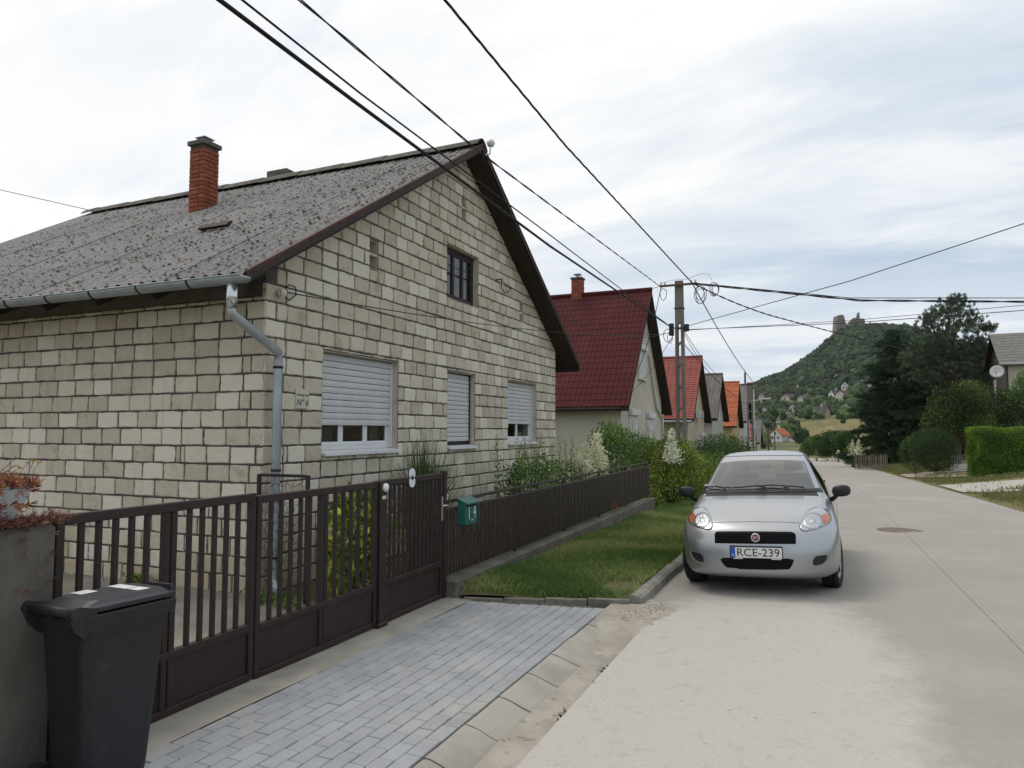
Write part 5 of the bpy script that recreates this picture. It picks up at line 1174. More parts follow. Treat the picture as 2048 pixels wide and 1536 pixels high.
for s in (1, -1):
    MB().prism([(3.66, .78), (3.62, 1.02), (3.74, 1.02), (3.80, .80)], 0, min(s * .66, s * .775), max(s * .66, s * .775)).build('tail_light', m_redlens, car, local=True)
    MB().box((min(s * .846, s * .852), 2.10, .80), (max(s * .846, s * .852), 2.26, .825)).build('door_handle', m_silver, car, local=True)
    MB().box((min(s * .8495, s * .853), 1.30, .30), (max(s * .8495, s * .853), 1.305, .86)).build('door_gap', m_gblk, car, local=True)
# ---------------------------------------------------------------- the row of gabled houses along the street
m_render_beige = mat('beige_render', (0.55, 0.505, 0.42), 0.95, (0.49, 0.45, 0.37), scale=1.2, detail=7, bump=0.4, bscale=60, stretch=(1, 1, 0.5))
m_render_grey = mat('pale_grey_render', (0.50, 0.49, 0.44), 0.95, (0.43, 0.42, 0.37), scale=1.2, detail=7, bump=0.3, bscale=60, stretch=(1, 1, 0.4))
m_render_yellow = mat('yellow_render', (0.52, 0.45, 0.25), 0.95, (0.46, 0.39, 0.21), scale=1.2, bump=0.3, bscale=60)
m_render_cream = mat('cream_render', (0.50, 0.45, 0.33), 0.95, (0.44, 0.395, 0.29), scale=1.2, bump=0.3, bscale=60)
m_render_white = mat('white_render', (0.62, 0.615, 0.59), 0.95, (0.55, 0.545, 0.52), scale=1.0, bump=0.2, bscale=40)
m_metaltile = mat('dark_red_metal_tile', (0.082, 0.016, 0.018), 0.8, (0.068, 0.013, 0.015), scale=2, spec=0.15, col3=(0.095, 0.021, 0.022), scale3=0.8)
m_redtile = mat('red_clay_tile', (0.30, 0.085, 0.068), 0.75, (0.25, 0.068, 0.056), scale=6, tint=0.12, objr=0.06)
m_orangetile = mat('orange_clay_tile', (0.42, 0.135, 0.055), 0.8, (0.33, 0.10, 0.045), scale=5, tint=0.15, objr=0.12)
m_greycorr = mat('grey_corrugated', (0.20, 0.185, 0.165), 0.95, (0.13, 0.12, 0.108), scale=4, detail=9, lo=0.3, hi=0.7, bump=0.5, bscale=20, stretch=(1, .4, .4))
m_slate = mat('grey_slate', (0.19, 0.18, 0.17), 0.9, (0.15, 0.142, 0.135), scale=6, detail=7, objr=0.08, bump=0.3, bscale=30)
m_shutter = mat('white_shutter', (0.60, 0.61, 0.62), 0.5)
m_trimwhite = mat('white_board', (0.62, 0.62, 0.60), 0.7)
m_farwin = mat('far_window', (0.03, 0.035, 0.04), 0.15, spec=0.6)
def rowhouse(label, X, y0, y1, zb, ze, za, ln, wall, roof_kind, rm, ov=0.35, eo=0.45, trim=None, rows=24, gable=None, group=None):
    ym = (y0 + y1) / 2; h = (y1 - y0) / 2; r = thing('row_house', (X - ln / 2, ym, zb), label, 'house', group); sl = (za - ze) / (h + eo); og = Vector(r.location)
    wz = lambda Y: za - 0.12 - sl * abs(Y - ym)
    w = MB().prism([(y0, zb - 1), (y1, zb - 1), (y1, wz(y1)), (ym, za - 0.12), (y0, wz(y0))], 0, X - ln, X).build('wall', wall, r)
    if gable: MB().prism([(y0 + .02, wz(y0)), (y1 - .02, wz(y1)), (ym, za - 0.14)], 0, X + 0.002, X + 0.03).build('gable_boards', gable, r)
    rz = lambda Y: za - sl * abs(Y - ym); e0, e1 = y0 - eo, y1 + eo; t = 0.06
    ro = MB().prism([(e0, rz(e0) - t), (ym, za - t), (e1, rz(e1) - t), (e1, rz(e1) - t - .05), (ym, za - t - .05), (e0, rz(e0) - t - .05)], 0, X - ln - .2, X + ov).build('roof', m_brownwood, r)
    ang = math.atan(sl); u = Vector((0, math.cos(ang), math.sin(ang))); nn = Vector((0, -u.z, u.y)); SLn = (h + eo) / math.cos(ang); x0, x1 = X - ln - .22, X + ov + .02; base = Vector((x1, e0, rz(e0)))
    if roof_kind == 'metal':
        PW_ = 1.08; step = SLn / 20; wv = 6; m = MB(); vs = []; seg = wv * 6
        for q in range(20):
            for (s, o) in ((q * step, .018), ((q + 1) * step, .008)):
                for i in range(seg + 1): vs.append((-PW_ * i / seg, s * u.y - (o + .008 * math.cos(2 * math.pi * i / 6)) * u.z, s * u.z + (o + .008 * math.cos(2 * math.pi * i / 6)) * u.y))
        n_ = seg + 1; m.add(vs, [(a * n_ + i, a * n_ + i + 1, (a + 1) * n_ + i + 1, (a + 1) * n_ + i) for a in range(39) for i in range(seg)], .5); me = m.mesh('roof_panel', fix=False); me.materials.append(rm)
        for k in range(int(math.ceil((x1 - x0) / PW_))): link('roof_panel', me, ro, base + Vector((-k * PW_, 0, 0)) - og)
    elif roof_kind == 'tile':
        step = SLn / rows; Lx = x1 - x0; seg = int(Lx / 0.075); m = MB(); vs = []
        for (s, o) in ((-.02, .045), (step * .55, .035), (step + .03, .015)):
            for i in range(seg + 1):
                wv = .013 * math.cos(2 * math.pi * i * .075 / 0.30); vs.append((-Lx * i / seg, s * u.y - (o + wv) * u.z, s * u.z + (o + wv) * u.y))
        n_ = seg + 1; vs += [(v[0], v[1] + .03 * u.z, v[2] - .03 * u.y) for v in vs[:n_]]
        m.add(vs, [(a * n_ + i, a * n_ + i + 1, (a + 1) * n_ + i + 1, (a + 1) * n_ + i) for a in range(2) for i in range(seg)] + [(3 * n_ + i, 3 * n_ + i + 1, i + 1, i) for i in range(seg)]); me = m.mesh('tile_row', fix=False); me.materials.append(rm)
        for k in range(rows): link('tile_row', me, ro, base + u * (k * step) - og)
    elif roof_kind == 'corr':
        PW_ = 1.15; m = MB(); vs = []; seg = 6 * 6
        for (s, o) in ((-.05, .05), (SLn, .03)):
            for i in range(seg + 1): c = .03 * math.cos(2 * math.pi * i / 6); vs.append((-PW_ * i / seg, s * u.y - (o + c) * u.z, s * u.z + (o + c) * u.y))
        n_ = seg + 1; m.add(vs, [(i, i + 1, n_ + i + 1, n_ + i) for i in range(seg)], .5); me = m.mesh('corrugated_sheet', fix=False, smooth=True); me.materials.append(rm)
        for k in range(int(math.ceil((x1 - x0) / PW_))): link('corrugated_sheet', me, ro, base + Vector((-k * PW_, 0, 0)) - og)
    else:
        step = SLn / 12; m = MB()
        for k in range(12):
            a = base + u * (k * step) + nn * .035; b = base + u * ((k + 1) * step + .02) + nn * .012; Lx = x1 - x0
            MB().add([a, a - Vector((Lx, 0, 0)), b - Vector((Lx, 0, 0)), b, a - nn * .02, a - Vector((Lx, 0, 0)) - nn * .02], [(0, 1, 2, 3), (4, 5, 1, 0)]).build('slate_row', rm, ro, fix=False)
    # far slope and ridge
    MB().prism([(ym, za + .0), (e1, rz(e1) + .0), (e1, rz(e1) - .058), (ym, za - .058)], 0, x0, x1).build('far_slope', rm, ro)
    MB().tube([(x0 - .02, ym, za + .03), (x1 + .02, ym, za + .03)], .09, 8).build('ridge', rm, ro)
    for s in (-1, 1):
        e = e0 if s < 0 else e1
        MB().prism([(ym, za - .005), (e, rz(e) - .005), (e, rz(e) - .16), (ym, za - .16)], 0, X + ov - .0, X + ov + .03).build('barge_board', trim or m_brownwood, ro)
        MB().prism([(ym, za - .13), (e, rz(e) - .13), (e, rz(e) - .16), (ym, za - .16)], 0, X + .035, X + ov - .002).build('soffit', m_brownwood, ro)
    return r
def shut_window(par, X, y0, y1, z0, z1, slats=True, proud=0.03, box=True, mm=None):
    w = MB().cbox((X + .002, y0 - .05, z0 - .04), (X + .035, y1 + .05, z1 + .02), .006).build('window', m_trimwhite if mm is None else mm, par)
    if slats:
        n = max(4, int((z1 - z0) / .11)); h = (z1 - z0) / n; me = MB().cbox((0, 0, 0), (.02, y1 - y0, h - .012), .005).mesh('shutter_slat'); me.materials.append(m_shutter)
        for k in range(n): link('shutter_slat', me, w, Vector((X + .03, y0, z0 + k * h)) - origin(w))
    else: MB().box((X + .034, y0 + .03, z0 + .03), (X + .04, y1 - .03, z1 - .03)).build('pane', m_farwin, w)
    if box: MB().cbox((X + .004, y0 - .08, z1 + .022), (X + .16, y1 + .08, z1 + .24), .02).build('shutter_box', m_trimwhite, w)
    MB().cbox((X + .002, y0 - .08, z0 - .10), (X + .12, y1 + .08, z0 - .045), .008).build('sill', m_trimwhite, w)
    return w
RXF = -6.0
h2 = rowhouse('beige house with steep dark red metal tile roof behind the flowering shrubs', RXF, 23.3, 30.1, -0.35, 2.50, 7.06, 10.5, m_render_beige, 'metal', m_metaltile)
for (xa, ya, xb, yb) in ((1276, 700, 1289, 758),): 
    p, q = onX(xa, ya, RXF), onX(xb, yb, RXF); shut_window(h2, RXF, p[1], q[1], q[2], p[2])
for (xa, ya, xb, yb) in ((1258, 832, 1273, 886), (1293, 838, 1305, 884)):
    p, q = onX(xa, ya, RXF), onX(xb, yb, RXF); shut_window(h2, RXF, p[1], q[1], q[2], p[2])
MB().tube([tuple(onX(1299, 710, RXF + .07)), tuple(onX(1310, 790, RXF + .07)), tuple(onX(1314, 815, RXF + .07)), (RXF + .07, 30.0, 2.2), (RXF + .07, 30.0, -.3)], .05, 8).build('downpipe', m_trimwhite, h2)
c2 = onX(1158, 595, -8.6); chimney(-8.6, 26.75, .42, .42, 6.3, 7.72, h2, bh=0.115, gap=.016)
MB().tube([(-8.6, 26.75, 7.79), (-8.6, 26.75, 7.93)], .07, 10).lathe([(.0, 7.99), (.17, 7.94), (.17, 7.92), (.0, 7.95)], (-8.6, 26.75, 0), n=12).build('chimney_cowl', m_zinc, h2)
MB().tube([(-5.9 - .0, 22.87, 2.42), (-16.2, 22.87, 2.45)], .065, 8).build('rain_gutter', m_brownwood, h2)
h3 = rowhouse('cream house with red clay tile roof and an air conditioner on its gable', RXF, 36.85, 42.6, -0.95, 2.28, 5.72, 9, m_render_cream, 'tile', m_redtile, rows=26)
p, q = onX(1386, 764, RXF), onX(1391, 800, RXF); shut_window(h3, RXF, p[1], q[1] + .35, q[2], p[2], False, box=False, mm=mat('green_window', (0.10, 0.13, 0.09), 0.6))
p, q = onX(1389, 822, RXF), onX(1402, 838, RXF); ac = MB().cbox((RXF + .05, p[1], q[2]), (RXF + .36, p[1] + .95, p[2]), .02).build('air_conditioner', m_trimwhite, h3)
MB().lathe([(0, 0), (.24, 0), (.24, .012), (0, .012)], (RXF + .362, p[1] + .40, (p[2] + q[2]) / 2), ax=0, n=16).build('fan_grille', m_greycorr, ac)
MB().tube([(RXF + .3, 36.35, 2.15), (-15.1, 36.35, 2.17)], .07, 8).build('rain_gutter', m_zinc, h3)
shut_window(h3, RXF, 41.0, 41.9, .1, 1.3)
h4 = rowhouse('pale house with weathered grey corrugated roof between the red and orange roofs', RXF, 46.2, 52.0, -1.25, 2.45, 5.45, 8, m_render_grey, 'corr', m_greycorr)
h5 = rowhouse('yellow house with bright orange clay tile roof', RXF, 57.9, 63.0, -1.6, 2.02, 5.62, 8, m_render_yellow, 'tile', m_orangetile, rows=22)
h6 = rowhouse('white house with plain grey slate roof and white barge boards', RXF, 67.2, 74.4, -1.9, 2.50, 6.0, 8, m_render_white, 'slate', m_slate, trim=m_trimwhite, gable=m_brownwood)
h7 = rowhouse('small white house with a crimson tile roof reaching low', RXF - .5, 79.2, 84.5, -2.2, .65, 3.05, 7, m_render_white, 'tile', mat('crimson_tile', (0.33, 0.05, 0.06), 0.7, tint=0.1), rows=16, trim=m_trimwhite)
h8 = rowhouse('small cream house with grey slate roof at the end of the row', RXF - .5, 90.5, 96, -2.5, .2, 3.0, 7, m_render_cream, 'slate', m_slate, trim=m_trimwhite)
for (hh, ya, z) in ((h4, 48.4, -.2), (h5, 59.6, -.4), (h6, 69.5, -.5)): shut_window(hh, RXF, ya, ya + .9, z, z + 1.2, False, box=False)
wa = onX(1329, 785, RXF)

# ---------------------------------------------------------------- poles and cables
m_pole = mat('pole_concrete', (0.21, 0.195, 0.165), 0.95, (0.15, 0.138, 0.118), scale=3, detail=8, bump=0.4, bscale=30, stretch=(1, 1, .3))
m_rust = mat('rusty_steel', (0.10, 0.065, 0.05), 0.8, (0.15, 0.09, 0.06), scale=9)
def pole(label, X, Y, ztop, w=0.26, d=0.2, solid=1.45, slots=8):
    zb = float(hz(X, Y)) - .2; r = thing('utility_pole', (X, Y, zb), label, 'utility pole', 'concrete utility poles on the house side of the street'); m = MB(); H_ = ztop - zb; k = lambda z: 1 + .35 * (ztop - z) / H_
    zs = ztop - solid; lw = .095
    def leg(s, z0, z1): a0, a1 = w / 2 * k(z0), w / 2 * k(z1); m.add([(X + s * a0, Y - d / 2, z0), (X + s * (a0 - lw), Y - d / 2, z0), (X + s * (a0 - lw), Y + d / 2, z0), (X + s * a0, Y + d / 2, z0), (X + s * a1, Y - d / 2, z1), (X + s * (a1 - lw), Y - d / 2, z1), (X + s * (a1 - lw), Y + d / 2, z1), (X + s * a1, Y + d / 2, z1)], [(0, 3, 2, 1), (4, 5, 6, 7), (0, 1, 5, 4), (1, 2, 6, 5), (2, 3, 7, 6), (3, 0, 4, 7)])
    for s in (-1, 1): leg(s, zb, zs)
    a = w / 2 * k(zs); b = w / 2; m.add([(X - a, Y - d / 2, zs), (X + a, Y - d / 2, zs), (X + a, Y + d / 2, zs), (X - a, Y + d / 2, zs), (X - b, Y - d / 2 * .9, ztop), (X + b, Y - d / 2 * .9, ztop), (X + b, Y + d / 2 * .9, ztop), (X - b, Y + d / 2 * .9, ztop)], [(0, 3, 2, 1), (4, 5, 6, 7), (0, 1, 5, 4), (1, 2, 6, 5), (2, 3, 7, 6), (3, 0, 4, 7)])
    hs = (zs - zb) / slots
    for i in range(slots):
        z0 = zb + i * hs; a = w / 2 * k(z0) - lw + .004; n_ = 6; arc = [(X - a + 2 * a * j / n_, z0 + .16 - .07 * math.sin(math.pi * j / n_)) for j in range(n_ + 1)]; arc2 = [(X - a + 2 * a * j / n_, z0 - .03 + .07 * math.sin(math.pi * j / n_)) for j in range(n_, -1, -1)]
        m.prism([(p[0], p[1]) for p in arc + arc2], 1, Y - d / 2 + .012, Y + d / 2 - .012)
    m.build('shaft', m_pole, r); return r
PX, PY, PT = -4.1, 23.86, 6.73
p1 = pole('tall concrete pole with slotted shaft and coiled black cables beside the dark red roof', PX, PY, PT)
MB().cbox((PX - .62, PY - .17, PT - .19), (PX + .62, PY - .11, PT - .12), .006).build('cross_arm', m_rust, p1)
MB().tube([(PX - .62, PY - .14, PT - .05), (PX - .2, PY - .14, PT + .02), (PX + .3, PY - .14, PT + .02), (PX + .75, PY - .14, PT + .16), (PX + 1.0, PY - .14, PT + .12), (PX + 1.1, PY - .14, PT - .1)], .006, 4).build('earth_wire', m_rust, p1)
for x in (-.58, -.45, .42, .56): MB().lathe([(.0, -.06), (.035, -.05), (.02, -.02), (.035, .01), (.02, .04), (.0, .06)], (PX + x, PY - .14, PT - .06), n=8).build('insulator', m_porc, p1)
for z in (PT - .95, PT - 1.62): MB().cbox((PX - .165, PY - .125, z), (PX + .165, PY + .125, z + .04), .005).build('clamp', m_rust, p1)
MB().cbox((PX - .32, PY - .22, PT - 1.86), (PX - .17, PY - .10, PT - 1.45), .01).build('splice_box', m_blk, p1); MB().cbox((PX + .17, PY - .22, PT - 1.74), (PX + .33, PY - .10, PT - 1.5), .01).build('splice_box', m_blk, p1)
for (cx_, cz_, rr) in ((PX + .72, PT - .55, .30), (PX + .72, PT - .60, .25), (PX + 1.18, PT - .42, .20), (PX + 1.20, PT - .44, .17), (PX - .36, PT - 1.85, .22), (PX - .30, PT - 1.95, .17), (PX - .50, PT - .45, .20), (PX + .70, PT - .50, .22), (PX + 1.16, PT - .40, .23)):
    e_ = random.uniform(.6, 1.0); MB().tube([(cx_ + rr * .75 * math.cos(a) * e_, PY - .16 + .05 * math.sin(2 * a), cz_ + rr * math.sin(a)) for a in np.linspace(0, 6.2832, 22)], .011, 5, cap=False).build('cable_coil', m_bwire, p1)
P2X, P2Y, P2T = -4.1, 51.2, 5.0
p2 = pole('grey concrete pole standing before the white house with the slate roof', P2X, P2Y, P2T, w=.34)
MB().cbox((P2X - .6, P2Y - .17, P2T - .15), (P2X + .6, P2Y - .11, P2T - .08), .006).build('cross_arm', m_rust, p2)
MB().tube([(P2X + .1, P2Y - .1, P2T - 1.3), (P2X + .9, P2Y - .1, P2T - 1.15)], .025, 6).cbox((P2X + .6, P2Y - .18, P2T - 1.2), (P2X + 1.35, P2Y - .02, P2T - 1.1), .02).build('street_lamp', m_trimwhite, p2)
MB().tube([(P2X + .26, P2Y - .12, P2T - .5), (P2X + .28, P2Y - .12, -1.2)], .045, 6).build('white_conduit', m_trimwhite, p2)
def cable(label, pts, sag=0.0, r=0.012, strands=1, twist=0.5, n=None):
    """pts: way points; straight or sagging run, optionally a twisted bundle"""
    P_ = []
    for a, b in zip(pts[:-1], pts[1:]):
        a, b = Vector([float(v) for v in a]), Vector([float(v) for v in b]); k = n or (int((b - a).length / (twist / 10)) if strands > 1 else 24)
        for i in range(k): t = i / k; q = a.lerp(b, t); q.z -= 4 * sag * t * (1 - t); P_.append(q)
    P_.append(Vector([float(v) for v in pts[-1]])); root_ = thing('cable', P_[0], label, 'cable')
    if strands == 1: MB().tube(P_, r, 5).build('strand', m_bwire, root_, smooth=True); return
    for s in range(strands):
        Q = []; dist = 0; prev = P_[0]
        for q in P_:
            dist += (q - prev).length; prev = q; d = (P_[-1] - P_[0]).normalized(); a = d.cross(Vector((0, 0, 1))).normalized(); b = a.cross(d); th = 2 * math.pi * (dist / twist + s / strands)
            Q.append(q + (a * math.cos(th) + b * math.sin(th)) * r * 1.05)
        MB().tube(Q, r, 5).build('strand', m_bwire, root_, smooth=True)
top = (PX + .45, PY - .14, PT - .12)
cable('thick twisted black power cable rising from the slotted pole over the verge', [top, onX(1130, 290, -4.1), onX(890, 0, -4.1), (-4.0, -16, 7.95)], r=.010, strands=3, twist=1.3)
cable('twisted black cable running down the street between the two concrete poles', [top, (P2X + .3, P2Y - .14, P2T - .05)], sag=.25, r=.010, strands=3, twist=1.4)
lo = (PX - .22, PY - .16, PT - 1.6)
cable('heavy black telephone cable crossing the limestone gable, lower of the close pair', [lo, onX(1100, 492, -4.1), onX(700, 196, -4.1), onX(440, 0, -4.1), (-4.1, -16, 5.6)], r=.021)
cable('thin black telephone cable crossing the limestone gable, upper of the close pair', [lo, onX(1100, 470, -4.1), onX(720, 186, -4.1), onX(485, 0, -4.1), (-4.0, -16, 5.9)], r=.011)
cable('twisted black cable from the cross arm past the tip of the limestone gable', [(PX - .56, PY - .14, PT - .2), onX(960, 305, -4.1), onX(600, 0, -4.1), (-4.2, -16, 6.3)], r=.008, strands=2, twist=1.6)
cable('pair of black cables from the pole top to the right over the road, upper strand', [top, onD(1700, 596, 19.5), onD(2100, 596, 18.5), onD(2300, 590, 18)], r=.012, sag=.0)
cable('pair of black cables from the pole top to the right over the road, lower strand', [(top[0], top[1], top[2] - .03), onD(1720, 601, 19.6), onD(2100, 604, 18.6), onD(2300, 602, 18.1)], r=.016, sag=.0, strands=2, twist=2.0)
cable('slack black service cable from the pole top to the house with the satellite dish', [top, onD(1560, 636, 28), onD(1985, 738, 47)], r=.014, strands=2, twist=1.2, sag=.1)
cable('straight thin cable climbing from the pole waist to the upper right', [(PX + .2, PY, PT - 1.55), onD(1700, 562, 17), onD(2100, 430, 14), onD(2300, 360, 12)], r=.011)
cable('level thin cable from the pole waist across the road, dark one', [(PX + .2, PY, PT - 1.66), onD(1700, 646, 20), onD(2100, 617, 18), onD(2300, 604, 17)], r=.011)
cable('level thin cable from the pole waist across the road, pale one', [(PX + .2, PY, PT - 1.68), onD(1700, 641, 20), onD(2100, 606, 18), onD(2300, 590, 17)], r=.008)
cable('black service cable from the pole to the hook beside the attic window', [(PX - .2, PY - .1, PT - 1.7), (GX + .07, 11.75, 4.46)], sag=.55, r=.007)
cable('black service cable from the pole to the insulator by the gutter', [(PX - .2, PY - .1, PT - 1.75), (GX + .05, 6.06, 3.22)], sag=.25, r=.007)
cable('drooping black wire from the cross arm to the dark red roofed house', [(PX - .58, PY - .14, PT - .2), (RXF + .1, 23.8, 3.1)], sag=.5, r=.012)
cable('grey wire from the pole waist to the dark red roofed house', [(PX - .25, PY - .14, PT - 1.9), (RXF + .1, 24.0, 2.95)], sag=.2, r=.008)
cable('thin wire from the pole waist to the grey corrugated roof', [(PX + .15, PY, PT - 1.7), (RXF + .4, 49.1, 5.2)], sag=.3, r=.011)
cable('thin wire from the pole waist to the red tiled house', [(PX + .15, PY, PT - 1.8), (RXF + .4, 39.8, 5.4)], sag=.1, r=.010)
cable('slack wire from the slotted pole down to the slate roofed house', [(PX + .1, PY, PT - 2.1), (P2X, P2Y - .1, P2T - 1.6)], sag=.3, r=.013)
cable('wire from the cross arm over the ridge of the dark red roof', [(PX - .6, PY - .14, PT - .15), (-9.0, 26.0, 6.6)], sag=.1, r=.009)
cable('thin wire in the sky left of the limestone house ridge', [(-14.4, RY, 6.5), onD(-60, 366, 17)], r=.008)
for k, (xx, zz) in enumerate(((.5, -.1), (-.5, -.1))):
    cable(['thin wire running on from the far pole towards the hill, street side', 'thin wire running on from the far pole towards the hill, house side'][k], [(P2X + xx, P2Y - .14, P2T + zz), (P2X + xx, 100, 3.6)], sag=.3, r=.012)
# ---------------------------------------------------------------- plants
def unit(n): v = rng.normal(size=(n, 3)); return v / np.linalg.norm(v, axis=1)[:, None]
def diamonds(P, size, aspect=0.5, axis=None, spread=1.0, fold=0.25):
    """one folded leaf per point; axis = preferred leaf direction"""
    n = len(P); a = unit(n) * spread + (0 if axis is None else np.asarray(axis)); a /= np.linalg.norm(a, axis=1)[:, None]
    b = np.cross(a, unit(n)); b /= np.linalg.norm(b, axis=1)[:, None] + 1e-9; c = np.cross(a, b); s = np.asarray(size).reshape(-1, 1) * np.ones((n, 1))
    V = np.stack([P, P + a * s * .5 + b * s * aspect * .5 + c * s * fold * .3, P + a * s, P + a * s * .5 - b * s * aspect * .5 + c * s * fold * .3], 1).reshape(-1, 3)
    k = np.arange(n)[:, None] * 4; F = np.concatenate([k + np.array([[0, 1, 2]]), k + np.array([[0, 2, 3]])]); return V, F
def lumps_points(lumps, n, shell=0.35):
    """points in the outer part of a set of ellipsoids: (cx, cy, cz, rx, ry, rz)"""
    L_ = np.array(lumps, float); vol = (L_[:, 3] * L_[:, 4] * L_[:, 5]) ** .67; idx = rng.choice(len(L_), n, p=vol / vol.sum()); d = unit(n); r = (1 - shell * rng.random(n) ** 1.5) * rng.uniform(.92, 1.06, n)
    return L_[idx, :3] + d * L_[idx, 3:6] * r[:, None], d, idx
def tints(P, n, amp=0.5, f=1.2): return np.clip(.5 + amp * (np.sin(P[:, 0] * f * 2.1 + 1.3 * np.sin(P[:, 2] * f * 2.7)) * np.cos(P[:, 1] * f * 1.7 + P[:, 2] * f)) * .5 + rng.uniform(-.35, .35, n), 0, 1)
m_stem = mat('stem_bark', (0.075, 0.055, 0.04), 0.9, (0.11, 0.085, 0.06), scale=20)
m_twig = mat('green_stem', (0.10, 0.14, 0.05), 0.8)
def leafy(name, label, cat, base, lumps, n, size, mm, stems=6, aspect=0.5, group=None, up=0.3, shell=.45, core=None, stem_m=None):
    r = thing(name, base, label, cat, group); P, d, idx = lumps_points(lumps, n, shell); sz = size * rng.uniform(.6, 1.3, n)
    V, F = diamonds(P, sz, aspect, d * .6 + np.array([0, 0, up]), .8); npobj('foliage', V, F, np.repeat(tints(P, n), 4), mm, r)
    for k in range(stems):
        l = lumps[k % len(lumps)]; tgt = Vector((l[0] + random.uniform(-.5, .5) * l[3], l[1] + random.uniform(-.5, .5) * l[4], l[2] + random.uniform(-.2, .5) * l[5])); b = Vector([float(v) for v in base]) + Vector((random.uniform(-.08, .08), random.uniform(-.08, .08), -.05))
        mid = b.lerp(tgt, .5) + Vector((random.uniform(-.05, .05), random.uniform(-.05, .05), .05)); MB().tube([b, mid, tgt], [.02, .014, .006], 5).build('stem', stem_m or m_stem, r)
    return r
m_auc = leaf_mat('spotted_laurel', (0.10, 0.17, 0.03), (0.16, 0.24, 0.035), tint=.45, trans=.2, rough=.35, hue=(0.42, 0.46, 0.07))
m_green1 = leaf_mat('fresh_green', (0.085, 0.16, 0.03), (0.12, 0.21, 0.04), tint=.45, hue=(0.19, 0.28, 0.05))
m_green2 = leaf_mat('mid_green', (0.085, 0.155, 0.038), (0.115, 0.195, 0.045), tint=.5)
m_yellow = leaf_mat('yellow_green', (0.105, 0.165, 0.03), (0.15, 0.21, 0.035), tint=.5, hue=(0.24, 0.28, 0.045))
m_dark = leaf_mat('dark_green', (0.035, 0.065, 0.022), (0.05, 0.085, 0.028), tint=.5)
m_dark2 = leaf_mat('shade_green', (0.04, 0.08, 0.025), (0.055, 0.10, 0.03), tint=.55, hue=(0.08, 0.13, 0.035))
m_needle = leaf_mat('spruce_needles', (0.026, 0.055, 0.026), (0.038, 0.072, 0.032), tint=.55, trans=.1)
m_pine = leaf_mat('pine_needles', (0.075, 0.115, 0.07), (0.10, 0.145, 0.085), tint=.5, trans=.2, hue=(0.14, 0.18, 0.11))
m_cream = leaf_mat('cream_bloom', (0.78, 0.77, 0.55), (0.66, 0.67, 0.45), tint=.2, trans=.25)
m_white = leaf_mat('white_bloom', (0.80, 0.80, 0.66), (0.70, 0.72, 0.55), tint=.2, trans=.25)
m_blade = leaf_mat('grass_blade', (0.075, 0.115, 0.045), (0.10, 0.15, 0.06), tint=.4, trans=.25)
# spotted laurel behind the gate
leafy('laurel_shrub', 'yellow spotted laurel shrub behind the steel gate', 'shrub', (-4.45, 6.25, 0), [(-4.45, 6.2, .35, .34, .36, .36), (-4.40, 6.25, .65, .34, .38, .32), (-4.55, 6.4, .85, .25, .3, .22)], 1500, .12, m_auc, 8, .42, up=.1, shell=.6)
# upright grasses under the window
def fountain(name, label, base, n, h, spread, mm, w=.006, cat='plant', group=None):
    r = thing(name, base, label, cat, group); V = []; F = []; T = []
    for k in range(n):
        a = random.random() * 6.283; L_ = h * random.uniform(.55, 1.05); s = spread * random.uniform(.1, 1); b0 = Vector([float(v) for v in base]) + Vector((random.gauss(0, .06), random.gauss(0, .06), 0)); d = Vector((math.cos(a), math.sin(a), 0)); sd_ = Vector((-d.y, d.x, 0)) * w; i0 = len(V); t = random.random()
        for j, q in enumerate((0, .35, .7, 1.0)):
            c = b0 + d * s * q ** 1.7 + Vector((0, 0, L_ * (q - .22 * q ** 3 * s / spread))); ww = 1 - q * .92; V += [c + sd_ * ww, c - sd_ * ww]; T += [t, t]
        F += [(i0 + 2 * j, i0 + 2 * j + 1, i0 + 2 * j + 3, i0 + 2 * j + 2) for j in range(3)]
    npobj('blades', np.array([tuple(v) for v in V]), np.array(F), np.array(T), mm, r); return r
gpn = onX(840, 1060, -4.45)
fountain('ornamental_grass', 'tall arching ornamental grass between the big window and the garden gate', (-4.45, 7.6, 0), 1000, 1.68, .70, m_blade, w=.011)
# shrub with upright shoots
def shooty(name, label, base, lumps, n, size, shoots, mm, sm, group=None):
    r = leafy(name, label, 'shrub', base, lumps, n, size, mm, 6, .5, group)
    pts = []; L_ = []
    for (x, y, z, h) in shoots:
        MB().tube([(x, y, z - .25), (x + .02, y, z + h * .5), (x + random.uniform(-.08, .08), y + random.uniform(-.08, .08), z + h)], [.006, .005, .002], 4).build('shoot', m_twig, r)
        for k in range(int(h / .012)): t = k / (h / .012); pts.append((x + random.gauss(0, .035) * (1.2 - t), y + random.gauss(0, .035) * (1.2 - t), z + h * t)); L_.append(size * (1.1 - .6 * t))
    if pts:
        P = np.array(pts); V, F = diamonds(P, np.array(L_), .5, np.array([0, 0, .6]), .9); npobj('shoot_leaves', V, F, np.repeat(rng.uniform(.3, 1, len(P)), 4), sm, r)
    return r
sx_, sy_ = -4.35, 10.9
shooty('green_shrub', 'fresh green shrub with upright shoots between the small windows and the picket fence', (sx_, sy_, 0), [(sx_ + .1, sy_ - .55, .75, .45, .6, .45), (sx_, sy_ + .3, .8, .45, .75, .5), (sx_ + .15, sy_ + 1.2, .75, .4, .6, .42), (sx_, sy_ - .2, .35, .5, 1.1, .35)], 5200, .06,
       [(sx_ + random.uniform(-.3, .3), sy_ + dy + random.uniform(-.1, .1), .95, random.uniform(.3, .75)) for dy in np.linspace(-.9, 1.5, 15)], m_green2, m_green1)
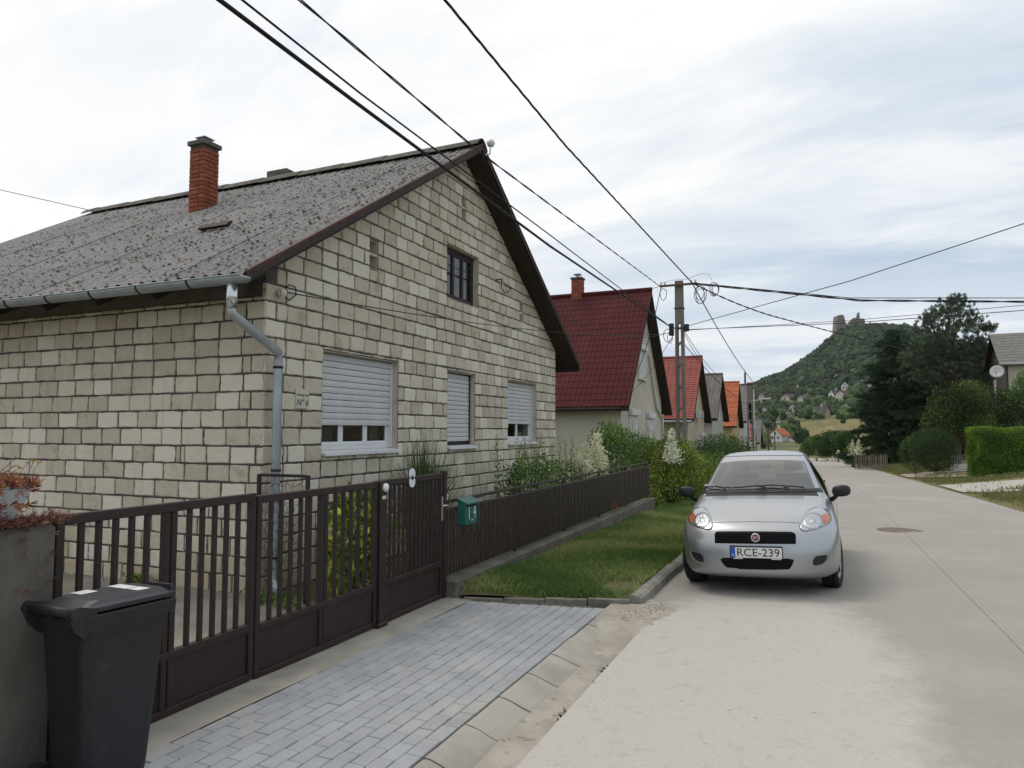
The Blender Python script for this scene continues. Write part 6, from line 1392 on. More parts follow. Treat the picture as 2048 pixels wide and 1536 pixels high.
# creamy plumes
def plumes(name, label, base, tips, mm, fol, cat='shrub', n=260, w=.14):
    r = thing(name, base, label, cat); base = Vector([float(v) for v in base]); pts = []
    for (t, L_) in tips:
        t = Vector(t); MB().tube([base + Vector((random.uniform(-.2, .2), random.uniform(-.2, .2), 0)), base.lerp(t, .6), t], [.008, .006, .002], 4).build('stem', m_twig, r)
        d = (t - base).normalized()
        for k in range(n): s = random.random(); o = Vector((random.gauss(0, w), random.gauss(0, w), random.gauss(0, w * .5))) * (1.05 - s * .75); pts.append(tuple(t - d * L_ * (1 - s) + o - Vector((0, 0, o.xy.length * .5))))
    P = np.array(pts); V, F = diamonds(P, rng.uniform(.04, .085, len(P)), .6, np.array([0, 0, -.3]), 1.0); npobj('bloom', V, F, np.repeat(rng.random(len(P)), 4), mm, r)
    if fol: Pf, d_, _ = lumps_points(fol, 900, .7); V, F = diamonds(Pf, rng.uniform(.05, .10, len(Pf)), .4, np.array([0, 0, .3]), .9); npobj('foliage', V, F, np.repeat(rng.random(len(Pf)), 4), m_green2, r)
    return r
wx, wy = -4.5, 14.6
plumes('plume_shrub', 'creamy white feathery plume shrub beside the far corner of the limestone house', (wx, wy, 0), [((wx + .05, wy - 1.0, 1.42), .5), ((wx, wy - .15, 1.45), .55), ((wx + .1, wy + .35, 1.62), .6), ((wx, wy + .8, 1.7), .65), ((wx - .1, wy + 1.1, 1.4), .5), ((wx + .1, wy - .5, 1.2), .45), ((wx + .2, wy + .2, 1.25), .5), ((wx + .1, wy + .9, 1.2), .5)], m_cream, [(wx, wy, .6, .5, 1.1, .5)])
for k, (x, y, h, lab) in enumerate(((-4.9, 18.1, 2.3, 'tall airy privet like shrub before the beige house'), (-4.7, 20.6, 1.9, 'leafy shrub between the airy shrub and the slotted pole'))):
    shooty('garden_shrub', lab, (x, y, -.2), [(x, y - .4, h * .35, .6, .8, h * .35), (x + .1, y + .5, h * .45, .6, .8, h * .32), (x - .1, y, h * .62, .5, .6, h * .22)], 5000, .075, [(x + random.uniform(-.5, .5), y + random.uniform(-.9, .9), h * .6, random.uniform(.3, .75)) for q in range(12)], m_green2, m_green1)
# yellow-green bush at the verge, yucca in bloom
bx_, by_ = -3.35, 18.6
shooty('verge_bush', 'yellow green bush growing over the end of the picket fence', (bx_, by_, -.2), [(bx_ - .1, by_ - .9, .35, .55, .7, .55), (bx_ + .05, by_, .55, .7, .8, .72), (bx_ - .1, by_ + .3, 1.05, .55, .7, .5), (bx_ + .1, by_ + 1.3, .5, .7, .9, .65), (bx_ - .5, by_ + .8, .9, .5, .8, .5)], 13000, .075, [(bx_ + random.uniform(-.5, .4), by_ + random.uniform(-.9, 1.5), .9, random.uniform(.25, .6)) for q in range(16)], m_yellow, m_yellow)
yx, yy = -3.25, 17.4
yu = fountain('yucca', 'yucca with a tall spike of white bells before the yellow green bush', (yx, yy, -.2), 46, .75, .55, m_dark, w=.02)
MB().tube([(yx, yy, -.2), (yx + .02, yy, .6), (yx + .03, yy, 1.75)], [.02, .018, .008], 6).build('flower_stalk', m_twig, yu)
P = np.array([(yx + .03 + random.gauss(0, .105) * (1.15 - t), yy + random.gauss(0, .105) * (1.15 - t), .92 + .85 * t) for t in rng.beta(1.3, 1.5, 850)]); V, F = diamonds(P, rng.uniform(.04, .07, len(P)), .7, np.array([0, 0, -.5]), .8); npobj('bells', V, F, np.repeat(rng.random(len(P)), 4), m_white, yu, 'stuff')
# further bushes in the front gardens
for (x, y, r_, h, mm, lab) in ((-3.6, 22.6, 1.0, 1.25, m_green1, 'clipped bright green bush at the foot of the slotted pole'), (-4.0, 27.0, 1.3, 1.35, m_green1, 'broad bright green bush in front of the red tiled house'),
                               (-4.2, 33.5, 1.5, 2.1, m_dark2, 'dark shrub standing before the grey corrugated house'), (-4.4, 39.5, 1.6, 2.3, m_dark2, 'dark rounded shrub standing before the orange roofed house'), (-5.0, 46, 1.5, 1.9, m_green2, 'mid green shrub before the white slate roofed house')):
    zb = float(hz(x, y)); leafy('garden_bush', lab, 'bush', (x, y, zb), [(x, y, zb + h * .4, r_, r_ * 1.3, h * .42), (x - .3 * r_, y - .7 * r_, zb + h * .5, r_ * .7, r_ * .8, h * .42), (x + .2 * r_, y + .8 * r_, zb + h * .55, r_ * .7, r_ * .8, h * .42), (x, y - .2, zb + h * .75, r_ * .55, r_ * .7, h * .28)], 5200, .10, mm, 5)
# orange poppies in the verge
m_poppy = leaf_mat('poppy', (0.62, 0.13, 0.035), (0.5, 0.10, 0.03), trans=.3)
for k, (px, py) in enumerate(((1108, 1089), (1141, 1082), (1230, 1007), (1234, 1015), (1226, 1014), (1305, 1002))):
    q = onX(px, py, -3.33); h = .03 + float(q[2]); r = thing('poppy', (q[0], q[1], float(lawn_top(q[0], q[1]))), 'single orange poppy flower at the foot of the picket fence', 'flower', 'orange poppies along the fence')
    MB().tube([(q[0], q[1], float(lawn_top(q[0], q[1])) - .01), (q[0] + .01, q[1], q[2])], .0025, 4).build('stem', m_twig, r)
    P = np.array([(q[0], q[1], q[2])] * 6); V, F = diamonds(P, rng.uniform(.025, .035, 6), 1.0, np.array([0, 0, .5]), .8); npobj('petals', V, F, np.repeat(rng.random(6), 4), m_poppy, r)
# weeds in the gutter joint
for k, (x, y) in enumerate(((-1.41, 5.05), (-1.40, 4.7), (-1.43, 4.15))):
    P = np.array([(x + random.gauss(0, .02), y + random.gauss(0, .04), float(gz(y)) - .035 + random.random() * .02) for q in range(40)]); V, F = diamonds(P, rng.uniform(.015, .04, 40), .4, np.array([0, 0, .6]), .8)
    npobj('foliage', V, F, np.repeat(rng.random(40), 4), m_dark2, thing('weed', (x, y, float(gz(y)) - .04), 'tiny weed tuft in the gutter joint of the drive', 'weed', 'weeds in the gutter joint'))
for k, (x, y) in enumerate(((-5.1, 5.55), (-4.75, 5.5), (-6.9, 5.66))):
    P = np.array([(x + random.gauss(0, .10), y + random.gauss(0, .05), .02 + random.random() * .09) for q in range(160)]); V, F = diamonds(P, rng.uniform(.03, .06, 160), .5, np.array([0, 0, .6]), .8)
    npobj('foliage', V, F, np.repeat(rng.random(160), 4), m_green1, thing('wall_weed', (x, y, 0), ['low green weed at the foot of the downpipe', 'low green weed under the wavy wire trellis', 'low green weed at the base of the long limestone side wall'][k], 'weed'))
# ---------------------------------------------------------------- the other side of the street
def tree(name, label, base, h, lumps, n, size, mm, trunk_r=.15, aspect=.5, cat='tree', group=None, shell=.5, up=.2, limbs=6):
    r = thing(name, base, label, cat, group); b = Vector([float(v) for v in base]); P, d, idx = lumps_points(lumps, n, shell); V, F = diamonds(P, size * rng.uniform(.6, 1.35, n), aspect, d * .5 + np.array([0, 0, up]), .9)
    npobj('crown', V, F, np.repeat(tints(P, n, .6, .6), 4), mm, r); t = MB(); t.tube([b - Vector((0, 0, .3)), b + Vector((.05, .03, h * .3)), b + Vector((.0, .05, h * .7))], [trunk_r * 1.25, trunk_r, trunk_r * .35], 8); tr = t.build('trunk', m_stem, r, smooth=True)
    for k in range(limbs):
        l = lumps[k % len(lumps)]; s = b + Vector((0, 0, h * random.uniform(.25, .55))); MB().tube([s, s.lerp(Vector(l[:3]), .6) + Vector((0, 0, .1)), Vector(l[:3])], [trunk_r * .45, trunk_r * .3, trunk_r * .1], 5).build('limb', m_stem, tr)
    return r
def conifer(name, label, base, h, rad, n, mm, droop=.25, tuft=.22, trunk_r=.16, bare=.03, gaps=0.0, needle=.10, taper=1.0):
    """whorls of branches, every branch carrying its own sprays"""
    r = thing(name, base, label, 'tree'); b = Vector([float(v) for v in base]); MB().tube([b - Vector((0, 0, .3)), b + Vector((.05, 0, h * .5)), b + Vector((0, 0, h * .97))], [trunk_r * 1.3, trunk_r * .8, .02], 8).build('trunk', m_stem, r, smooth=True)
    pts = []; axs = []; bm_ = MB(); z = h * bare
    while z < h * .97:
        t = z / h; R_ = rad * (1 - t) ** taper * (.85 + .3 * random.random()) + .08; nb = max(5, int(6 + 5 * (1 - t)))
        for k in range(nb):
            if random.random() < gaps: continue
            a = random.random() * 6.283; L_ = R_ * random.uniform(.7, 1.12); d = Vector((math.cos(a), math.sin(a), 0)); tip = b + Vector((0, 0, z)) + d * L_ + Vector((0, 0, L_ * (.30 - droop * 2.0) + random.uniform(-.08, .08))); s0 = b + Vector((0, 0, z))
            bm_.tube([s0, s0.lerp(tip, .5) + Vector((0, 0, .05 * L_)), tip], [.02, .012, .004], 4)
            m_ = int(max(10, n * L_ / 60))
            for q in range(m_): u_ = random.random() ** .6; c = s0.lerp(tip, u_); w = tuft * (.35 + .65 * (1 - abs(u_ - .55))) ; pts.append(tuple(c + Vector((random.gauss(0, w), random.gauss(0, w), random.gauss(-.02, w * .45))))); axs.append((d.x * .8, d.y * .8, .2 - droop))
        z += h * .028 + .05
    bm_.build('branches', m_stem, r, kind='stuff'); P = np.array(pts); V, F = diamonds(P, needle * rng.uniform(.7, 1.6, len(P)), .22, np.array(axs), .8)
    npobj('needles', V, F, np.repeat(tints(P, len(P), .7, .8), 4), mm, r); return r
def place(x, D): # pixel column at a depth, standing on the land
    p = EYE + ray(x, 860) * D; return (p[0], p[1], float(hz(p[0], p[1])))
# open crowned pine
pb = place(1903, 52); base = Vector(pb)
pt = thing('pine_tree', pb, 'tall open crowned pine with grey green needle tufts', 'tree'); MB().tube([base - Vector((0, 0, .3)), base + Vector((.1, 0, 3)), base + Vector((0, .1, 6)), base + Vector((-.1, 0, 10.6))], [.24, .2, .14, .03], 8).build('trunk', m_stem, pt, smooth=True)
pts = []; ax = []; brm = MB()
crown = [(1895, 612, 38), (1872, 632, 32), (1932, 618, 36), (1855, 655, 30), (1900, 650, 46), (1945, 650, 40), (1838, 690, 36), (1960, 690, 38), (1915, 690, 60), (1870, 705, 55), (1965, 722, 42), (1925, 735, 62), (1850, 740, 50), (1985, 700, 22), (1890, 765, 62), (1960, 760, 44), (1860, 640, 20), (1975, 655, 18), (1915, 600, 20), (1830, 720, 34), (1880, 680, 44), (1935, 700, 50), (1900, 730, 60), (1955, 735, 46), (1845, 705, 40)]
for (cx_, cy_, rp) in crown:
    for sub in range(2):
        D = 52 + random.uniform(-1.6, 1.6); c = onD(cx_ + random.gauss(0, rp * .15), cy_ + random.gauss(0, rp * .1), D); rr = rp * D / FPX * .78; s0 = base + Vector((0, 0, max(2.5, (c[2] - pb[2]) * .72)))
        brm.tube([s0, s0.lerp(Vector(c), .6) + Vector((0, 0, -.1)), Vector(c)], [.06, .04, .015], 5)
        nt_ = int(16 + rr * 28)
        for q in range(nt_):
            o = unit(1)[0] * np.array([rr, rr, rr * .62]) * random.random() ** .45; tc = c + o; k_ = 24
            pts += [tuple(tc + rng.normal(size=3) * .045) for _ in range(k_)]; dd = o / (np.linalg.norm(o) + 1e-6); dd = dd * .55 + np.array([0, 0, .75]); ax += [tuple(dd)] * k_
brm.build('branches', m_stem, pt, kind='stuff'); P = np.array(pts); V, F = diamonds(P, .20 * rng.uniform(.7, 1.3, len(P)), .13, np.array(ax), .55); npobj('needles', V, F, np.repeat(np.repeat(rng.random(len(P) // 24), 24) * .7 + rng.random(len(P) // 24 * 24) * .3, 4), m_pine, pt)
# dense spruces
conifer('spruce_tree', 'broad dark spruce with branches down to the ground left of the pine', place(1798, 66), 12.9, 5.0, 6500, m_needle, droop=.2, tuft=.2, taper=.6, needle=.26)
conifer('spruce_tree', 'slimmer dark spruce between the broad spruce and the pine', place(1865, 62), 11.4, 4.0, 6000, m_needle, droop=.18, tuft=.2, taper=.55, needle=.26)
conifer('spruce_tree', 'dark spruce filling the gap behind the pine trunk', place(1938, 60), 9.6, 4.0, 6000, m_needle, droop=.18, tuft=.22, taper=.5, needle=.26)
# trees and shrubs in the right-hand gardens
def blob(x, y, rx, ry, D, k=1.0): c = onD(x, y, D); return (c[0], c[1], c[2], rx * D / FPX, rx * D / FPX * k, ry * D / FPX)
tree('leafy_tree', 'yellow green leafy tree in front of the pine trunk', place(1915, 38), 3.6, [blob(1900, 815, 40, 38, 38), blob(1935, 795, 38, 36, 38), blob(1880, 850, 36, 36, 38), blob(1945, 850, 40, 40, 38)], 9000, .13, leaf_mat('olive_leaf', (0.042, 0.068, 0.02), (0.06, 0.092, 0.024), tint=.5, hue=(0.115, 0.145, 0.03)), .10)
tree('leafy_tree', 'dark leafy tree between the hedge and the house with the dish', place(2010, 40), 4.2, [blob(1985, 815, 46, 40, 40), blob(2030, 815, 46, 40, 40), blob(2075, 812, 46, 44, 40), blob(1960, 850, 44, 40, 40), blob(2020, 850, 50, 40, 40), blob(2075, 850, 44, 44, 40)], 12000, .13, m_dark2, .12)
tree('young_tree', 'slender pale leaved young tree before the beige wall', place(2035, 39), 5.2, [blob(2040, 775, 15, 22, 39), blob(2052, 758, 14, 22, 39), blob(2028, 795, 16, 16, 39)], 1300, .13, m_green2, .05)
leafy('clipped_bush', 'dark clipped round bush at the verge left of the two posts', 'bush', place(1868, 36), [blob(1868, 902, 42, 40, 36, 1), blob(1862, 892, 38, 38, 36), blob(1878, 915, 36, 30, 35.6)], 9000, .085, m_dark, 4, shell=.25)
leafy('clipped_bush', 'smaller shaded bush tucked between the spruce and the clipped round bush', 'bush', place(1828, 38), [blob(1830, 908, 30, 36, 38), blob(1845, 890, 26, 30, 38)], 4200, .085, m_dark2, 4, shell=.3)
leafy('shade_bush', 'dark spreading shrub under the broad spruce', 'bush', place(1775, 66), [blob(1778, 880, 46, 44, 66), blob(1750, 890, 28, 28, 66), blob(1805, 895, 44, 36, 66)], 7000, .13, m_dark, 4, shell=.4)
# clipped hedge
hp = gp(1962, 955); hx0, hy0 = hp[0], hp[1]; hzb = float(hz(hx0, hy0)); HH = 97 * depth(hp) / FPX * 1.0
hg = thing('clipped_hedge', (hx0 + 2, hy0 + .8, hzb), 'bright green clipped hedge block beside the gravel drive', 'hedge'); lx, ly = 7.0, 1.5; n = 42000; U = rng.random((n, 3)); fsel = rng.random(n); Pn = np.zeros((n, 3)); Nn = np.zeros((n, 3))
ang_ = R(8)
for i, (lo_, hi_, nv_) in enumerate(((0, .50, (0, -1, 0)), (.50, .72, (-1, 0, 0)), (.72, 1.0, (0, 0, 1)))):
    k = (fsel >= lo_) & (fsel < hi_); q = U[k]; dp = -rng.random(k.sum()) ** 2 * .16 + .03
    if i == 0: Pn[k] = np.stack([q[:, 0] * lx, -dp, q[:, 1] * HH], -1)
    elif i == 1: Pn[k] = np.stack([-dp, q[:, 0] * ly, q[:, 1] * HH], -1)
    else: Pn[k] = np.stack([q[:, 0] * lx, q[:, 1] * ly, HH + dp], -1)
    Nn[k] = nv_
Pn[:, 0] += .05 * np.sin(Pn[:, 2] * 5 + Pn[:, 1] * 4); Pn[:, 1] += .06 * np.sin(Pn[:, 0] * 3.1 + Pn[:, 2] * 4); Pn[:, 2] += .04 * np.sin(Pn[:, 0] * 4)
rot2 = np.array([[math.cos(ang_), -math.sin(ang_), 0], [math.sin(ang_), math.cos(ang_), 0], [0, 0, 1]]); Pw = Pn @ rot2.T + np.array([hx0, hy0, hzb]); V, F = diamonds(Pw, .06 * rng.uniform(.7, 1.5, n), .5, (Nn @ rot2.T) * .6 + np.array([0, 0, .25]), .8)
m_hedge = leaf_mat('hedge_leaf', (0.095, 0.185, 0.026), (0.12, 0.225, 0.03), tint=.45, hue=(0.21, 0.31, 0.035)); npobj('foliage', V, F, np.repeat(tints(Pw, n, .4, 1.5), 4), m_hedge, hg)
cm = MB().cbox((.12, .12, -.3), (lx - .1, ly - .1, HH - .12), .05); cm.v = [tuple(np.array(v) @ rot2.T + np.array([hx0, hy0, hzb])) for v in cm.v]; cm.build('added_dark_core', m_dark, hg)  # dark green box added inside so no light shows through the leaves
# picket fence far on the right, yuccas beside it
pf = np.array(place(1709, 54)); pf2 = place(1778, 60); pr = thing('garden_fence', (pf[0], pf[1], pf[2]), 'old dark wooden paling fence under the spruces', 'fence'); m_paling = mat('old_paling', (0.10, 0.08, 0.065), 0.9, (0.16, 0.13, 0.11), scale=8, objr=.2)
D0, D1 = depth(pf), 50.0
me = MB().prism([(-.05, 0), (.05, 0), (.05, 1.05), (0, 1.15), (-.05, 1.05)], 1, -.012, .012).mesh('paling'); me.materials.append(m_paling); pl0 = Vector(pf); pl1 = Vector(EYE + ray(1775, 925) * D1); pl1.z = float(hz(pl1.x, pl1.y)); N_ = 20
for k in range(N_): q = pl0.lerp(pl1, k / (N_ - 1)); q.z = float(hz(q.x, q.y)) + .04; link('paling', me, pr, q - Vector(pr.location), (random.uniform(-.03, .03), random.uniform(-.04, .04), math.atan2(pl1.y - pl0.y, pl1.x - pl0.x)), (1, 1, random.uniform(.94, 1.06)))
for z in (.28, .85): MB().tube([pl0 + Vector((0, .03, z)), pl1 + Vector((0, .03, z))], .03, 5).build('rail', m_paling, pr)
for k, (px, py, hpx, D, lab) in enumerate(((1716, 900, 34, 60, 'cream yucca spikes rising behind the old paling fence'), (1704, 898, 30, 62, 'cream yucca spikes where the old paling fence begins'), (1675, 912, 20, 95, 'pale yucca spike at the far bend of the road beside the dark bush'), (1632, 912, 16, 110, 'small pale yucca spike at the far end of the road behind the silver car'))):
    b = place(px, D); top_ = onD(px, py - hpx * .6, D)[2]; y_ = fountain('yucca', lab, b, 20, .6, .5, m_dark, w=.03); hh = max(1.1, top_ - b[2]); MB().tube([b, (b[0], b[1], b[2] + hh)], [.03, .015], 5).build('flower_stalk', m_twig, y_)
    P = np.array([(b[0] + random.gauss(0, .2) * (1.1 - t), b[1] + random.gauss(0, .2) * (1.1 - t), b[2] + hh * (.45 + .58 * t)) for t in rng.beta(1.3, 1.5, 260)]); V, F = diamonds(P, rng.uniform(.08, .15, len(P)), .7, np.array([0, 0, -.4]), .8); npobj('bells', V, F, np.repeat(rng.random(len(P)), 4), m_cream, y_, 'stuff')
# bushes at the bend of the road
for (x, y, rx, ry, D, mm, lab) in ((1665, 888, 34, 26, 105, m_dark2, 'dark green bush mass at the bend of the road'), (1632, 893, 26, 20, 118, m_green2, 'rounded green bush behind the silver car at the far end of the road'), (1692, 890, 24, 26, 100, m_dark2, 'dark bush beside the brown roofed house'), (1706, 908, 14, 14, 80, m_green1, 'small bright green bush where the old paling fence begins')):
    leafy('roadside_bush', lab, 'bush', place(x, D), [blob(x, y, rx, ry, D), blob(x - rx * .6, y + ry * .3, rx * .6, ry * .7, D), blob(x + rx * .6, y + ry * .3, rx * .6, ry * .7, D), blob(x, y - ry * .4, rx * .5, ry * .6, D)], 4200, .34, mm, 4)
P = np.array([(b_[0], b_[1], b_[2]) for b_ in (np.array(place(1652 + random.gauss(0, 6), 104)) + np.array([0, 0, random.random() * .5]) for _ in range(70))]); V, F = diamonds(P, rng.uniform(.1, .25, 70), .7, np.array([0, 0, .5]), .9); tag(npobj('yellow_flowers', V, F, np.repeat(rng.random(70), 4), leaf_mat('yellow_bloom', (0.6, 0.45, 0.03), (0.5, 0.4, 0.05)), None), 'low clump of yellow flowers at the bend of the road', 'flowers')
# drives and verge on the right
m_gravel = mat('pale_gravel', (0.46, 0.43, 0.385), 0.95, (0.36, 0.335, 0.30), scale=14, detail=8, bump=0.6, bscale=60, col3=(0.20, 0.20, 0.11), scale3=1.5, lo3=0.62, hi3=0.75)
m_drive2 = mat('pink_concrete', (0.42, 0.365, 0.32), 0.95, (0.36, 0.31, 0.27), scale=2, bump=0.3, bscale=40)
def quad_sheet(name, pts, m, up=.02, n=10):
    a, b, c, d = [np.array(p[:2]) for p in pts]; V = []; F = []
    for j in range(n + 1):
        for i in range(n + 1): s, t = i / n, j / n; p = (a * (1 - s) + b * s) * (1 - t) + (d * (1 - s) + c * s) * t; V.append((p[0], p[1], float(hz(p[0], p[1])) + up))
    F = [(j * (n + 1) + i, j * (n + 1) + i + 1, (j + 1) * (n + 1) + i + 1, (j + 1) * (n + 1) + i) for j in range(n) for i in range(n)]; o = npobj(name, np.array(V), np.array(F), None, m, smooth=True); o['kind'] = 'structure'; return o
quad_sheet('gravel_drive', [gp(1878, 972), gp(2080, 958), gp(2080, 983), gp(1925, 986)], m_gravel, .03)
quad_sheet('concrete_drive', [gp(1800, 951), gp(1990, 938), gp(1990, 954), gp(1815, 957)], m_drive2, .06)
verge = lambda X, Y: hz(X, Y) + .004
m_dry = leaf_mat('dry_verge_grass', (0.20, 0.19, 0.075), (0.26, 0.22, 0.10), tint=.35, trans=.3, hue=(0.10, 0.16, 0.045))
def off_drive(X, Y):
    k = np.ones_like(X)
    for (pa, pb_) in (((1878, 972), (1925, 986)), ((1800, 951), (1815, 957))):
        ya, yb = gp(*pa)[1], gp(*pb_)[1]; k = np.where((Y < max(ya, yb) + .3) & (Y > min(ya, yb) - .3), .03, k)
    return k * np.clip((X - 4.2) / .25, 0, 1) * (0.6 + .4 * np.sin(X * 2.2 + Y))
grass('verge_grass', 'dry yellowish grass along the road on the hedge side', 4.18, 11, 12, 75, 42000, verge, (.05, .16), m_dry, off_drive, w=.010)
# two steel posts, mesh gate, clutter behind
for k, (px, lab) in enumerate(((1936, 'thin grey steel post at the mesh gate beside the clipped hedge'), (1947, 'grey square post touching the clipped hedge'))):
    b = place(px, 33 + k); tag(MB().cbox((b[0] - .06, b[1] - .06, b[2] - .1), (b[0] + .06, b[1] + .06, b[2] + 1.55), .01).build('steel_post', m_render_grey), lab, 'post')
mg0, mg1 = Vector(place(1900, 35)), Vector(place(1936, 34)); mg = thing('mesh_gate', mg0, 'low wire mesh gate between the clipped round bush and the steel posts', 'gate')
for z in (.1, .5, .9): MB().tube([mg0 + Vector((0, 0, z)), mg1 + Vector((0, 0, z))], .02, 5).build('rail', m_stem, mg)
for k in range(12): q = mg0.lerp(mg1, k / 11); MB().tube([q + Vector((0, 0, .05)), q + Vector((0, 0, .92))], .008, 4).build('wire', m_zinc, mg)
rb = Vector(place(1927, 37)); rk = MB(); bmr = bmesh.new(); bmesh.ops.create_icosphere(bmr, subdivisions=2, radius=.5)
for v in bmr.verts: v.co = Vector((v.co.x * 1.7, v.co.y, max(-.1, v.co.z * .75 + random.uniform(-.08, .08)))) + rb
bmr.verts.index_update(); rk.add([v.co for v in bmr.verts], [[v.index for v in f.verts] for f in bmr.faces]); bmr.free(); tag(rk.build('rubble_heap', m_gravel), 'pale heap of rubble behind the mesh gate', 'heap')
sb_ = place(1962, 30.5); srk = MB().cbox((sb_[0], sb_[1] - .2, sb_[2]), (sb_[0] + .5, sb_[1] + .1, sb_[2] + .16), .06).build('white_stone', m_render_white); tag(srk, 'white stone lying at the foot of the clipped hedge', 'stone')
# house with the dish
m_darkboard = mat('dark_weathered_boards', (0.055, 0.05, 0.046), 0.9, (0.08, 0.072, 0.065), scale=6, stretch=(4, 4, .3)); m_oldslate = mat('old_slate', (0.16, 0.15, 0.142), 0.9, (0.21, 0.20, 0.185), scale=5, detail=9, bump=.5, bscale=20)
RD = 45.0; ec = onD(2006, 728, RD); rdg = onD(1974, 664, RD + 2); ex, ey, ez = ec; zb = float(hz(ex, ey)); hw = 3.4; rh = rdg[2] - ez
dh = thing('dish_house', (ex + 5, ey + hw, zb), 'beige house with dark gable and old slate roof carrying a satellite dish', 'house')
th = R(20)  # ridge runs mainly along +X
ux, uy = np.array([math.cos(-.05), math.sin(-.05)]), np.array([math.sin(.05), math.cos(.05)])
def L2(a, b, z): p = np.array([ex, ey]) + ux * a + uy * b; return (p[0], p[1], z)
w = MB(); Wd = 2 * hw; w.add([L2(.3, .35, zb - .5), L2(12, .35, zb - .5), L2(12, Wd - .35, zb - .5), L2(.3, Wd - .35, zb - .5), L2(.3, .35, ez + .2), L2(12, .35, ez + .2), L2(12, Wd - .35, ez + .2), L2(.3, Wd - .35, ez + .2)], [(0, 1, 5, 4), (1, 2, 6, 5), (2, 3, 7, 6), (3, 0, 4, 7)]); w.build('wall', m_render_beige, dh)
MB().add([L2(.27, .3, zb - .5), L2(.27, Wd - .3, zb - .5), L2(.27, Wd - .3, ez + .2), L2(.27, hw, ez + rh - .15), L2(.27, .3, ez + .2), L2(.20, .3, zb - .5), L2(.20, Wd - .3, zb - .5), L2(.20, Wd - .3, ez + .2), L2(.20, hw, ez + rh - .15), L2(.20, .3, ez + .2)], [(0, 1, 2, 3, 4), (9, 8, 7, 6, 5), (0, 4, 9, 5), (4, 3, 8, 9), (3, 2, 7, 8)]).build('gable_boards', m_darkboard, dh)
rfm = MB(); rows_ = 11
ro = MB().add([L2(-.15, 0, ez - .03), L2(12.3, 0, ez - .03), L2(12.3, hw, ez + rh - .03), L2(-.15, hw, ez + rh - .03), L2(12.3, Wd, ez - .03), L2(-.15, Wd, ez - .03), L2(-.15, hw, ez + rh - .14), L2(-.15, 0, ez - .14), L2(-.15, Wd, ez - .14)], [(0, 1, 2, 3), (3, 2, 4, 5), (0, 3, 6, 7), (3, 5, 8, 6)]).build('roof', m_brownwood, dh)
for k in range(rows_):
    t0, t1 = k / rows_, (k + 1.08) / rows_; MB().add([L2(-.2, hw * t0, ez + rh * t0 + .04), L2(12.3, hw * t0, ez + rh * t0 + .04), L2(12.3, hw * t1, ez + rh * t1 + .015), L2(-.2, hw * t1, ez + rh * t1 + .015), L2(-.2, hw * t0, ez + rh * t0), L2(12.3, hw * t0, ez + rh * t0)], [(0, 1, 2, 3), (4, 5, 1, 0)]).build('slate_row', m_oldslate, ro, fix=False)
MB().tube([L2(-.2, -.06, ez - .02), L2(12.3, -.06, ez - .02)], .07, 8).build('rain_gutter', m_zinc, dh)
gw_ = MB(); gw_.add([L2(.18, 3.7, ez - 2.0), L2(.18, 4.5, ez - 2.0), L2(.18, 4.5, ez - .75), L2(.18, 3.7, ez - .75), L2(.12, 3.7, ez - 2.0), L2(.12, 4.5, ez - 2.0), L2(.12, 4.5, ez - .75), L2(.12, 3.7, ez - .75)], [(0, 3, 2, 1), (4, 5, 6, 7), (0, 1, 5, 4), (1, 2, 6, 5), (2, 3, 7, 6), (3, 0, 4, 7)]).build('window', m_render_grey, dh)
dd_ = Vector(onD(1994, 743, RD - .9)); dr = thing('satellite_dish', (ex, ey, ez - .6), 'white satellite dish on the corner of the dark gable', 'dish'); toc = (Vector((0, -.55, 1.72 + 10)) - dd_).normalized(); q4 = toc.to_track_quat('Z', 'Y'); rr = 12.5 * (RD - .9) / FPX
dm = MB(); prof = [(0.0, -.10), (rr * .35, -.088), (rr * .7, -.05), (rr, 0), (rr, .012), (rr * .7, -.035), (rr * .35, -.072), (0.0, -.085)]; dm.lathe(prof, n=28); toc = Vector((-.35, -.92, .18)).normalized(); q4 = toc.to_track_quat('Z', 'Y'); dm.v = [tuple(q4 @ Vector(v) + dd_) for v in dm.v]; dm.build('reflector', m_render_white, dr, smooth=True)
MB().tube([dd_ + q4 @ Vector((0, -rr, 0)), dd_ + q4 @ Vector((0, -.1, .38))], .014, 5).build('arm', m_zinc, dr); MB().tube([dd_ + q4 @ Vector((0, -.12, .34)), dd_ + q4 @ Vector((0, -.08, .44))], .035, 8).build('receiver', m_render_grey, dr); MB().tube([dd_ - q4 @ Vector((0, 0, .09)), Vector(L2(.25, .5, dd_.z))], .03, 6).build('mount', m_zinc, dr)
# red roofed house glimpsed behind
rowhouse('red roofed house glimpsed between the pine and the dark gable', float(place(1962, 66)[0]), float(place(1962, 66)[1]) - 1, float(place(1962, 66)[1]) + 5, -1, 2.6, 6.2, 2.6, m_render_cream, 'tile', m_redtile, rows=18)
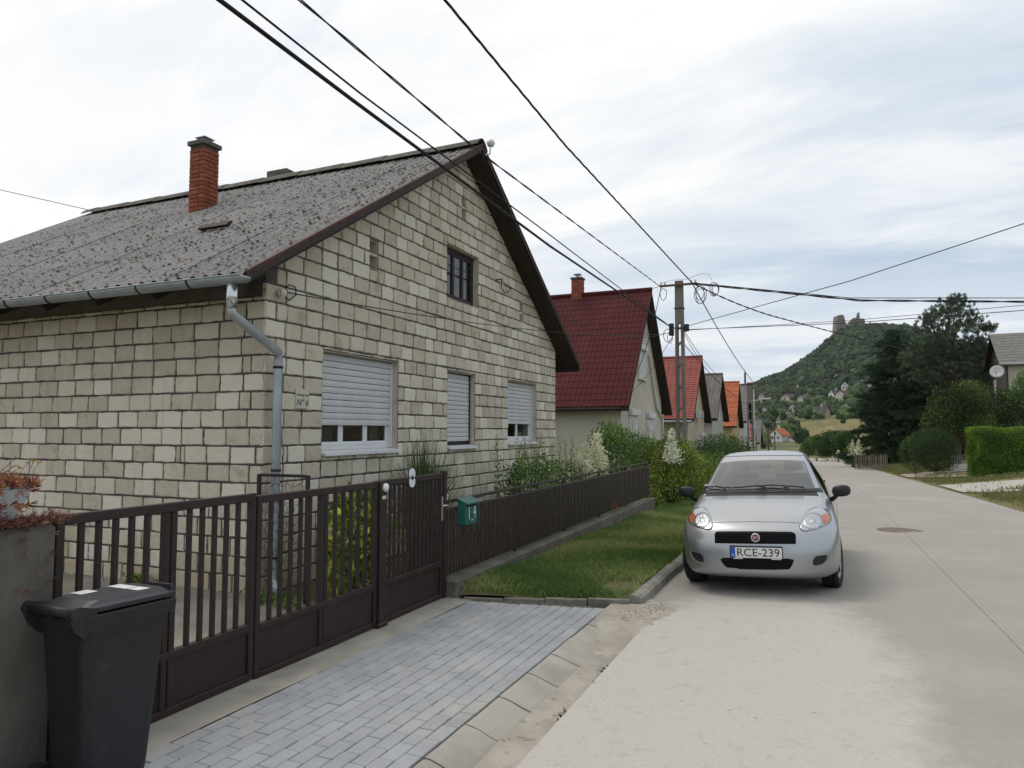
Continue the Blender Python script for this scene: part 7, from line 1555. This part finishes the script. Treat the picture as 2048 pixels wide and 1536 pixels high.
# ---------------------------------------------------------------- hill, wood, castle, village
def ico(sub):
    b = bmesh.new(); bmesh.ops.create_icosphere(b, subdivisions=sub, radius=1); b.verts.index_update(); V = np.array([tuple(v.co) for v in b.verts]); F = np.array([[v.index for v in f.verts] for f in b.faces]); b.free(); return V, F
IV, IF = ico(3); IV2, IF2 = ico(2)
def wood(name, label, pts, rad, mm, hi=True):
    """crowns of a wood that reads as one mass; bumpy lumps with broken surfaces"""
    n = len(pts); bv, bf = (IV, IF) if hi else (IV2, IF2); K = len(bv); pts = np.asarray(pts); V = np.empty((n, K, 3), np.float32); T = np.empty((n, K), np.float32)
    for i in range(n):
        s = rad[i]; ph = rng.uniform(0, 6.28, 6); d = bv; f = 1 + .20 * np.sin(d[:, 0] * 4.1 + ph[0]) * np.sin(d[:, 1] * 3.7 + ph[1]) + .16 * np.sin(d[:, 2] * 5.3 + ph[2] + d[:, 0] * 3) + rng.uniform(-.16, .16, K)
        sz = np.array([s * rng.uniform(.85, 1.2), s * rng.uniform(.85, 1.2), s * rng.uniform(.85, 1.35)]); V[i] = d * f[:, None] * sz + pts[i] + np.array([0, 0, sz[2] * .55]); T[i] = np.clip(rng.random() * .75 + .1 + .12 * rng.normal(size=K), 0, 1)
    F = (bf[None] + (np.arange(n) * K)[:, None, None]).reshape(-1, 3); o = npobj(name, V.reshape(-1, 3), F, T.ravel(), mm, None, 'stuff'); return tag(o, label, 'wood')
m_wood = leaf_mat('wood_crowns', (0.021, 0.039, 0.017), (0.029, 0.052, 0.02), tint=.55, trans=.03, rough=.85, hue=(0.044, 0.066, 0.025))
def pix_of(X, Y, Z):
    d = np.stack([X, Y, Z - EYE[2]], -1); z = d @ _f; return 1024 + FPX * (d @ _r) / z, 768 - FPX * (d @ _u) / z
VILLAGE = []
def far_house(label, gx, gy, gw, gh, D, wall, roofm, roof_len=8.0, turn=0.0, win=2, chim=False, name='cottage'):
    """gx: pixel column of the gable's middle, gy: its foot, gw/gh: gable width and apex height in pixels, D: depth"""
    D = land_hit(gx, gy, 90, 900) if gy < 870 or D > 300 else D; w = gw * D / FPX; h = gh * D / FPX; roof_len = min(roof_len, w * 1.7); b = onD(gx, gy, D); zt = float(hz(b[0], b[1])); VILLAGE.append((b[0], b[1], max(w, roof_len), gx, gy, gw))
    r = thing(name, (b[0], b[1], min(zt, b[2])), label, 'house'); fwd = _f0[:2]; a = math.atan2(fwd[1], fwd[0]) + turn; f2 = np.array([math.cos(a), math.sin(a)]); s2 = np.array([math.sin(a), -math.cos(a)]); eh = h * .52
    def Lp(s, d, z): p = b[:2] + s2 * s + f2 * d; return (p[0], p[1], b[2] + z)
    lo_ = min(zt, b[2]) - b[2] - 1.0; m = MB(); m.add([Lp(-w / 2, 0, lo_), Lp(w / 2, 0, lo_), Lp(w / 2, 0, eh), Lp(0, 0, h * .96), Lp(-w / 2, 0, eh), Lp(-w / 2, roof_len, lo_), Lp(w / 2, roof_len, lo_), Lp(w / 2, roof_len, eh), Lp(0, roof_len, h * .96), Lp(-w / 2, roof_len, eh)], [(0, 1, 2, 3, 4), (9, 8, 7, 6, 5), (1, 6, 7, 2), (5, 0, 4, 9)]); m.build('wall', wall, r)
    o = .12 * w; k = (h * .96 - eh) / (w / 2); t = .18
    q = MB()
    for s in (-1, 1): q.add([Lp(0, -.5, h), Lp(0, roof_len + .5, h), Lp(s * (w / 2 + o), roof_len + .5, h - k * (w / 2 + o)), Lp(s * (w / 2 + o), -.5, h - k * (w / 2 + o)), Lp(0, -.5, h + t), Lp(0, roof_len + .5, h + t), Lp(s * (w / 2 + o), roof_len + .5, h - k * (w / 2 + o) + t), Lp(s * (w / 2 + o), -.5, h - k * (w / 2 + o) + t)], [(0, 1, 2, 3), (4, 7, 6, 5), (0, 3, 7, 4), (2, 1, 5, 6), (3, 2, 6, 7)])
    ro_ = q.build('roof', roofm, r)
    for i in range(win):
        c = (i - (win - 1) / 2) * w * .42; ww = w * .13; z0, z1 = eh * .42, eh * .80; MB().add([Lp(c - ww / 2, -.06, z0), Lp(c + ww / 2, -.06, z0), Lp(c + ww / 2, -.06, z1), Lp(c - ww / 2, -.06, z1), Lp(c - ww / 2, .06, z0), Lp(c + ww / 2, .06, z0), Lp(c + ww / 2, .06, z1), Lp(c - ww / 2, .06, z1)], [(0, 1, 2, 3), (0, 4, 5, 1), (3, 2, 6, 7), (0, 3, 7, 4), (1, 5, 6, 2)]).build('window', m_farwin, r)
    ww = w * .12; MB().add([Lp(-ww / 2, -.06, eh * 1.05), Lp(ww / 2, -.06, eh * 1.05), Lp(ww / 2, -.06, eh * 1.38), Lp(-ww / 2, -.06, eh * 1.38), Lp(-ww / 2, .06, eh * 1.05), Lp(ww / 2, .06, eh * 1.05), Lp(ww / 2, .06, eh * 1.38), Lp(-ww / 2, .06, eh * 1.38)], [(0, 1, 2, 3), (0, 4, 5, 1), (3, 2, 6, 7), (0, 3, 7, 4), (1, 5, 6, 2)]).build('attic_window', m_farwin, r)
    if chim:
        c = b[:2] + f2 * roof_len * .45; MB().box((c[0] - .45, c[1] - .45, b[2] + h * .75), (c[0] + .45, c[1] + .45, b[2] + h + 1.6)).build('chimney', m_render_white, ro_)
    return r
m_whitewash = mat('whitewash', (0.72, 0.715, 0.69), 0.9, (0.64, 0.635, 0.61), scale=.4); m_darkroof = mat('dark_far_roof', (0.062, 0.056, 0.056), 0.9, (0.085, 0.078, 0.075), scale=.5); m_greyroof = mat('grey_far_roof', (0.13, 0.13, 0.13), 0.9, (0.10, 0.098, 0.1), scale=.5); m_orangeroof = mat('orange_far_roof', (0.40, 0.125, 0.045), 0.85, (0.33, 0.10, 0.04), scale=.6); m_redroof = mat('red_far_roof', (0.19, 0.045, 0.04), 0.85, (0.15, 0.035, 0.034), scale=.6); m_brownroof = mat('brown_far_roof', (0.10, 0.062, 0.048), 0.9)
far_house('white cottage with bright orange roof standing alone below the meadow', 1551, 884, 25, 27, 330, m_whitewash, m_orangeroof, 11, R(-42), 2, True)
far_house('low shed with orange and red roofs attached beside the lone orange roofed cottage', 1584, 884, 16, 12, 336, m_whitewash, m_redroof, 7, R(-60), 0, name='shed')
far_house('cream gabled cottage peeping out behind the row of street houses', 1527, 866, 15, 20, 200, m_render_cream, m_darkroof, 6, R(35), 1)
far_house('white gabled cottage with dark roof low among the trees behind the far pole', 1528, 827, 13, 14, 420, m_whitewash, m_darkroof, 13, R(-50), 1)
far_house('small white gabled cottage with balcony in the middle of the village trees', 1585, 822, 13, 14, 440, m_whitewash, m_brownroof, 8, R(-30), 2)
far_house('pale little house half hidden below the balcony cottage', 1582, 836, 9, 12, 410, m_render_cream, m_greyroof, 6, R(30), 1)
far_house('cream gabled house with dark roof and white chimneys above the meadow', 1656, 834, 17, 21, 420, m_render_cream, m_darkroof, 12, R(38), 1, True)
far_house('small white gabled cottage right of the cream house above the meadow', 1692, 818, 12, 12, 450, m_whitewash, m_darkroof, 8, R(-35), 1)
far_house('white cottage with dark red roof in the upper village', 1680, 796, 16, 15, 520, m_whitewash, m_redroof, 14, R(-45), 2)
far_house('tall white gabled cottage highest in the village', 1690, 781, 14, 18, 580, m_whitewash, m_brownroof, 10, R(-25), 2)
far_house('long dark roofed house joined to the red roofed upper cottage', 1662, 797, 16, 17, 535, m_whitewash, m_darkroof, 16, R(-75), 1, True)
far_house('broad dark roofed house in the left part of the village', 1570, 803, 26, 15, 500, m_render_cream, m_darkroof, 12, R(-70), 1)
far_house('grey roofed low house in the middle of the upper village', 1600, 803, 16, 12, 510, m_render_grey, m_greyroof, 12, R(-75), 1)
far_house('dark roofed house with a white chimney behind the far pole', 1522, 800, 14, 14, 470, m_render_cream, m_brownroof, 10, R(-60), 1, True)
far_house('white walled house showing through the spruce branches', 1745, 772, 18, 12, 540, m_whitewash, m_greyroof, 9, R(60), 1)
far_house('white cottage at the edge of the spruce above the dark trees', 1762, 797, 14, 10, 500, m_whitewash, m_greyroof, 8, R(-40), 1)
far_house('pair of low white gables at the left edge of the village, front one', 1556, 846, 14, 18, 380, m_whitewash, m_greyroof, 9, R(35), 1)
far_house('brown roofed house with white gable beside the dark roadside bush', 1712, 884, 18, 22, 140, m_whitewash, m_brownroof, 9, R(48), 1)
far_house('tiny white hut high in the hillside wood', 1594, 770, 6, 6, 640, m_whitewash, m_greyroof, 4, R(-20), 0)
far_house('weathered grey roofed house at the upper edge of the village', 1672, 757, 12, 9, 640, m_render_grey, m_greyroof, 10, R(-70), 0)
def clear_of(X, Y, Z, rad):
    """keep crowns off the houses and out of the sight line to their fronts"""
    ok = np.ones(len(X), bool); px, py = pix_of(X, Y, Z); rp = rad * FPX / np.maximum(Y, 1); top = py - 1.75 * rp
    for (hx_, hy_, wd, gx, gy, gw) in VILLAGE:
        ok &= np.hypot(X - hx_, Y - hy_) > wd * .6 + 2
        ok &= ~((np.abs(px - gx) < gw * .62 + rp * .75) & (Y < hy_ + 2) & (top < gy - 2))
    return ok
# hillside wood
n = 11500; X = rng.uniform(-190, 330, n); Y = 560 + 520 * rng.random(n); Z = hz(X, Y); px, py = pix_of(X, Y, Z); keep = (px > 1410) & (px < 2070) & ((Y > 660) | (rng.random(n) < .5))
tower = onD(1684, 645, 940); keep &= (np.abs(X - tower[0] - 12) > 22) | (np.abs(Y - tower[1] - 6) > 5)
keep &= clear_of(X, Y, Z, 4.6)
X, Y, Z = X[keep], Y[keep], Z[keep]; wood('hill_wood', 'dark green broadleaf wood covering the castle hill', np.stack([X, Y, Z - 1.0], -1), rng.uniform(2.6, 5.0, len(X)), m_wood, hi=False)
# trees among the village houses
n = 4200; X = rng.uniform(-140, 150, n); Y = 290 + 380 * rng.random(n); Z = hz(X, Y); px, py = pix_of(X, Y, Z)
meadow = (px > 1588) & (px < 1740) & (py > 838) & (py < 900); keep = (px > 1480) & (px < 1900) & ~meadow & ((py < 846) | (px < 1590)) & (rng.random(n) < .75); X, Y, Z = X[keep], Y[keep], Z[keep]
rad = rng.uniform(1.9, 4.0, len(X)); ok = clear_of(X, Y, Z, rad)
wood('village_trees', 'green garden trees between the village houses', np.stack([X[ok], Y[ok], Z[ok] - .5], -1), rad[ok], leaf_mat('garden_crowns', (0.038, 0.066, 0.025), (0.055, 0.09, 0.03), tint=.5, trans=.03, rough=.8, hue=(0.075, 0.105, 0.036)))
for (x, D, rp, lab) in ((1602, 330, 15, 'round green tree at the left edge of the meadow'), (1543, 440, 14, 'tall dark tree rising between the village roofs'), (1657, 490, 10, 'dark round tree before the long dark roofed house'), (1687, 400, 5, 'lone small tree in the middle of the meadow')):
    b = place(x, D); s = rp * D / FPX; tree('village_tree', lab, b, s * 2, [(b[0], b[1], b[2] + s * 1.1, s, s, s), (b[0] - s * .4, b[1], b[2] + s * .8, s * .7, s * .7, s * .7), (b[0] + s * .4, b[1], b[2] + s * 1.3, s * .6, s * .6, s * .6)], 2200, s * .22, m_dark2, s * .09)
# meadow
m_meadow = mat('meadow', (0.20, 0.17, 0.07), 0.95, (0.12, 0.125, 0.045), scale=0.05, detail=9, lo=.4, hi=.62, bump=.6, bscale=1.5, bdist=.2, col3=(0.27, 0.21, 0.11), scale3=.09, lo3=.55, hi3=.68, stretch=(1, .35, 1))
quad_sheet('meadow', [onD(x_, y_, land_hit(x_, y_, 90, 900)) for x_, y_ in ((1585, 880), (1790, 878), (1790, 836), (1596, 846))], m_meadow, .25, 24)
# castle ruin
m_ruin = mat('ruin_stone', (0.24, 0.205, 0.175), 0.95, (0.18, 0.155, 0.135), scale=.35, detail=9, bump=.9, bscale=.6, bdist=.8); CD = 940.0; S = CD / FPX
cr = thing('castle_ruin', tuple(onD(1690, 650, CD)), 'ruined stone castle tower and broken walls on the hilltop', 'castle')
def ruin(name, prof, dpt, D):
    c = [onD(x, y, D) for x, y in prof]; n_ = len(c); back = [p + _f0 * dpt for p in c]; MB().add([tuple(p + np.array([rng.uniform(-.2, .2), 0, rng.uniform(-.2, .2)])) for p in c] + [tuple(p) for p in back], [tuple(range(n_)), tuple(range(2 * n_ - 1, n_ - 1, -1))] + [(i, i + n_, (i + 1) % n_ + n_, (i + 1) % n_) for i in range(n_)]).build(name, m_ruin, cr)
ruin('tower', [(1673, 690), (1673, 660), (1674, 645), (1675, 632), (1678, 630), (1684, 629), (1688, 631), (1690, 639), (1692, 646), (1693, 690)], 12, CD)
ruin('broken_wall', [(1696, 685), (1698, 650), (1700, 643), (1704, 640), (1707, 636), (1711, 635), (1713, 637), (1718, 639), (1724, 637), (1730, 638), (1731, 685)], 5, CD + 4)
ruin('broken_pinnacle', [(1713, 680), (1715, 632), (1717, 625), (1719, 624), (1720, 638), (1720, 680)], 4, CD + 3)
# church spire on the skyline
sp_ = onD(1490, 748, 900); ch_ = thing('church_spire', (sp_[0], sp_[1], sp_[2] - 12), 'thin church spire on the skyline left of the castle hill', 'church')
MB().lathe([(1.3, -12), (1.3, 0), (1.5, .1), (.5, 2.6), (.1, 5.6), (0.02, 6.2)], tuple(sp_), n=8).build('spire', m_greyroof, ch_)
MB().tube([(sp_[0], sp_[1], sp_[2] + 6.1), (sp_[0], sp_[1], sp_[2] + 7.4)], .1, 4).build('finial', m_darkroof, ch_)
# village poles
for (x, D, hgt, lab) in ((1536, 150, 6.4, 'dark wooden pole near the cream cottage at the end of the row'), (1549, 210, 7.5, 'dark wooden pole standing before the lone orange roofed cottage'), (1591, 500, 10, 'thin pole above the grey roofed village house')):
    b = place(x, D); r = thing('wooden_pole', b, lab, 'pole'); MB().tube([(b[0], b[1], b[2] - .3), (b[0], b[1], b[2] + hgt)], [.18, .13], 6).build('shaft', m_stem, r); MB().cbox((b[0] - .7, b[1] - .06, b[2] + hgt - .6), (b[0] + .7, b[1] + .06, b[2] + hgt - .5), .01).build('cross_arm', m_stem, r)
# ---------------------------------------------------------------- summer air
hzb = MB().box((-950, -150, -7.2), (950, 1950, 172)); m_air = bpy.data.materials.new('summer_air'); m_air.use_nodes = True; nt = m_air.node_tree; nt.nodes.clear(); o_ = nt.nodes.new('ShaderNodeOutputMaterial'); v_ = nt.nodes.new('ShaderNodeVolumePrincipled'); v_.inputs['Color'].default_value = (0.80, 0.87, 1.0, 1); v_.inputs['Density'].default_value = 0.00005; v_.inputs['Anisotropy'].default_value = 0.2; nt.links.new(v_.outputs[0], o_.inputs['Volume'])
tag(hzb.build('haze', m_air), 'thin pale summer haze over street and hill', 'haze', kind='stuff')
